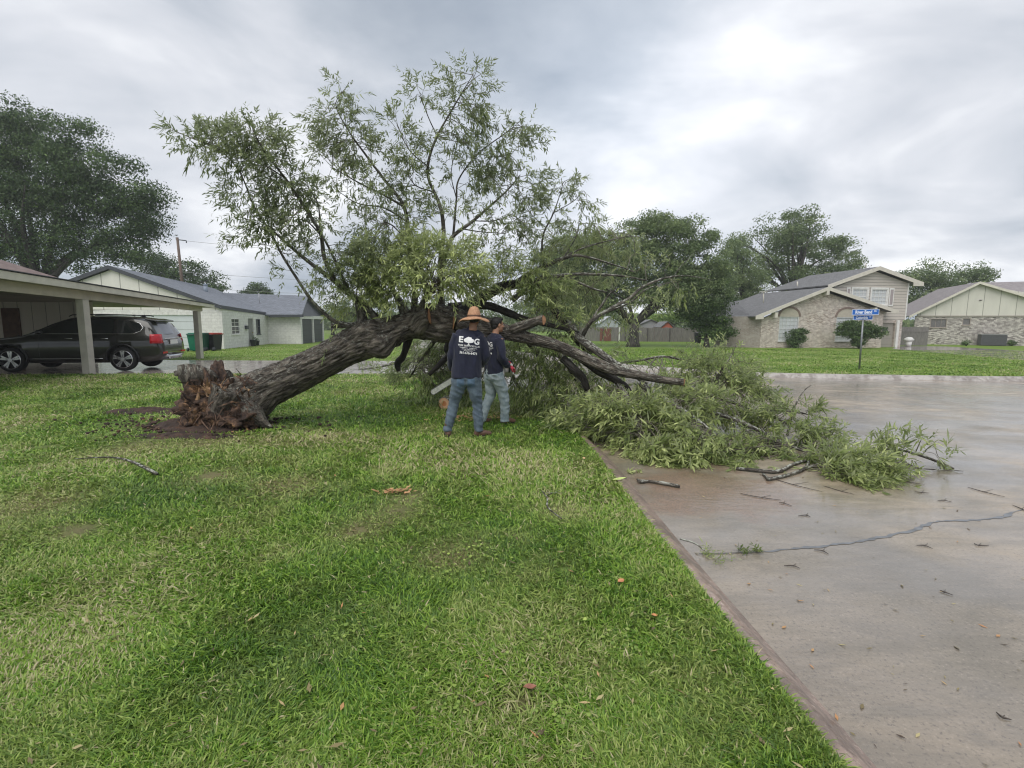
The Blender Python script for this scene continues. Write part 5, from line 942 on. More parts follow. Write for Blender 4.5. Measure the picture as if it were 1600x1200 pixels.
# ---------------- carport in front with its own beams and posts
CP = empty('carport', (-13.3, 18, 0), 'cream carport with square posts and low fascia beam at the left edge', 'carport')
M_post = paint('carport_paint', (.50, .47, .40), .6, .14, 2.5); M_beam = paint('carport_beam_paint', (.47, .42, .33), .6, .14, 2.5)
b1 = G(139.5, 584); b2 = G(312.5, 560.5)
def post(b, top, w, name='post'):
    mb = MB(); q = Vector((top.x, b.y, top.z)); mb.poly([(b.x - w, b.y - w, b.z), (b.x + w, b.y - w, b.z), (b.x + w, b.y + w, b.z), (b.x - w, b.y + w, b.z)], (q.x - b.x, 0, q.z - b.z)); return mb
t1 = P(b1.x / b1.y * F + 800, 468, b1.y); t1.x = b1.x; t2 = P(b2.x / b2.y * F + 800, 486, b2.y); t2.x = b2.x
post(b1, t1, .115).build('post', M_post, CP, bevel=.01); post(b2, t2, .115).build('post', M_post, CP, bevel=.01)
# beam line (front edge, x about -13.2), from left of the frame to the far post
BL = [P(-230, 447, 9.9), P(0, 456.8, 12.9), Vector((b1.x + .115, b1.y, t1.z)), Vector((b2.x + .115, b2.y + .3, t2.z))]
BLx = [Vector((b1.x + .115 + (y - b1.y) * (b2.x - b1.x) / (b2.y - b1.y), y, t1.z + (t2.z - t1.z) * (y - b1.y) / (b2.y - b1.y))) for y in (6.5, 12.9, b1.y, b2.y + .35)]
a, b = BLx[0], BLx[3]; dirb = (b - a)
FT = P(0, 427.5, 12.9).z - P(0, 456.8, 12.9).z
mb = MB()
for h0, h1, off, th in ((0.0, .26, 0, -.12),):
    mb.poly([a + Vector((off, 0, h0)), b + Vector((off, 0, h0)), b + Vector((off, 0, h1 - .06)), a + Vector((off, 0, h1 + .06))], (th, 0, 0))
bm_ = mb.build('beam', M_beam, CP)
mb = MB(); mb.poly([a + Vector((.30, 0, .30)), b + Vector((.30, .45, .18)), b + Vector((.30, .45, .32)), a + Vector((.30, 0, .52))], (-.04, 0, 0)); mb.poly([b + Vector((.30, .45, .18)), b + Vector((-6.5, .45, .18)), b + Vector((-6.5, .45, .32)), b + Vector((.30, .45, .32))], (0, -.04, 0)); mb.build('fascia', paint('carport_fascia', (.58, .55, .46), .55, .12, 3), CP)
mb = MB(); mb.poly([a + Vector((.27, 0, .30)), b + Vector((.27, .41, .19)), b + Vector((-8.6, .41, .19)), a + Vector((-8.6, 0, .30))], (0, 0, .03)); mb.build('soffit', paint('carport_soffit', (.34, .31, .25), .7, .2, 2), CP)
mb = MB(); mb.poly([a + Vector((.34, 0, .54)), b + Vector((.34, .48, .335)), b + Vector((-8.8, .48, .40)), a + Vector((-8.8, 0, .60))], (0, 0, .02)); mb.build('roof', M_dark, CP)
# second beam across the back row and side wall of the house with a brown door
mb = MB(); q0 = Vector((-22.5, 20.3, 0)); q1 = Vector((-17.2, 20.3, 0)); mb.poly([q0, q1, q1 + Vector((0, 0, 2.5)), q0 + Vector((0, 0, 2.5))], (0, .12, 0)); mb.poly([Vector((-22.4, 6, 0)), Vector((-22.4, 20.29, 0)), Vector((-22.4, 20.29, 2.5)), Vector((-22.4, 6, 2.5))], (-.12, 0, 0))
mb.build('wall', siding_mat('carport_siding', (.56, .53, .46), (1, .6, 0), 1.75, .035, .35), CP)
mb = MB(); dq = P(17, 500, 20.25); mb.poly([(dq.x - .36, 20.24, .02), (dq.x + .36, 20.24, .02), (dq.x + .36, 20.24, 2.1), (dq.x - .36, 20.24, 2.1)], (0, .04, 0)); dr = mb.build('door', paint('brown_door', (.09, .05, .03), .6, .4, 6), CP); mb = MB(); mb.ell((dq.x + .28, 20.21, 1.0), .03, 8, 6); mb.build('handle', M_dark, dr)
mb = MB(); mb.poly([Vector((-17.3, 20.1, 0)), Vector((-17.1, 20.1, 0)), Vector((-17.1, 20.1, 2.5)), Vector((-17.3, 20.1, 2.5))], (0, .19, 0)); mb.build('post', M_post, CP)
# main roof of that house: hip in brown shingles
HR = empty('shingle_roof_house', (-22, 13, 0), 'house with brown shingle hip roof rising above the carport, cut by the left edge', 'house')
A = P(90, 437, 14.8); Bq = P(-30, 399, 16.5); C_ = P(-700, 395, 16.5); D_ = Vector((A.x - .1, 5.0, A.z + .15))
mb = MB(); roof_slab(mb, [A, Bq, Vector((Bq.x - 1.0, 9.0, Bq.z + .1)), D_], .06); roof_slab(mb, [A, Vector((A.x - 9, 22, A.z)), Vector((Bq.x - 7, 17.5, Bq.z)), Bq], .06)
mb.build('roof', shingle_mat('brown_shingle', (.17, .12, .11), (.23, .17, .155), (0, 1, 0), (1, 0, .3)), HR)
mb = MB(); mb.poly([Vector((-30, 5.2, 0)), Vector((-23, 5.2, 0)), Vector((-23, 19.5, 0)), Vector((-30, 19.5, 0))], (0, 0, 2.75)); mb.build('wall', siding_mat('main_siding', (.56, .53, .46), (0, 1, 0), 1.75, .03), HR)

# ---------------- brick house with two-storey wing on the right
zR = -.25
def GR(px, py): return G(px, py)
BH = empty('split_level_house', (26, 41, zR), 'tan brick house with arched windows and two-storey sided wing', 'house')
o1 = G(1187, 543.5); o2 = G(1376, 541.5); o2 = Vector((o2.x, o1.y + 1.6, 0)); k_ = ray(1376, 541).x / ray(1376, 541).y; o2.x = k_ * o2.y
FB1 = Frame((o1.x, o1.y, zR), (o2.x - o1.x, o2.y - o1.y)); LW = (Vector((o2.x, o2.y, 0)) - Vector((o1.x, o1.y, 0))).length
M_brk = brick_mat('tan_brick', (.34, .25, .20), (.78, .68, .60), (.68, .64, .60), FB1.u, (.25, .085), .6, .012)
apx = FB1.px(1288, 451); zl = FB1.px(1183, 494)[1] ; zr_ = FB1.px(1392, 487)[1]
def ftop(x):
    return apx[1] - .22 - (apx[0] - x) * (apx[1] - zl) / apx[0] if x < apx[0] else apx[1] - .22 - (x - apx[0]) * (apx[1] - zr_) / (LW - apx[0])
ftop.brk = [apx[0]]
wA = (FB1.px(1217, 510)[0], FB1.px(1247, 510)[0]); wB = (FB1.px(1306, 510)[0], FB1.px(1338, 510)[0]); zw0 = FB1.px(1232, 533)[1]; zw1 = FB1.px(1232, 495)[1]
mb = MB(); wall_openings(mb, FB1, 0, LW, ftop, [(wA[0], wA[1], zw0, zw1), (wB[0], wB[1], zw0, zw1)], .2); mb.build('wall', M_brk, BH)
for w_ in (wA, wB):
    wi = window(FB1, w_[0], w_[1], zw0, zw1, BH, 5, 6, paint('window_frame_grey', (.62, .62, .61), .5), M_blind)
    mb = MB(); n_ = 18; cx0 = (w_[0] + w_[1]) / 2; rx = (w_[1] - w_[0]) / 2; ry = FB1.px(1232, 482)[1] - zw1
    mb.poly([FB1.p(cx0 + rx * math.cos(math.pi * k / n_), zw1 + .02 + ry * math.sin(math.pi * k / n_), .004) for k in range(n_ + 1)], FB1.n * .02); mb.build('arch_panel', paint('arch_tan', (.50, .45, .37), .7, .08, 6), wi)
    mb = MB(); pr = []
    for k in range(n_): 
        a0 = math.pi * k / n_; a1 = math.pi * (k + 1) / n_; mb.poly([FB1.p(cx0 + (rx + q) * math.cos(a), zw1 + .02 + (ry + q) * math.sin(a), .005) for q, a in ((0.0, a0), (.16, a0), (.16, a1), (0.0, a1))], FB1.n * .05)
    mb.build('arch_trim', paint('arch_brick', (.23, .17, .145), .8, .25, 14), wi)
# left brick wall running back
bk_dir = Vector((-.30, .954, 0)); LWx = Frame((o1.x - .0, o1.y + .01, zR), (-1, .42)); pz = LWx.px(1118, 500)[0]
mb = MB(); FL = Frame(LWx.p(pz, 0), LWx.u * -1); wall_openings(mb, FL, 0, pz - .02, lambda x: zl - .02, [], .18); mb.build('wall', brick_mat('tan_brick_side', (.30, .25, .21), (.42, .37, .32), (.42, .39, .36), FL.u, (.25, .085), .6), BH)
# roofs
M_sh = shingle_mat('grey_shingle', (.16, .16, .165), (.22, .22, .225), tuple(FB1.n), (FB1.u.x, FB1.u.y, .35))
ov = .45; apP = FB1.p(apx[0], apx[1], ov); eLp = FB1.p(FB1.px(1175, 496)[0], FB1.px(1175, 496)[1], ov); eRp = FB1.p(FB1.px(1396, 487.5)[0], FB1.px(1396, 487.5)[1], ov)
back = FB1.n * -9.0; mb = MB(); roof_slab(mb, [apP, apP + back, eLp + back + Vector((0, 0, .0)), eLp], .1); roof_slab(mb, [apP, eRp, eRp + back, apP + back], .1); rfm = mb.build('roof', M_sh, BH)
# the long slope going up from the left eave to the wing
LE = P(1122, 497, 45.5); LT = P(1132, 474, 50); mb = MB(); roof_slab(mb, [eLp + Vector((.0, .6, .02)), LE, LT, P(1195, 466, 50)], .1); roof_slab(mb, [P(1288, 452, 41.6), eLp + Vector((.3, .8, .06)), P(1192, 468, 49), P(1345, 428, 49)], .1); mb.build('roof', shingle_mat('grey_shingle_side', (.13, .13, .135), (.19, .19, .195), (1, 0, 0), (0, 1, .35)), BH)
mb = MB()
for a, b in ((apP, eLp), (apP, eRp)):
    mb.poly([a + Vector((0, 0, .12)), b + Vector((0, 0, .12)), b + Vector((0, 0, -.16)), a + Vector((0, 0, -.16))], FB1.n * .05)
for px_, q in ((1208, .0), (1285, 0), (1361, 0)):
    a_ = FB1.px(px_, 480)[0]; zt = ftop(a_) + .12; FB1.box(mb, a_ - .12, a_ + .12, zt - .42, zt, .0, ov + .06)
for e_, s_ in ((eLp, 1), (eRp, -1)):
    mb.poly([e_, e_ + FB1.u * s_ * .7 + Vector((0, 0, .27)), e_ + FB1.u * s_ * .7 + Vector((0, 0, -.12)), e_ + Vector((0, 0, -.16))], FB1.n * .045)
mb.build('fascia', paint('tan_trim', (.60, .56, .49), .55, .1, 4), rfm)
for (px_, py0, py1, D) in ((1193, 474, 457, 44), (1246, 450, 440, 46), (1353, 419, 412, 50)):
    a_ = P(px_, py0, D); b_ = P(px_, py1, D); mb = MB(); mb.tube([a_, b_], .05, 8)
    if px_ == 1193: mb.tube([b_, b_ + Vector((0, 0, .06))], [.16, .14], 10); mb.tube([b_ + Vector((-.35, 0, .05)), b_ + Vector((.35, 0, .05))], .03, 6)
    mb.build('vent_pipe', M_cream, rfm, True)
# two-storey wing
FW = Frame((0, 0, zR), FB1.u); base = P(1376, 541, o2.y + .8); FW.o = Vector((base.x, base.y, zR)) 
x0 = FW.px(1288, 450)[0]; x1 = FW.px(1419, 450)[0]; xg1 = FW.px(1400, 520)[0]; apw = FW.px(1368, 419); zwl = FW.px(1298, 447)[1]; zwr = FW.px(1436, 444)[1]; zj = FW.px(1400, 500)[1]; ar = FW.px(1436, 444)[0]; al = FW.px(1298, 447)[0]
def wtop(x): return apw[1] - .25 - (apw[0] - x) * (apw[1] - zwl) / (apw[0] - al) if x < apw[0] else apw[1] - .25 - (x - apw[0]) * (apw[1] - zwr) / (ar - apw[0])
wtop.brk = [apw[0]]
M_lap = siding_mat('lap_siding', (.56, .51, .46), (0, 0, 1), 4.2, .09, .15)
ww = [FW.px(p_, 462)[0] for p_ in (1331, 1355, 1361, 1386)]; wz = (FW.px(1360, 476)[1], FW.px(1360, 451.5)[1])
mb = MB(); wall_openings(mb, FW, x0, x1, wtop, [(ww[0], ww[1], wz[0], wz[1]), (ww[2], ww[3], wz[0], wz[1])], .2, zj); mb.build('upper_wall', M_lap, BH)
for k in (0, 2):
    wi = window(FW, ww[k], ww[k + 1], wz[0], wz[1], BH, 4, 4, M_white, M_blind, .07)
    mb = MB(); g_ = .10
    FW.box(mb, ww[k] - g_, ww[k + 1] + g_, wz[1] + .001, wz[1] + .14, .021, .05); FW.box(mb, ww[k] - g_, ww[k + 1] + g_, wz[0] - .15, wz[0] - .062, .021, .05); FW.box(mb, ww[k] - g_, ww[k] - .001, wz[0] - .06, wz[1], .021, .05); FW.box(mb, ww[k + 1] + .001, ww[k + 1] + g_, wz[0] - .06, wz[1], .021, .05); mb.build('trim', M_white, wi)
for a0, a1 in ((1322, 1328), (1389, 1396)):
    p0, p1 = FW.px(a0, 462)[0], FW.px(a1, 462)[0]; mb = MB(); FW.box(mb, p0, p1, wz[0] - .1, wz[1] + .1, .003, .05); sh = mb.build('shutter', M_white, BH); mb = MB(); FW.box(mb, p0 + .08, p1 - .08, wz[0] + .02, wz[1] - .02, .051, .06); mb.build('louvre', paint('louvre_mauve', (.36, .31, .31), .6, .2, 20), sh)
mb = MB(); FW.box(mb, x1 - .07, x1 + .04, zj, wtop(x1), .003, .05); mb.build('corner_board', M_white, BH)
# garage below
gx0 = FW.px(1374, 520)[0]; gx1 = FW.px(1401, 520)[0]; mb = MB(); FW.box(mb, x1 - .9, x1 - .25, -.2, zj - .01, -.2, 0.0); FW.box(mb, gx0 - 4, gx0 - .01, -.2, zj - .01, -.2, 0); FW.box(mb, gx0, x1 - .91, zj - .25, zj - .012, -.2, -.01); mb.build('wall', M_brk, BH)
mb = MB(); FW.box(mb, gx0, x1 - .92, -.1, zj - .26, -.22, -.14); gd_ = mb.build('garage_door', siding_mat('garage_tan', (.36, .33, .29), (0, 0, 1), 1.9, .02, .1), BH); mb = MB(); h_ = FW.px(1384, 514); FW.box(mb, h_[0] - .35, h_[0] + .3, h_[1] - .18, h_[1] + .12, -.139, -.12); mb.build('window', M_glass, gd_)
mb = MB(); q = FW.px(1400.5, 520)[0]; FW.box(mb, q - .14, q + .10, -.1, zj - .015, .002, .14); mb.build('post', M_white, BH)
apW = FW.p(apw[0], apw[1], .4); lW = FW.p(al - .6, zwl - .05, .4); rW = FW.p(ar, zwr, .4); backw = FW.n * -8; mb = MB(); roof_slab(mb, [apW, lW, lW + backw, apW + backw], .1); roof_slab(mb, [apW, apW + backw, rW + backw, rW], .1); rw = mb.build('roof', M_sh, BH)
mb = MB()
for a, b in ((apW, lW), (apW, rW)): mb.poly([a + Vector((0, 0, .12)), b + Vector((0, 0, .12)), b + Vector((0, 0, -.2)), a + Vector((0, 0, -.2))], FW.n * .05)
mb.poly([rW + Vector((0, 0, -.2)), rW - FW.u * 1.0 + Vector((0, 0, -.2)), rW - FW.u * 1.0 + Vector((0, 0, .25)), rW], FW.n * .045); mb.build('fascia', paint('tan_trim', (.60, .56, .49)), rw)
sd_ = Frame(FW.p(x1, 0), FW.n * -1); mb = MB(); wall_openings(mb, sd_, .2, 8, lambda a: wtop(x1), [], .18); mb.build('wall', M_lap, BH)

# ---------------- far right house
FH = empty('ranch_house', (48, 49, zR), 'low house with pale board gable and speckled brick wall at the right edge', 'house')
c0 = G(1426, 537.5); c1 = G(1600, 540); FF = Frame((c0.x, c0.y, zR), (c1.x + 1 - c0.x, c1.y - c0.y - 2)); X = lambda a, b: FF.px(a, b)
M_spk = brick_mat('speckled_brick', (.12, .095, .09), (.75, .70, .64), (.45, .42, .39), FF.u, (.26, .10), .6, .012, .8, .1)
zb_ = X(1500, 494)[1]; op = [(X(1454, 500)[0], X(1480, 500)[0], X(1470, 512)[1], X(1470, 498)[1]), (X(1504, 500)[0], X(1517, 500)[0], X(1510, 508)[1], X(1510, 497)[1])]
mb = MB(); wall_openings(mb, FF, 0, 21, lambda x: zb_, op, .2); mb.build('wall', M_spk, FH)
for o_ in op: window(FF, *o_, FH, 3 if o_[1] - o_[0] > 1 else 1, 1, paint('frame_taupe', (.35, .30, .26), .6), paint('curtain_grey', (.16, .15, .15), .35, .2, 8))
ap = X(1529, 442); el_ = X(1419, 495); fs_ = (ap[1] - el_[1]) / (ap[0] - el_[0]); er_ = X(1600, 463)
def ht(x): return ap[1] - .15 - fs_ * (ap[0] - x) if x < ap[0] else ap[1] - .15 - (x - ap[0]) * (ap[1] - er_[1]) / (er_[0] - ap[0])
ht2 = lambda x: max(ht(x), zb_ + .03)
ht2.brk = [ap[0]]
mb = MB(); wall_openings(mb, FF, el_[0] + .8, 17.5, ht2, [], .24, zb_ + .01); o = mb.build('gable', siding_mat('pale_board_gable', (.64, .62, .55), tuple(FF.u), .82, .025, .3), FH)
mb = MB(); FF.box(mb, 0, 17.5, zb_ - .05, zb_ + .06, .002, .08); mb.build('trim', paint('taupe_trim', (.32, .29, .25), .6), FH)
aP = FF.p(ap[0], ap[1], .35); lP = FF.p(el_[0], el_[1], .35); rP = FF.p(17.6, ht(17.6) + .15, .35); bb = FF.n * -11; mb = MB(); roof_slab(mb, [aP, lP, lP + bb, aP + bb], .1); roof_slab(mb, [aP, aP + bb, rP + bb, rP], .1); roof_slab(mb, [P(1529, 443, 54), P(1760, 437.5, 54), P(1760, 470, 49), P(1530, 470, 49)], .1)
rfh = mb.build('roof', shingle_mat('mauve_shingle', (.27, .24, .245), (.34, .31, .31), tuple(FF.u), (FF.n.x, FF.n.y, .35)), FH)
mb = MB()
for a, b in ((aP, lP), (aP, rP)): mb.poly([a + Vector((0, 0, .11)), b + Vector((0, 0, .11)), b + Vector((0, 0, -.13)), a + Vector((0, 0, -.13))], FF.n * .05)
mb.build('fascia', M_cream, rfh)
ac = X(1542, 530); AC = empty('air_conditioner', FF.p(ac[0], 0, 1.0), 'dark grey air conditioning unit against the speckled brick wall', 'air conditioner'); mb = MB(); w_ = .95; FF.box(mb, ac[0] - w_, ac[0] + w_, .02, X(1540, 523)[1], .6, 1.5); mb.build('cabinet', paint('ac_grey', (.09, .09, .10), .5, .2, 8), AC, bevel=.03)
mb = MB()
for k in range(14): z = .1 + k * .075; FF.box(mb, ac[0] - w_ + .08, ac[0] + w_ - .08, z, z + .02, 1.505, 1.53)
mb.build('grille', paint('ac_louvre', (.16, .16, .17), .5), AC); mb = MB(); FF.box(mb, ac[0] - w_ - .05, ac[0] + w_ + .05, X(1540, 523)[1] + .004, X(1540, 522)[1] + .02, .57, 1.53); mb.build('cover', paint('ac_top', (.25, .25, .25), .5), AC)
# driveway of that house
q = [G(1392, 545), G(1600, 563), G(1720, 575), G(1720, 553), G(1600, 548.5), G(1478, 541.5), G(1410, 541)]
sheet('side_driveway', [(p.x, p.y) for p in q], M_gutter, .014)
# wooden fence and things beyond
FE = empty('wooden_fence', P(1000, 532, 53), 'weathered grey plank fence across the back of the far lawn', 'fence'); f0 = P(905, 532, 53.5); f1 = P(1092, 532, 53.5); ff = Frame((f0.x, f0.y, -.25), (1, 0)); L = f1.x - f0.x; mb = MB(); r = random.Random(2); k = 0; a = 0
ztf = ff.px(1000, 511.5)[1]
while a < L: w_ = .145; FFh = ztf + r.uniform(-.05, .03); ff.box(mb, a, a + w_ - .012, 0, FFh, r.uniform(-.01, .01) - .02, .015); a += w_
def fence_wood():
    t = NT('fence_wood'); n = t.noise(4, 4, .6, stretch=(6, 6, .5)); c = t.ramp(n, [(.3, (.13, .12, .115)), (.7, (.27, .25, .235))]); t.col(c); t.rough(.8); return t.m
mb.build('planks', fence_wood(), FE)
for k in range(int(L / 2.4)):
    mb = MB(); ff.box(mb, k * 2.4 + .1, k * 2.4 + .2, 0, ztf - .1, .02, .09); mb.build('post', paint('fence_post', (.10, .09, .085), .8, .3, 6), FE)
gt = ff.px(946, 520)[0]; mb = MB(); ff.box(mb, gt - .6, gt + .6, .05, ztf - .15, .022, .06); mb.build('gate', paint('fence_red', (.20, .085, .065), .7, .2, 5), FE); gt = ff.px(967.5, 520)[0]; mb = MB(); ff.box(mb, gt - .07, gt + .07, 0, ztf, .06, .12); mb.build('post', M_white, FE)
def shed(px0, px1, pyt, pye, D, wall, roof, label):
    root = empty('garden_shed', P((px0 + px1) / 2, 530, D), label, 'shed'); a = P(px0, pye, D); b = P(px1, pye, D); c = P((px0 + px1) / 2, pyt, D); mb = MB(); mb.poly([Vector((a.x, D, -.25)), Vector((b.x, D, -.25)), b, c, a], (0, 3, 0)); mb.build('wall', wall, root); mb = MB(); roof_slab(mb, [c + Vector((0, -.2, .02)), a + Vector((-.2, -.2, 0)), a + Vector((-.2, 3.2, 0)), c + Vector((0, 3.2, .02))], .06); roof_slab(mb, [c + Vector((0, -.2, .02)), c + Vector((0, 3.2, .02)), b + Vector((.2, 3.2, 0)), b + Vector((.2, -.2, 0))], .06); mb.build('roof', roof, root)
shed(1034, 1052, 503, 512, 60, paint('shed_red', (.50, .13, .09), .6), M_sh, 'small red gabled shed peeping over the wooden fence')
shed(1000, 1034, 500, 508, 64, paint('shed_grey', (.3, .3, .32), .6), M_sh, 'grey shed roof seen over the fence right of the oak trunk')
shed(938, 966, 495, 506, 66, paint('shed_pale', (.42, .45, .48), .6), paint('pale_roof', (.5, .52, .55), .5), 'pale roofed shed seen over the fence left of the oak trunk')
cn = P(1090, 533, 50); mb = MB(); cn.z = -.25; mb.tube([cn, cn + Vector((0, 0, 1.0))], [.3, .36], 12); mb.tube([cn + Vector((0, 0, 1.0)), cn + Vector((0, 0, 1.08))], [.4, .35], 12); tag(mb.build('waste_bin', M_binb, None, loc=cn), 'black waste bin standing at the right end of the fence by the bush', 'bin')
# shrubs before the brick house
def shrub(label, blobs, base, seed, leaf=.07, puff=.28, grp='shrubs before the brick house'):
    root = empty('shrub', base, label, 'shrub', grp); PC = crown('foliage', root, blobs, leaf, puff, seed, M_bush, 60, 1.5); mb = MB(); r = random.Random(seed); b = Vector(base)
    for _ in range(9): t_ = Vector(PC[r.randrange(len(PC))]); mb.tube([b, b.lerp(t_, .5) + Vector((r.gauss(0, .06), r.gauss(0, .06), .1)), t_], [.03, .02, .008], 6)
    mb.build('stem', M_bole, root, True, bark=True)
s1 = G(1243, 544); shrub('small round green shrub before the left arched window', [(1245, 526, s1.y, 15, 11), (1240, 536, s1.y, 8, 7), (1252, 520, s1.y, 8, 8)], s1, 301)
s2 = G(1342, 545); shrub('wide vase-shaped shrub before the right arched window, behind the sign pole', [(1342, 514, s2.y, 32, 8), (1318, 518, s2.y, 14, 8), (1368, 520, s2.y, 18, 8), (1340, 526, s2.y, 18, 10), (1340, 536, s2.y, 9, 7), (1328, 508, s2.y, 16, 6), (1352, 508, s2.y, 16, 6)], s2, 302)
for px_, l_ in ((1510, 'tiny dry shrub at the foot of the speckled wall left of the air conditioner'), (1581, 'tiny dry shrub at the foot of the speckled wall right of the air conditioner')): s_ = G(px_, 540.5); shrub(l_, [(px_, 535, s_.y, 6, 4)], s_, px_, .06, .25, 'dry shrubs at the speckled wall')
# white sack and bucket by the garage
bk_ = G(1411, 541); bk_.y -= .6; root = empty('bucket', bk_, 'white bucket with white sack on top beside the garage post', 'bucket'); mb = MB(); mb.tube([bk_, bk_ + Vector((0, 0, .42))], [.2, .24], 14); mb.build('pail', M_white, root, True); mb = MB(); lump(mb, bk_ + Vector((0, 0, .62)), (.42, .3, .24), 3, .2, 2, 20, 14); mb.build('sack', M_white, root, True)
# street sign
sg = G(1342.5, 577.5); SG = empty('street_sign', sg, 'blue street name sign with two blades on a leaning grey pole', 'sign'); top = P(1348.5, 499, sg.y); mb = MB(); mb.tube([sg, top], .032, 10); mb.build('pole', paint('galvanised', (.22, .23, .24), .45, .15, 10, .6), SG, True)
M_blue = paint('sign_blue', (.015, .13, .50), .4, .08, 3); M_let = paint('sign_letters', (.75, .80, .90), .5, .03, 3)
def text(body, size, mat, parent, loc, u, up, name='lettering', bold=.0, width=None, height=None):
    c = bpy.data.curves.new(name, 'FONT'); c.body = body; c.size = size; c.offset = bold; c.resolution_u = 3; c.align_x = 'LEFT'; ob = bpy.data.objects.new('tmp', c); COL.objects.link(ob); bpy.context.view_layer.update()
    me = bpy.data.meshes.new_from_object(ob.evaluated_get(bpy.context.evaluated_depsgraph_get())); bpy.data.objects.remove(ob); V = np.array([v.co[:] for v in me.vertices]); mn = V.min(0); mx_ = V.max(0); sx = (width / (mx_[0] - mn[0])) if width else 1; sy = (height / (mx_[1] - mn[1])) if height else sx
    off = abs_loc(parent); u = Vector(u); up = Vector(up)
    for v in me.vertices: q = Vector(loc) + u * (v.co.x - mn[0]) * sx + up * (v.co.y - mn[1]) * sy - off; v.co = q
    me.materials.clear(); me.materials.append(mat); o = bpy.data.objects.new(name, me); COL.objects.link(o); o.parent = parent; return o
def blade(x0, x1, yt, yb, D, body, small, yaw):
    a = P(x0, yb, D); w = (P(x1, yb, D) - a).length; h = P(x0, yt, D).z - a.z; u = Vector((math.cos(yaw), math.sin(yaw), .02)).normalized(); up = Vector((0, 0, 1)); n = u.cross(up); mb = MB(); mb.poly([a, a + u * w, a + u * w + up * h, a + up * h], n * -.012); b = mb.build('sign_blade', M_blue, SG)
    mb = MB(); e = .012
    for q in ([0, w, 0, e], [0, w, h - e, h], [0, e, e, h - e], [w - e, w, e, h - e]): mb.poly([a + u * q[0] + up * q[2], a + u * q[1] + up * q[2], a + u * q[1] + up * q[3], a + u * q[0] + up * q[3]], n * .003)
    mb.build('border', M_let, b); text(body, .1, M_let, b, a + u * w * .12 + up * h * .2 + n * .006, u, up, width=w * .62, height=h * .62, bold=.004); text(small, .1, M_let, b, a + u * w * .82 + up * h * .5 + n * .006, u, up, width=w * .1, height=h * .32, bold=.003)
blade(1331, 1370, 483.5, 492.3, sg.y, 'River Bend', 'Dr', -.12); blade(1333, 1366, 492.8, 500, sg.y + .05, 'Columbia', 'Dr', .1)
# utility pole with wires
up_ = P(285, 446, 58); tp_ = P(277, 371, 58); UPo = empty('utility_pole', (up_.x, 58, -.25), 'wooden utility pole rising behind the white house roof beside the dark oak', 'pole'); mb = MB(); mb.tube([Vector((up_.x + .3, 58, -.25)), up_, tp_], [.2, .17, .13], 12); mb.build('mast', paint('pole_wood', (.13, .09, .07), .8, .25, 4), UPo, True)
mb = MB(); p0 = P(275, 374, 58); p1 = P(291, 376, 58); mb.tube([p0, p1], .05, 6); mb.tube([p1, p1 + Vector((0, 0, -.25))], .06, 8); mb.build('bracket', M_dark, UPo, True)
for i_, (a_, b_) in enumerate((((277, 375), (740, 402)), ((283, 425), (760, 440)), ((284, 448), (770, 460)))):
    s0 = P(*a_, 58); s1_ = P(*b_, 62); mb = MB(); n_ = 14; mb.tube([s0.lerp(s1_, k / n_) - Vector((0, 0, .5 * math.sin(math.pi * k / n_))) for k in range(n_ + 1)], .018, 5); o = mb.build('power_line', paint('wire', (.25, .25, .26), .5), UPo)
# grey gate between the two right-hand houses
ga = P(1403, 541, 47); gb = P(1428, 541, 47.5); GT = empty('side_gate', (ga.x, ga.y, zR), 'grey board gate closing the gap between the brick house and the low house', 'gate'); fg = Frame((ga.x - .6, ga.y, zR), (1, .02)); Lg = gb.x - ga.x + 1.4; mb = MB(); a = 0
while a < Lg: fg.box(mb, a, a + .17, 0, 1.75, -.02 + .004 * (int(a * 9) % 3), .02); a += .18
mb.build('planks', bpy.data.materials['fence_wood'], GT); mb = MB(); fg.box(mb, 0, Lg, 1.3, 1.4, .021, .05); mb.build('rail', bpy.data.materials['fence_wood'], GT)
# ================================================================ PARKED CAR
CAR = empty('parked_car', (0, 0, 0), 'dark bronze sport utility vehicle parked under the carport, tail towards the street', 'car')
PROF = [(-1.13, .62), (-1.12, .92), (-1.06, 1.08), (-.98, 1.22), (-.80, 1.60), (-.68, 1.70), (-.3, 1.755), (.3, 1.78), (1.0, 1.78), (1.5, 1.74), (1.9, 1.62), (2.35, 1.34), (2.65, 1.17), (3.0, 1.12), (3.5, 1.06), (3.85, .98), (4.0, .82), (4.05, .62)]
def lerp_t(tb, x):
    if x <= tb[0][0]: return tb[0][1]
    for (a, b), (c, d) in zip(tb, tb[1:]):
        if x <= c: return b + (d - b) * (x - a) / (c - a)
    return tb[-1][1]
HW = [(-1.13, .80), (-1.08, .88), (-.95, .94), (-.6, .975), (0, .985), (2.8, .985), (3.4, .965), (3.8, .88), (4.0, .72), (4.05, .62)]
ZB = [(-1.13, .48), (-1.0, .34), (-.6, .27), (3.5, .27), (3.9, .32), (4.05, .45)]
def ring(x):
    w = lerp_t(HW, x); zt = lerp_t(PROF, x); zb = min(lerp_t(ZB, x), zt - .1); belt = min(1.20 - .02 * x * .5, zt - .04); roof = max(0, min(1, (zt - belt) / .5)); wr = w * (.97 - .20 * roof)
    def L(a, b, t): return a + (b - a) * t
    mid = (belt + zt) / 2
    return [(0, zb), (w * .8, zb), (w * .96, L(zb, belt, .07)), (w * .985, L(zb, belt, .25)), (w * 1.0, L(zb, belt, .5)), (w * .995, L(zb, belt, .75)), (w * .965, L(zb, belt, .93)), (w * .935, belt), (L(w * .93, wr, .5), L(belt, zt, .5)), (L(w * .93, wr, .92), L(belt, zt, .86)), (wr * .82, zt - .015 * roof), (wr * .4, zt + .012), (0, zt + .016)]
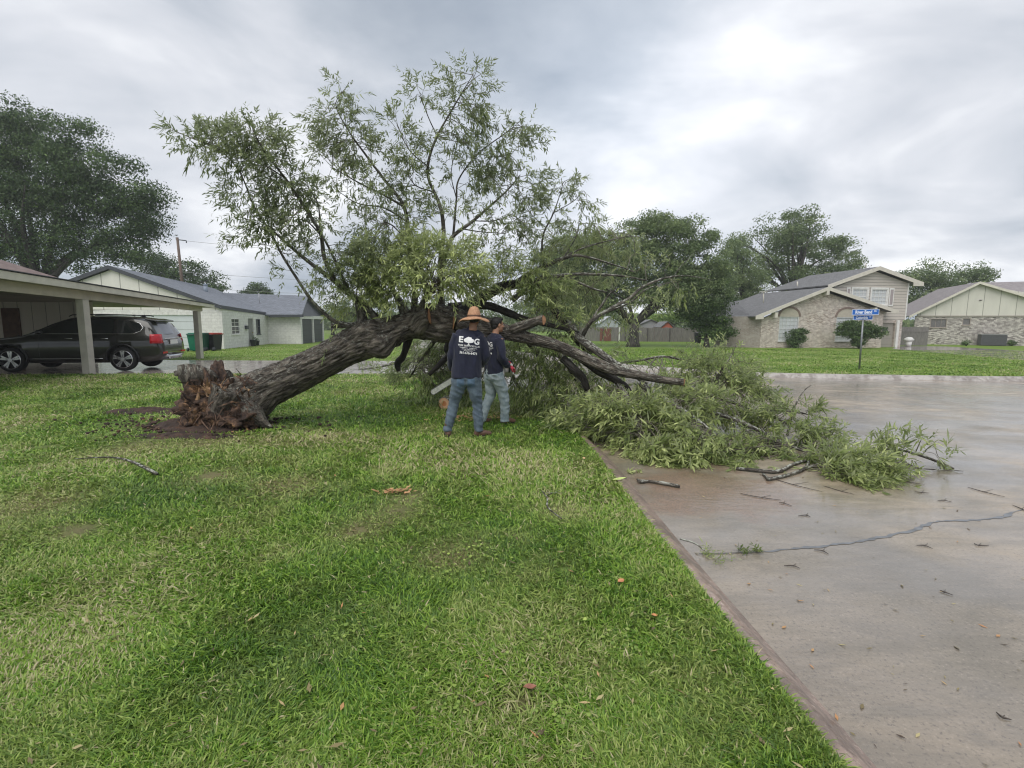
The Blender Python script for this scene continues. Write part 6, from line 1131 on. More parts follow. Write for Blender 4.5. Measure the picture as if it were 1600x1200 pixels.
def ysurf(x, z):
    r = ring(x)[2:11]
    for (y0, z0), (y1, z1) in zip(r, r[1:]):
        if z <= z1: return y0 + (y1 - y0) * max(0, (z - z0)) / max(1e-6, z1 - z0)
    return r[-1][0]
def loc_build(mb, name, mat, parent, smooth=True, bevel=0, sub=0):
    o = mb.build(name, mat, None, smooth, bevel=bevel); o.parent = parent
    if sub: m = o.modifiers.new('sub', 'SUBSURF'); m.levels = m.render_levels = sub
    return o
mb = MB(); xs = [-1.13, -1.12, -1.09, -1.03, -.98, -.9, -.80, -.72, -.55, -.3, 0, .3, .7, 1.1, 1.5, 1.75, 2.0, 2.3, 2.55, 2.75, 3.0, 3.4, 3.7, 3.88, 3.98, 4.03, 4.05]; V = []; n = 24
for x in xs:
    rg = ring(x); full = [(y, z) for y, z in rg] + [(-y, z) for y, z in rg[-2:0:-1]]; V += [(x, y, z) for y, z in full]; n = len(full)
Fc = [(i * n + j, i * n + (j + 1) % n, (i + 1) * n + (j + 1) % n, (i + 1) * n + j) for i in range(len(xs) - 1) for j in range(n)] + [tuple(range(n))[::-1], tuple(range((len(xs) - 1) * n, len(xs) * n))]
mb.add(V, Fc)
def carpaint():
    t = NT('car_paint'); n = t.noise(3, 4); t.col(t.ramp(n, [(.3, (.022, .022, .019)), (.7, (.032, .031, .027))])); t.rough(.32); t.b.inputs['Metallic'].default_value = .6; t.b.inputs['Coat Weight'].default_value = 1; t.b.inputs['Coat Roughness'].default_value = .04; return t.m
M_car = carpaint(); M_tyre = paint('tyre', (.014, .014, .014), .75, .2, 8); M_rim = paint('alloy', (.55, .55, .56), .25, .05, 5, .9); M_blk = paint('car_black', (.012, .012, .013), .35, .1, 5); M_chr = paint('chrome', (.6, .6, .6), .15, .03, 5, 1)
body = loc_build(mb, 'body', M_car, CAR); bpy.context.view_layer.update()
cut = MB()
for ax in (0, 3.12):
    for s_ in (-1, 1): cut.tube([(ax, s_ * .66, .41), (ax, s_ * 1.2, .41)], .44, 32)
co_ = cut.build('cutter', M_blk); bo = body.modifiers.new('b', 'BOOLEAN'); bo.object = co_; bo.operation = 'DIFFERENCE'; bo.solver = 'EXACT'
bpy.context.view_layer.update(); me = bpy.data.meshes.new_from_object(body.evaluated_get(bpy.context.evaluated_depsgraph_get())); body.modifiers.clear(); body.data = me; bpy.data.objects.remove(co_)
def sidepatch(zl, zh, x0, x1, s_, off=.006, nx=14, nz=4):
    mb = MB(); V = []
    for i in range(nx + 1):
        x = x0 + (x1 - x0) * i / nx
        for j in range(nz + 1): z = zl(x) + (zh(x) - zl(x)) * j / nz; V.append((x, s_ * (ysurf(x, z) + off), z))
    mb.add(V, [(i * (nz + 1) + j, (i + 1) * (nz + 1) + j, (i + 1) * (nz + 1) + j + 1, i * (nz + 1) + j + 1) for i in range(nx) for j in range(nz)]); return mb
def gl_mat():
    t = NT('car_glass'); t.col((.012, .014, .015)); t.rough(.05); t.b.inputs['Coat Weight'].default_value = 1; t.b.inputs['Coat Roughness'].default_value = .02; return t.m
M_cg = gl_mat(); zlo = lambda x: 1.235; rf_ = lambda x: lerp_t(PROF, x) - .115
for s_ in (1, -1):
    loc_build(sidepatch(lambda x: 1.235 + max(0, (-.25 - x)) * .35, lambda x: rf_(x) - max(0, -.3 - x) * .35, -.55, .12, s_), 'side_window', M_cg, CAR)
    loc_build(sidepatch(zlo, rf_, .22, 1.12, s_), 'side_window', M_cg, CAR); loc_build(sidepatch(zlo, lambda x: max(1.24, rf_(x)), 1.2, 2.38, s_), 'side_window', M_cg, CAR)
    mb = MB(); pts_ = [(x, s_ * (ysurf(x, 1.21) + .012), 1.215) for x in np.linspace(2.4, -.35, 16)] + [(-.56, s_ * (ysurf(-.56, 1.3) + .01), 1.31), (-.62, s_ * (ysurf(-.62, 1.42) + .01), 1.42), (-.52, s_ * (ysurf(-.52, 1.55) + .01), 1.56), (-.2, s_ * (ysurf(-.2, 1.64) + .01), 1.65)]; mb.tube(pts_, .012, 6); loc_build(mb, 'window_trim', M_chr, CAR)
    mb = MB(); mb.tube([(x, s_ * (ysurf(x, .42) + .006), .42) for x in np.linspace(.55, 2.6, 10)], .013, 6); loc_build(mb, 'sill_trim', M_chr, CAR)
    mb = MB(); mb.tube([(-.3, s_ * .6, 1.80), (-.2, s_ * .61, 1.83), (.7, s_ * .62, 1.845), (1.5, s_ * .61, 1.82), (1.6, s_ * .6, 1.77)], .018, 6); loc_build(mb, 'roof_rail', M_blk, CAR)
    for xh in (.35, 1.35): mb = MB(); mb.tube([(xh, s_ * (ysurf(xh, 1.06) + .03), 1.06), (xh + .2, s_ * (ysurf(xh, 1.06) + .03), 1.065)], .016, 6); loc_build(mb, 'door_handle', M_chr, CAR)
    for xd in (.16, 1.16, 2.3): mb = MB(); mb.tube([(xd, s_ * (ysurf(xd, z) + .001), z) for z in np.linspace(.4, 1.2, 8)], .005, 4); loc_build(mb, 'door_seam', M_blk, CAR)
    mb = MB(); mb.ell((2.2, s_ * 1.07, 1.27), (.08, .12, .075), 12, 8); loc_build(mb, 'mirror', M_car, CAR)
    mb = MB(); P4 = [(-.84, .958), (-.92, .948), (-1.0, .92), (-1.08, .86), (-1.12, .74)]; V = []
    for k, z in enumerate((.90, 1.0, 1.12, 1.2)):
        for (x, y) in P4: xx = x + (z - .9) * .16 * (1 if x < -.9 else 0); V.append((xx, s_ * (y + .008 - (z - .9) * .09), z))
    mb.add(V, [(k * 5 + j, k * 5 + j + 1, k * 5 + j + 6, k * 5 + j + 5) for k in range(3) for j in range(4)]); tl = loc_build(mb, 'tail_light', paint('tail_red', (.45, .012, .02), .15, .15, 20), CAR); 
    m_ = tl.modifiers.new('s', 'SOLIDIFY'); m_.thickness = .03; m_.offset = 1
    mb = MB(); mb.box(-1.15, -1.10, s_ * .52, s_ * .80, .56, .62); loc_build(mb, 'reflector', paint('tail_red', (.45, .012, .02)), CAR, False)
    mb = MB(); mb.ell((3.86, s_ * .70, .80), (.12, .14, .07), 12, 8); loc_build(mb, 'headlight', M_chr, CAR)
    mb = MB(); mb.tube([(-1.12, s_ * .42, .40), (-1.17, s_ * .42, .40)], .045, 12); loc_build(mb, 'exhaust', M_chr, CAR)
mb = MB(); V = []
for j in range(9):
    y = -.68 + 1.36 * j / 8
    for z in (1.20, 1.3, 1.42, 1.54, 1.60):
        x = -.98 + (z - 1.22) * (.18 / .38) + .10 * (abs(y) / .7) ** 2.5; V.append((x - .035, y * (1 - (z - 1.2) * .22), z))
mb.add(V, [(j * 5 + k, j * 5 + k + 1, (j + 1) * 5 + k + 1, (j + 1) * 5 + k) for j in range(8) for k in range(4)]); loc_build(mb, 'rear_window', paint('rear_glass', (.16, .17, .20), .08, .1, 3), CAR)
mb = MB(); mb.poly([(-.60, -.66, 1.725), (-.60, .66, 1.725), (-.93, .60, 1.665), (-.95, .0, 1.67), (-.93, -.60, 1.665)], (0, 0, -.045)); loc_build(mb, 'spoiler', M_car, CAR, False, .01)
mb = MB(); mb.poly([(-.35, -.02, 1.77), (-.15, -.02, 1.77), (-.30, -.02, 1.85)], (0, .04, 0)); loc_build(mb, 'antenna_fin', M_blk, CAR, False)
mb = MB(); mb.box(-1.155, -1.135, -.26, .26, .86, 1.01); lp = loc_build(mb, 'licence_plate', paint('plate', (.7, .7, .68), .4, .1, 30), CAR, False)
mb = MB(); mb.tube([(-1.15, -.6, 1.055), (-1.15, .6, 1.055)], .018, 6); loc_build(mb, 'badge_bar', M_chr, CAR)
mb = MB(); V = []
for y in np.linspace(-.84, .84, 13):
    bow = -1.19 + .22 * (abs(y) / .84) ** 3; up = .10 * max(0, (abs(y) - .45) / .4); V += [(bow, y, .40 + up), (bow - .015, y, .45 + up), (bow, y, .50 + up)]
mb.add(V, [(3 * i + k, 3 * i + k + 1, 3 * i + k + 4, 3 * i + k + 3) for i in range(12) for k in range(2)]); sk = loc_build(mb, 'skid_plate', M_rim, CAR); sm = sk.modifiers.new('s', 'SOLIDIFY'); sm.thickness = .03
for ax in (0, 3.12):
    for s_ in (-1, 1):
        mb = MB(); pr = [(.30, .0), (.36, .01), (.385, .04), (.39, .12), (.385, .20), (.36, .235), (.30, .24)]; V = []; m_ = 36
        for r_, d in pr:
            for k in range(m_): a = 2 * math.pi * k / m_; V.append((ax + r_ * math.cos(a), s_ * (.97 - d), .39 + r_ * math.sin(a)))
        mb.add(V, [(i * m_ + k, i * m_ + (k + 1) % m_, (i + 1) * m_ + (k + 1) % m_, (i + 1) * m_ + k) for i in range(len(pr) - 1) for k in range(m_)]); mb.tube([(ax, s_ * .80, .39), (ax, s_ * .86, .39)], .30, 24); wh = loc_build(mb, 'wheel', M_tyre, CAR)
        mb = MB()
        for k in range(5):
            a = 2 * math.pi * k / 5 + .3
            for da, w_ in ((-.16, .028), (.16, .028)):
                c_, s2 = math.cos(a), math.sin(a); c2, s3 = math.cos(a + da), math.sin(a + da); p_ = [(ax + .05 * c_ - s2 * .03, .39 + .05 * s2 + c_ * .03), (ax + .05 * c_ + s2 * .03, .39 + .05 * s2 - c_ * .03), (ax + .29 * c2 + s3 * w_, .39 + .29 * s3 - c2 * w_), (ax + .29 * c2 - s3 * w_, .39 + .29 * s3 + c2 * w_)]
                mb.poly([(x, s_ * .95, z) for x, z in p_], (0, -s_ * .04, 0))
        mb.tube([(ax, s_ * .90, .39), (ax, s_ * .965, .39)], [.075, .06], 16)
        V = []; m_ = 36
        for r_, d in ((.30, .955), (.275, .965), (.268, .90)):
            for k in range(m_): a = 2 * math.pi * k / m_; V.append((ax + r_ * math.cos(a), s_ * d, .39 + r_ * math.sin(a)))
        mb.add(V, [(i * m_ + k, i * m_ + (k + 1) % m_, (i + 1) * m_ + (k + 1) % m_, (i + 1) * m_ + k) for i in range(2) for k in range(m_)]); loc_build(mb, 'rim', M_rim, wh, False)
    for s_ in (-1, 1):
        mb = MB(); mb.tube([(ax + .47 * math.cos(a), s_ * (.975 if abs(math.cos(a)) < .9 else .96), .41 + .47 * math.sin(a)) for a in np.linspace(-.15, math.pi + .15, 18)], .035, 8, True, 0, .8); loc_build(mb, 'arch_trim', M_blk, CAR)
CAR.location = (-12.95, 17.05, gz(17) + .02); CAR.rotation_euler.z = math.pi + R_(11.5)

# ================================================================ PEOPLE
def union(name, mb, mat, parent, voxel=.007, smooth_it=2, disp=None):
    o = mb.build('tmp_u', mat); m = o.modifiers.new('r', 'REMESH'); m.mode = 'VOXEL'; m.voxel_size = voxel; s = o.modifiers.new('s', 'SMOOTH'); s.iterations = smooth_it; s.factor = .6
    bpy.context.view_layer.update(); me = bpy.data.meshes.new_from_object(o.evaluated_get(bpy.context.evaluated_depsgraph_get())); bpy.data.objects.remove(o)
    if disp:
        nn = [v.normal.copy() for v in me.vertices]
        for v, q in zip(me.vertices, nn): v.co = v.co + q * disp(v.co)
    me.polygons.foreach_set('use_smooth', [True] * len(me.polygons)); me.update(); o2 = bpy.data.objects.new(name, me); COL.objects.link(o2); o2.parent = parent; return o2
def cloth(amp, seed, sc=(7, 7, 14)):
    def f(p):
        q = Vector((p.x * sc[0] + seed, p.y * sc[1], p.z * sc[2] + p.x * 6)); r = 1 - abs(mnoise.noise(q)) * 2.4; return amp * (r * .7 + mnoise.noise(q * 2.1) * .4 + mnoise.noise(q * .5) * .6)
    return f
def skin_mat(name, c):
    t = NT(name); n = t.noise(30, 4, .6); t.col(t.ramp(n, [(.3, tuple(x * .85 for x in c)), (.7, c)])); t.rough(.5); t.b.inputs['Subsurface Weight'].default_value = .1; t.b.inputs['Subsurface Scale'].default_value = .01; return t.m
def fabric(name, a, b, sc=7, bump=.002, rough=.85):
    t = NT(name); tc_ = t.new('ShaderNodeTexCoord'); v = tc_.outputs['Object']; n = t.noise(sc, 5, .65, vec=v); f = t.noise(220, 2, .6, vec=v); t.col(t.mix(t.math('MULTIPLY', f, .25), t.ramp(n, [(.32, a), (.68, b)]), tuple(x * .7 for x in a))); t.rough(rough); t.b.inputs['Sheen Weight'].default_value = .15; t.bump(t.math('ADD', n, f), .5, bump); return t.m
def seg(mb, pts, n=18, flat=1.0):
    """tapered limb through (x,y,z,r)"""
    c = crom(pts, 4); mb.tube([Vector(q[:3]) for q in c], [q[3] for q in c], n, True, 0, flat)
def trunk_seg(mb, pts, ys):
    b = len(mb.v); seg(mb, pts, 22)
    for i in range(b, len(mb.v)): x, y, z = mb.v[i]; mb.v[i] = (x, y * ys, z)
def hand(mb, wrist, d, palm_n, side, curl=.9, s=1.0):
    """palm with four fingers and a thumb; d along the hand, palm_n out of the palm"""
    d = Vector(d).normalized(); n = Vector(palm_n); n = (n - d * n.dot(d)).normalized(); w = d.cross(n) * side; wrist = Vector(wrist)
    c = wrist + d * .048 * s; M = Matrix((w, n, d)).transposed(); mb.ell(c, (.042 * s, .016 * s, .054 * s), 14, 10, M); mb.cap(wrist - d * .03, .027 * s, wrist + d * .02 * s, .027 * s, 12, .75)
    for k, (off, ln) in enumerate(((-.030, .072), (-.010, .082), (.010, .077), (.029, .060))):
        b = wrist + d * .09 * s + w * off * s; dd = d; p = b; r_ = .0092 * s
        for j, f in enumerate((.45, .32, .23)):
            a = curl * (.55 + .45 * j) + k * .05; dd2 = (d * math.cos(a) + n * math.sin(a)).normalized(); q = p + dd2 * ln * f * s; mb.cap(p, r_, q, r_ * .92, 8); p = q; r_ *= .93
    b = wrist + d * .03 * s - w * .036 * s; q = b + (d * .6 - w * .55 + n * .5).normalized() * .036 * s; mb.cap(b, .0125 * s, q, .011 * s, 8); mb.cap(q, .011 * s, q + (d * .75 + n * .6).normalized() * .03 * s, .0095 * s, 8)
def head(mb, c, fwd):
    """skull, jaw, nose, ears, lips, brow; c is the middle of the head at eye height"""
    f = Vector((fwd[0], fwd[1], 0)).normalized(); r = Vector((f.y, -f.x, 0)); u = Vector((0, 0, 1)); M = Matrix((r, f, u)).transposed(); c = Vector(c); L = lambda x, y, z: c + M @ Vector((x, y, z))
    mb.ell(L(0, -.012, .028), (.075, .094, .092), 20, 14, M); mb.ell(L(0, .018, -.035), (.062, .072, .078), 18, 12, M); mb.ell(L(0, .058, -.088), (.030, .026, .022), 12, 8, M); mb.ell(L(0, .07, .022), (.052, .018, .014), 12, 8, M)
    mb.cap(L(0, .082, .012), .009, L(0, .105, -.026), .013, 10); mb.ell(L(0, .098, -.03), (.019, .014, .009), 10, 6, M); mb.ell(L(0, .084, -.058), (.025, .012, .006), 10, 6, M); mb.ell(L(0, .082, -.068), (.022, .012, .006), 10, 6, M)
    for s_ in (-1, 1): mb.ell(L(s_ * .042, .06, -.022), (.022, .02, .018), 10, 6, M); mb.ell(L(s_ * .078, -.004, -.006), (.010, .018, .032), 10, 8, M)
    return L, M
def face_bits(L, M, parent):
    for s_ in (-1, 1):
        mb = MB(); mb.ell(L(s_ * .031, .079, .004), (.0125, .008, .007), 10, 6, M); e_ = mb.build('eye', paint('eye_white', (.7, .68, .65), .3, .05, 5), None, True); e_.parent = parent; mb = MB(); mb.ell(L(s_ * .031, .0855, .004), (.0052, .003, .0055), 8, 6, M); q = mb.build('iris', paint('iris', (.03, .018, .01), .2), None, True); q.parent = e_
        mb = MB(); mb.tube([L(s_ * .016, .089, .022), L(s_ * .032, .088, .028), L(s_ * .05, .078, .022)], .0042, 6); q = mb.build('eyebrow', paint('hair_black', (.012, .010, .009), .6), None, True); q.parent = parent
def remap_hair(mb, c, M, r3, seed, front=.03, low=-.05):
    b = len(mb.v); mb.ell(c, r3, 30, 22, M)
    for i in range(b, len(mb.v)): v = Vector(mb.v[i]); d = v - Vector(c); mb.v[i] = tuple(Vector(c) + d * (1 + .05 * mnoise.noise(v * 38 + Vector((seed, 0, 0))) + .03 * mnoise.noise(v * 90)))
M_navy = fabric('navy_jersey', (.006, .008, .025), (.012, .015, .042), 9, .003); M_skin = skin_mat('brown_skin', (.30, .15, .09)); M_skin2 = skin_mat('tan_skin', (.40, .21, .13))
M_jean1 = fabric('dark_denim', (.035, .055, .082), (.13, .175, .215), 9, .003); M_jean2 = fabric('light_denim', (.19, .25, .28), (.42, .48, .49), 9, .003); M_boot = fabric('brown_leather', (.06, .028, .016), (.15, .075, .045), 12, .002, .55); M_sole = paint('sole', (.02, .016, .014), .8, .2, 8)
M_straw = NT('straw'); _n = M_straw.noise(70, 4, .7, stretch=(1, 1, 2.5)); _w = M_straw.noise(12, 3, .6); M_straw.col(M_straw.mix(M_straw.ramp(_w, [(.35, 0.0), (.7, .45)]), M_straw.ramp(_n, [(.35, (.30, .14, .07)), (.6, (.62, .36, .22))]), (.26, .13, .06))); M_straw.rough(.75); M_straw.bump(_n, .8, .006); M_straw = M_straw.m
def boot(mb, sole, _o, ank, d, L=.27):
    d = Vector((d[0], d[1], 0)).normalized(); a = Vector(ank); h = Vector((a.x, a.y, 0)) - d * .03; w = Vector((-d.y, d.x, 0))
    seg(mb, [(a.x, a.y, a.z + .10, .052), (a.x, a.y, a.z, .048), (h.x, h.y, .055, .046)], 16); mb.cap(h + Vector((0, 0, .045)), .042, h + d * .10 + Vector((0, 0, .05)), .044, 14); mb.cap(h + d * .10 + Vector((0, 0, .05)), .046, h + d * (L - .085) + Vector((0, 0, .038)), .036, 14)
    pts = []
    for k in range(20):
        t = 2 * math.pi * k / 20; l = math.cos(t); ww = .047 * (1.0 if l > 0 else .85) * (1 - .15 * max(0, l)); pts.append(h + d * (.085 + (L / 2 + .005) * l) + w * ww * math.sin(t) + Vector((0, 0, .001)))
    sole.poly(pts, (0, 0, .024))
def project_text(objs, target, direction, parent):
    """drop flat print onto the cloth: every vertex goes along direction to the surface"""
    bm = bmesh.new(); bm.from_mesh(target.data); bv = BVHTree.FromBMesh(bm); bm.free(); d = Vector(direction).normalized(); out = []
    for o in objs:
        b = bmesh.new(); b.from_mesh(o.data); bmesh.ops.triangulate(b, faces=b.faces[:])
        for _ in range(3):
            e = [x for x in b.edges if x.calc_length() > .012]
            if e: bmesh.ops.subdivide_edges(b, edges=e, cuts=1); bmesh.ops.triangulate(b, faces=b.faces[:])
        for v in b.verts:
            h = bv.ray_cast(v.co - d * 1.0, d)
            if h[0] is not None: v.co = h[0] - d * .003
        b.to_mesh(o.data); b.free(); out.append(o)
    return out
def shirt_print(shirt, root, org, u, up, dirn, W=.27):
    org = Vector(org); u = Vector(u).normalized(); up = Vector(up); M_p = paint('print_white', (.80, .80, .80), .7, .05, 30); root_l = root.location; objs = []
    def T(body, x, y, w, h, bold=.01):
        c = bpy.data.curves.new('print', 'FONT'); c.body = body; c.size = 1; c.offset = bold; c.resolution_u = 3; ob = bpy.data.objects.new('tmp', c); COL.objects.link(ob); bpy.context.view_layer.update(); me = bpy.data.meshes.new_from_object(ob.evaluated_get(bpy.context.evaluated_depsgraph_get())); bpy.data.objects.remove(ob)
        V = np.array([v.co[:] for v in me.vertices]); mn = V.min(0); mx_ = V.max(0)
        for v in me.vertices: v.co = org + u * (x + (v.co.x - mn[0]) / (mx_[0] - mn[0]) * w) * W + up * (y + (v.co.y - mn[1]) / (mx_[1] - mn[1]) * h) * W
        me.materials.clear(); me.materials.append(M_p); o = bpy.data.objects.new('print', me); COL.objects.link(o); o.parent = shirt; objs.append(o)
    T('E', .04, .70, .20, .28, .035); T('G', .74, .66, .23, .28, .035); T('TREE SERVICES LLC', .0, .54, 1.0, .075, .02); T('TRIMMING   REMOVAL', .08, .46, .82, .04, .01); T('STUMP GRINDING', .2, .395, .6, .04, .01); T('INSURED', .3, .335, .4, .035, .01); T('361-676-6474', .10, .19, .80, .125, .03)
    mb = MB()
    for (cx_, cy_, rx, ry) in ((.50, .86, .16, .12), (.37, .82, .10, .09), (.63, .82, .10, .09), (.5, .78, .2, .07)):
        mb.poly([org + u * (cx_ + rx * math.cos(a) * (1 + .10 * math.sin(9 * a))) * W + up * (cy_ + ry * math.sin(a) * (1 + .08 * math.cos(7 * a))) * W for a in [2 * math.pi * k / 40 for k in range(40)]])
    mb.poly([org + u * x * W + up * y * W for x, y in ((.43, .60), (.57, .60), (.525, .66), (.52, .76), (.48, .76), (.475, .66))]); o = mb.build('print', M_p); o.parent = shirt; objs.append(o)
    project_text(objs, shirt, dirn, shirt)
# ---- man in the straw hat, seen from behind
g0 = G(726, 682); P1 = empty('person', (g0.x, g0.y, 0), 'man in straw hat, navy printed shirt and dark jeans seen from behind, chainsaw low', 'person')
mb = MB(); L1, M1 = head(mb, (.14, .015, 1.665), (.05, 1)); seg(mb, [(.12, -.01, 1.50, .062), (.125, -.008, 1.55, .055), (.13, -.005, 1.60, .056)], 16)
trunk_seg(mb, [(.03, 0, .92, .13), (.04, 0, 1.1, .13), (.055, .0, 1.28, .155), (.06, 0, 1.38, .145), (.09, 0, 1.46, .06)], .6)
for s_, sh, el_, wr, hp, kn_, an in ((-1, (-.11, 0, 1.43), (-.175, .02, 1.14), (-.19, .16, .93), (-.06, 0, .90), (-.155, .035, .50), (-.235, 0, .11)), (1, (.235, 0, 1.42), (.30, .03, 1.14), (.20, .24, 1.0), (.125, 0, .90), (.175, .035, .50), (.20, 0, .11))):
    seg(mb, [(*sh, .056), tuple(np.add(np.multiply(sh, .5), np.multiply(el_, .5))) + (.046,), (*el_, .04), tuple(np.add(np.multiply(el_, .5), np.multiply(wr, .5))) + (.038,), (*wr, .027)], 14); seg(mb, [(*hp, .09), (*kn_, .058), (kn_[0] * .45 + an[0] * .55, kn_[1] * .45 + an[1] * .55, .30, .045), (*an, .036), (an[0], an[1], .05, .035)], 14)
hand(mb, (-.19, .17, .92), (.25, .55, -.75), (.6, .3, .4), -1, 1.1); hand(mb, (.19, .255, .995), (-.75, .6, -.15), (0, -.2, -1), 1, 1.1)
b1_ = union('body', mb, M_skin, P1, .006, 2); face_bits(L1, M1, b1_)
mb = MB(); remap_hair(mb, L1(0, -.02, .025), M1, (.081, .094, .088), 3); h_ = mb.build('hair', paint('hair_black', (.012, .010, .009), .6), None, True); h_.parent = P1
mb = MB(); T_ = [(.035, 0, .845, .205), (.035, 0, .87, .21), (.04, 0, .98, .205), (.045, .0, 1.12, .20), (.055, 0, 1.26, .212), (.06, 0, 1.36, .205), (.07, 0, 1.43, .165), (.10, 0, 1.49, .085), (.12, 0, 1.525, .066)]
c_ = crom(T_, 4); mb.tube([Vector(q[:3]) for q in c_], [q[3] for q in c_], 36, True, 0, 1.0)
nv_ = len(mb.v); mb.v = [(x, y * .66, z) for x, y, z in mb.v]
seg(mb, [(-.085, 0, 1.425, .078), (-.12, 0, 1.36, .072), (-.15, .01, 1.26, .064), (-.178, .02, 1.14, .060), (-.19, .08, 1.04, .055), (-.192, .15, .945, .043)], 20); seg(mb, [(.21, 0, 1.42, .078), (.25, 0, 1.35, .072), (.275, .01, 1.26, .066), (.30, .03, 1.14, .064), (.27, .12, 1.07, .056), (.21, .23, 1.005, .042)], 20)
mb.cap((-.06, 0, 1.455), .055, (.07, 0, 1.485), .05); mb.cap((.09, 0, 1.485), .05, (.21, 0, 1.445), .055)
sh1 = union('shirt', mb, M_navy, P1, .008, 2, cloth(.013, 3, (10, 6, 4)))
shirt_print(sh1, P1, (-.085, -.4, 1.135), (1, 0, -.10), (.06, 0, 1), (0, 1, 0), .30)
mb = MB(); hipy = .78; seg(mb, [(.03, 0, .93, .14), (.03, 0, .88, .155), (.03, 0, .82, .165)], 26); mb.v = [(x, y * .72, z) for x, y, z in mb.v]
seg(mb, [(-.06, 0, .86, .112), (-.085, .005, .72, .103), (-.13, .02, .56, .082), (-.155, .03, .46, .072), (-.195, .01, .28, .068), (-.235, 0, .12, .060), (-.24, 0, .085, .062)], 22); seg(mb, [(.12, 0, .86, .112), (.14, .005, .72, .103), (.165, .02, .56, .082), (.178, .03, .46, .072), (.19, .01, .28, .068), (.198, 0, .12, .060), (.20, 0, .085, .062)], 22)
mb.ell((-.035, -.042, .80), (.095, .085, .09), 16, 12); mb.ell((.10, -.042, .80), (.095, .085, .09), 16, 12)
tr1 = union('trousers', mb, M_jean1, P1, .008, 2, cloth(.012, 9, (4, 4, 13)))
mb = MB()
M_pk = fabric('denim_pocket', (.035, .07, .12), (.10, .16, .23))
for sx in (-.045, .105):
    mb = MB(); mb.poly([(sx - .05, -.5, .74), (sx, -.5, .72), (sx + .05, -.5, .74), (sx + .05, -.5, .835), (sx - .05, -.5, .835)]); pk_ = mb.build('back_pocket', M_pk); pk_.parent = tr1; project_text([pk_], tr1, (0, 1, 0), tr1)
for nm, an, d in (('boot', (-.235, 0, .10), (-.25, .9)), ('boot', (.20, 0, .10), (.95, .25))):
    mb = MB(); so_ = MB(); boot(mb, so_, None, an, d); bo_ = union(nm, mb, M_boot, P1, .007, 2); so2 = so_.build('sole', M_sole); so2.parent = bo_
# hat: wide brim straw lifeguard hat
HAT = None; mb = MB(); hc = Vector((.14, .0, 1.685)); prof = [(.0, .142), (.025, .146), (.048, .136), (.070, .106), (.086, .062), (.095, .02), (.100, .0), (.13, -.006), (.17, -.014), (.20, -.026), (.216, -.046), (.213, -.054), (.195, -.036), (.15, -.022), (.10, -.012)]; m_ = 48; V = []
for r_, z in prof:
    for k in range(m_):
        a = 2 * math.pi * k / m_; x = r_ * math.cos(a); y = r_ * math.sin(a) * 1.03; dz = -.018 * (r_ / .2) ** 2 * math.cos(2 * a) + .006 * (r_ / .2) ** 2 * math.sin(5 * a + 1); pin = .028 * max(0, math.sin(a)) * (1 if z > .1 else 0) * (r_ / .05 if r_ < .05 else 1); V.append(hc + Vector((x, y, z + dz - pin * .6)))
mb.add(V, [(i * m_ + k, i * m_ + (k + 1) % m_, (i + 1) * m_ + (k + 1) % m_, (i + 1) * m_ + k) for i in range(len(prof) - 1) for k in range(m_)]); ht_ = mb.build('hat', M_straw, None, True); ht_.parent = P1
mb = MB(); V = []
for r_, z in ((.099, .004), (.1, .018), (.096, .032)):
    for k in range(m_): a = 2 * math.pi * k / m_; V.append(hc + Vector((r_ * math.cos(a), r_ * 1.03 * math.sin(a), z)))
mb.add(V, [(i * m_ + k, i * m_ + (k + 1) % m_, (i + 1) * m_ + (k + 1) % m_, (i + 1) * m_ + k) for i in range(2) for k in range(m_)]); hb = mb.build('hat_band', paint('hat_band', (.10, .05, .03), .7, .2, 20), None, True); hb.parent = ht_
# ---- bare-headed man facing right with red gloves
g2 = G(773, 662); P2 = empty('person', (g2.x, g2.y, 0), 'black-haired man in navy shirt, pale jeans and red gloves facing right', 'person'); P2.rotation_euler.z = R_(-58)
mb = MB(); L2, M2 = head(mb, (.0, .05, 1.575), (.10, 1)); seg(mb, [(0, .0, 1.41, .062), (0, .015, 1.46, .054), (0, .03, 1.52, .054)], 16); trunk_seg(mb, [(0, -.02, .90, .12), (0, -.02, 1.05, .12), (0, -.01, 1.22, .14), (0, 0, 1.32, .125), (0, .005, 1.38, .06)], .6)
for s_, sh, el_, wr, hp, kn_, an in ((-1, (-.165, 0, 1.36), (-.23, .01, 1.09), (-.10, .18, .99), (-.09, -.02, .86), (-.09, -.02, .47), (-.10, -.19, .11)), (1, (.165, 0, 1.36), (.24, -.02, 1.09), (.13, .16, .93), (.09, -.02, .86), (.11, .10, .48), (.10, .13, .10))):
    seg(mb, [(*sh, .056), tuple(np.add(np.multiply(sh, .5), np.multiply(el_, .5))) + (.046,), (*el_, .04), tuple(np.add(np.multiply(el_, .5), np.multiply(wr, .5))) + (.038,), (*wr, .027)], 14); seg(mb, [(*hp, .09), (*kn_, .058), (kn_[0] * .45 + an[0] * .55, kn_[1] * .45 + an[1] * .55, .28, .045), (*an, .036), (an[0], an[1], .05, .035)], 14)
HL = ((-.095, .19, .985), (.15, .95, -.15), (.6, 0, -.7)); HR_ = ((.125, .175, .925), (-.15, .95, -.2), (-.5, 0, -.8)); hand(mb, *HL, -1, 1.1); hand(mb, *HR_, 1, 1.1); b2_ = union('body', mb, M_skin2, P2, .006, 2); face_bits(L2, M2, b2_)
mb = MB(); remap_hair(mb, L2(0, -.022, .040), M2, (.083, .094, .090), 8); mb.ell(L2(0, -.06, -.02), (.066, .045, .055), 16, 10, M2); mb.ell(L2(0, .045, .092), (.06, .045, .03), 16, 10, M2); h_ = union('hair', mb, paint('hair_black', (.012, .010, .009), .6), P2, .006, 1, lambda p: .004 * mnoise.noise(p * 60))
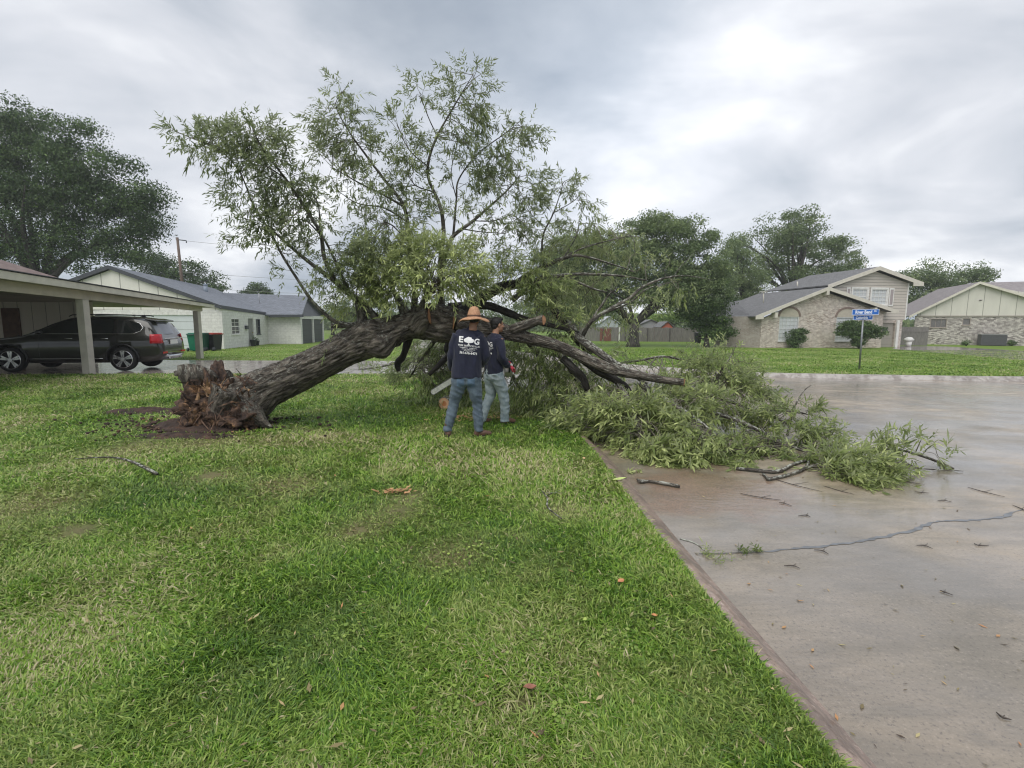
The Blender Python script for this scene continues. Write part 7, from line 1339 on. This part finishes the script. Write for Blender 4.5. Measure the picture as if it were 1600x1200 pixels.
for hh, sd__ in ((HL, -1), (HR_, 1)):
    mb = MB(); hand(mb, *hh, sd__, 1.1, 1.16); union('glove', mb, fabric('red_glove', (.42, .02, .045), (.62, .05, .08), 20, .002, .6), P2, .0055, 1)
mb = MB(); T_ = [(0, -.02, .80, .185), (0, -.02, .84, .188), (0, -.02, .96, .182), (0, -.015, 1.10, .182), (0, -.005, 1.25, .196), (0, 0, 1.34, .185), (0, .0, 1.39, .14), (0, .005, 1.435, .068)]; c_ = crom(T_, 4); mb.tube([Vector(q[:3]) for q in c_], [q[3] for q in c_], 36, True); mb.v = [(x, y * .68, z) for x, y, z in mb.v]
seg(mb, [(-.14, 0, 1.355, .075), (-.20, 0, 1.24, .066), (-.23, .01, 1.09, .062), (-.18, .09, 1.03, .056), (-.105, .175, .995, .042)], 20); seg(mb, [(.14, 0, 1.355, .075), (.205, -.01, 1.24, .066), (.24, -.02, 1.09, .062), (.20, .07, 1.0, .056), (.135, .155, .935, .042)], 20); mb.cap((-.13, 0, 1.375), .055, (.13, 0, 1.375), .055)
sh2 = union('shirt', mb, M_navy, P2, .008, 2, cloth(.013, 13, (10, 6, 5))); shirt_print(sh2, P2, (-.13, -.4, 1.07), (1, 0, 0), (0, 0, 1), (0, 1, 0), .26)
mb = MB(); seg(mb, [(0, -.015, .89, .13), (0, -.02, .84, .15), (0, -.02, .79, .155)], 26); mb.v = [(x, y * .78, z) for x, y, z in mb.v]
seg(mb, [(-.085, -.02, .83, .11), (-.09, -.02, .70, .104), (-.09, -.02, .55, .086), (-.09, -.025, .46, .078), (-.095, -.11, .28, .074), (-.10, -.18, .10, .070), (-.10, -.185, .05, .073)], 22); seg(mb, [(.085, -.02, .83, .11), (.095, .02, .70, .104), (.105, .08, .55, .086), (.11, .10, .46, .078), (.105, .12, .28, .075), (.10, .13, .10, .071), (.10, .13, .045, .075)], 22); mb.ell((-.06, -.058, .77), (.09, .08, .09), 16, 12); mb.ell((.06, -.058, .77), (.09, .08, .09), 16, 12)
tr2 = union('trousers', mb, M_jean2, P2, .008, 2, cloth(.014, 19, (4, 4, 12)))
for an, d in (((-.10, -.185, .10), (-.1, 1)), ((.10, .13, .10), (.1, 1))):
    mb = MB(); so_ = MB(); boot(mb, so_, None, an, d); bo_ = union('boot', mb, M_boot, P2, .007, 2); so2 = so_.build('sole', M_sole); so2.parent = bo_
# ---- chainsaws, each a thing of its own
M_or = paint('saw_orange', (.75, .16, .02), .4, .1, 12); M_bar = paint('saw_bar', (.50, .50, .47), .35, .25, 30, .6); M_sw = paint('saw_white', (.62, .60, .56), .5, .1, 12)
def chainsaw(label, cover=M_or):
    root = empty('chainsaw', (0, 0, 0), label, 'chainsaw', 'chainsaws held by the two men'); mb = MB(); mb.poly([(-.16, -.06, -.06), (.12, -.06, -.07), (.15, -.06, .0), (.10, -.06, .09), (-.05, -.06, .12), (-.15, -.06, .08)], (0, .13, 0)); loc_build(mb, 'motor_housing', cover, root, False, .015)
    mb = MB(); mb.poly([(.02, -.085, -.055), (.17, -.085, -.04), (.17, -.085, .03), (.03, -.085, .06)], (0, .024, 0)); loc_build(mb, 'clutch_cover', M_sw, root, False, .008)
    mb = MB(); mb.tube([(-.13, 0, .06), (-.22, 0, .06), (-.29, 0, .02), (-.29, 0, -.04), (-.2, 0, -.06), (-.14, 0, -.05)], .016, 8); mb2 = MB(); mb2.tube([(.06, .09, -.05), (.05, .11, .06), (.03, .07, .17), (.02, -.05, .17), (.03, -.08, .07)], .013, 8); loc_build(mb, 'rear_handle', M_blk, root); loc_build(mb2, 'front_handle', M_blk, root)
    mb = MB(); mb.poly([(.11, -.05, .13), (.13, -.05, .21), (.145, .06, .21), (.125, .06, .13)], (.012, 0, 0)); loc_build(mb, 'hand_guard', M_blk, root, False)
    mb = MB(); o_ = [(.12, -.036)] + [(.62 + .036 * math.cos(a), .036 * math.sin(a)) for a in np.linspace(-1.57, 1.57, 12)] + [(.12, .036)]; mb.poly([(x, -.074, z) for x, z in o_], (0, .006, 0)); br = loc_build(mb, 'guide_bar', M_bar, root, False)
    mb = MB(); o2_ = [(.12, -.036)] + [(.62 + .036 * math.cos(a), .036 * math.sin(a)) for a in np.linspace(-1.57, 1.57, 14)] + [(.12, .036)]; mb.tube([(x, -.071, z * 1.12) for x, z in o2_], .006, 5); loc_build(mb, 'chain', paint('chain', (.12, .12, .12), .4, .3, 60, .8), br, False); return root
def orient(root, origin, xdir, updir=(0, 0, 1)):
    x = Vector(xdir).normalized(); u = Vector(updir); y = u.cross(x).normalized(); z = x.cross(y); root.matrix_world = Matrix.Translation(Vector(origin)) @ Matrix((x, y, z)).transposed().to_4x4()
tip = P(671, 616.5, 7.22); rootb = P(712, 591, 7.2); xd = (tip - rootb).normalized(); s1_ = chainsaw('chainsaw held low by the hatted man, its bare bar pointing down left', M_or); orient(s1_, tip - xd * .655 + Vector((0, .075, 0)), xd)
s2_ = chainsaw('chainsaw with pale housing held at the waist in red gloves', M_sw); orient(s2_, P2.location + Vector((.22, .24, .83)), (-.05, .9, -.30))
# ================================================================ DAMP AIR
mb = MB(); mb.box(-75, 95, -12, 140, -1.6, 24); hz = mb.build('haze', bpy.data.materials.new('haze')); hz['kind'] = 'stuff'
hm = hz.data.materials[0]; hm.use_nodes = True; hm.node_tree.nodes.clear(); ho = hm.node_tree.nodes.new('ShaderNodeOutputMaterial'); hv = hm.node_tree.nodes.new('ShaderNodeVolumePrincipled'); hm.node_tree.links.new(hv.outputs[0], ho.inputs['Volume'])
hv.inputs['Color'].default_value = (.92, .95, .98, 1); hv.inputs['Density'].default_value = .0009; hv.inputs['Anisotropy'].default_value = .2
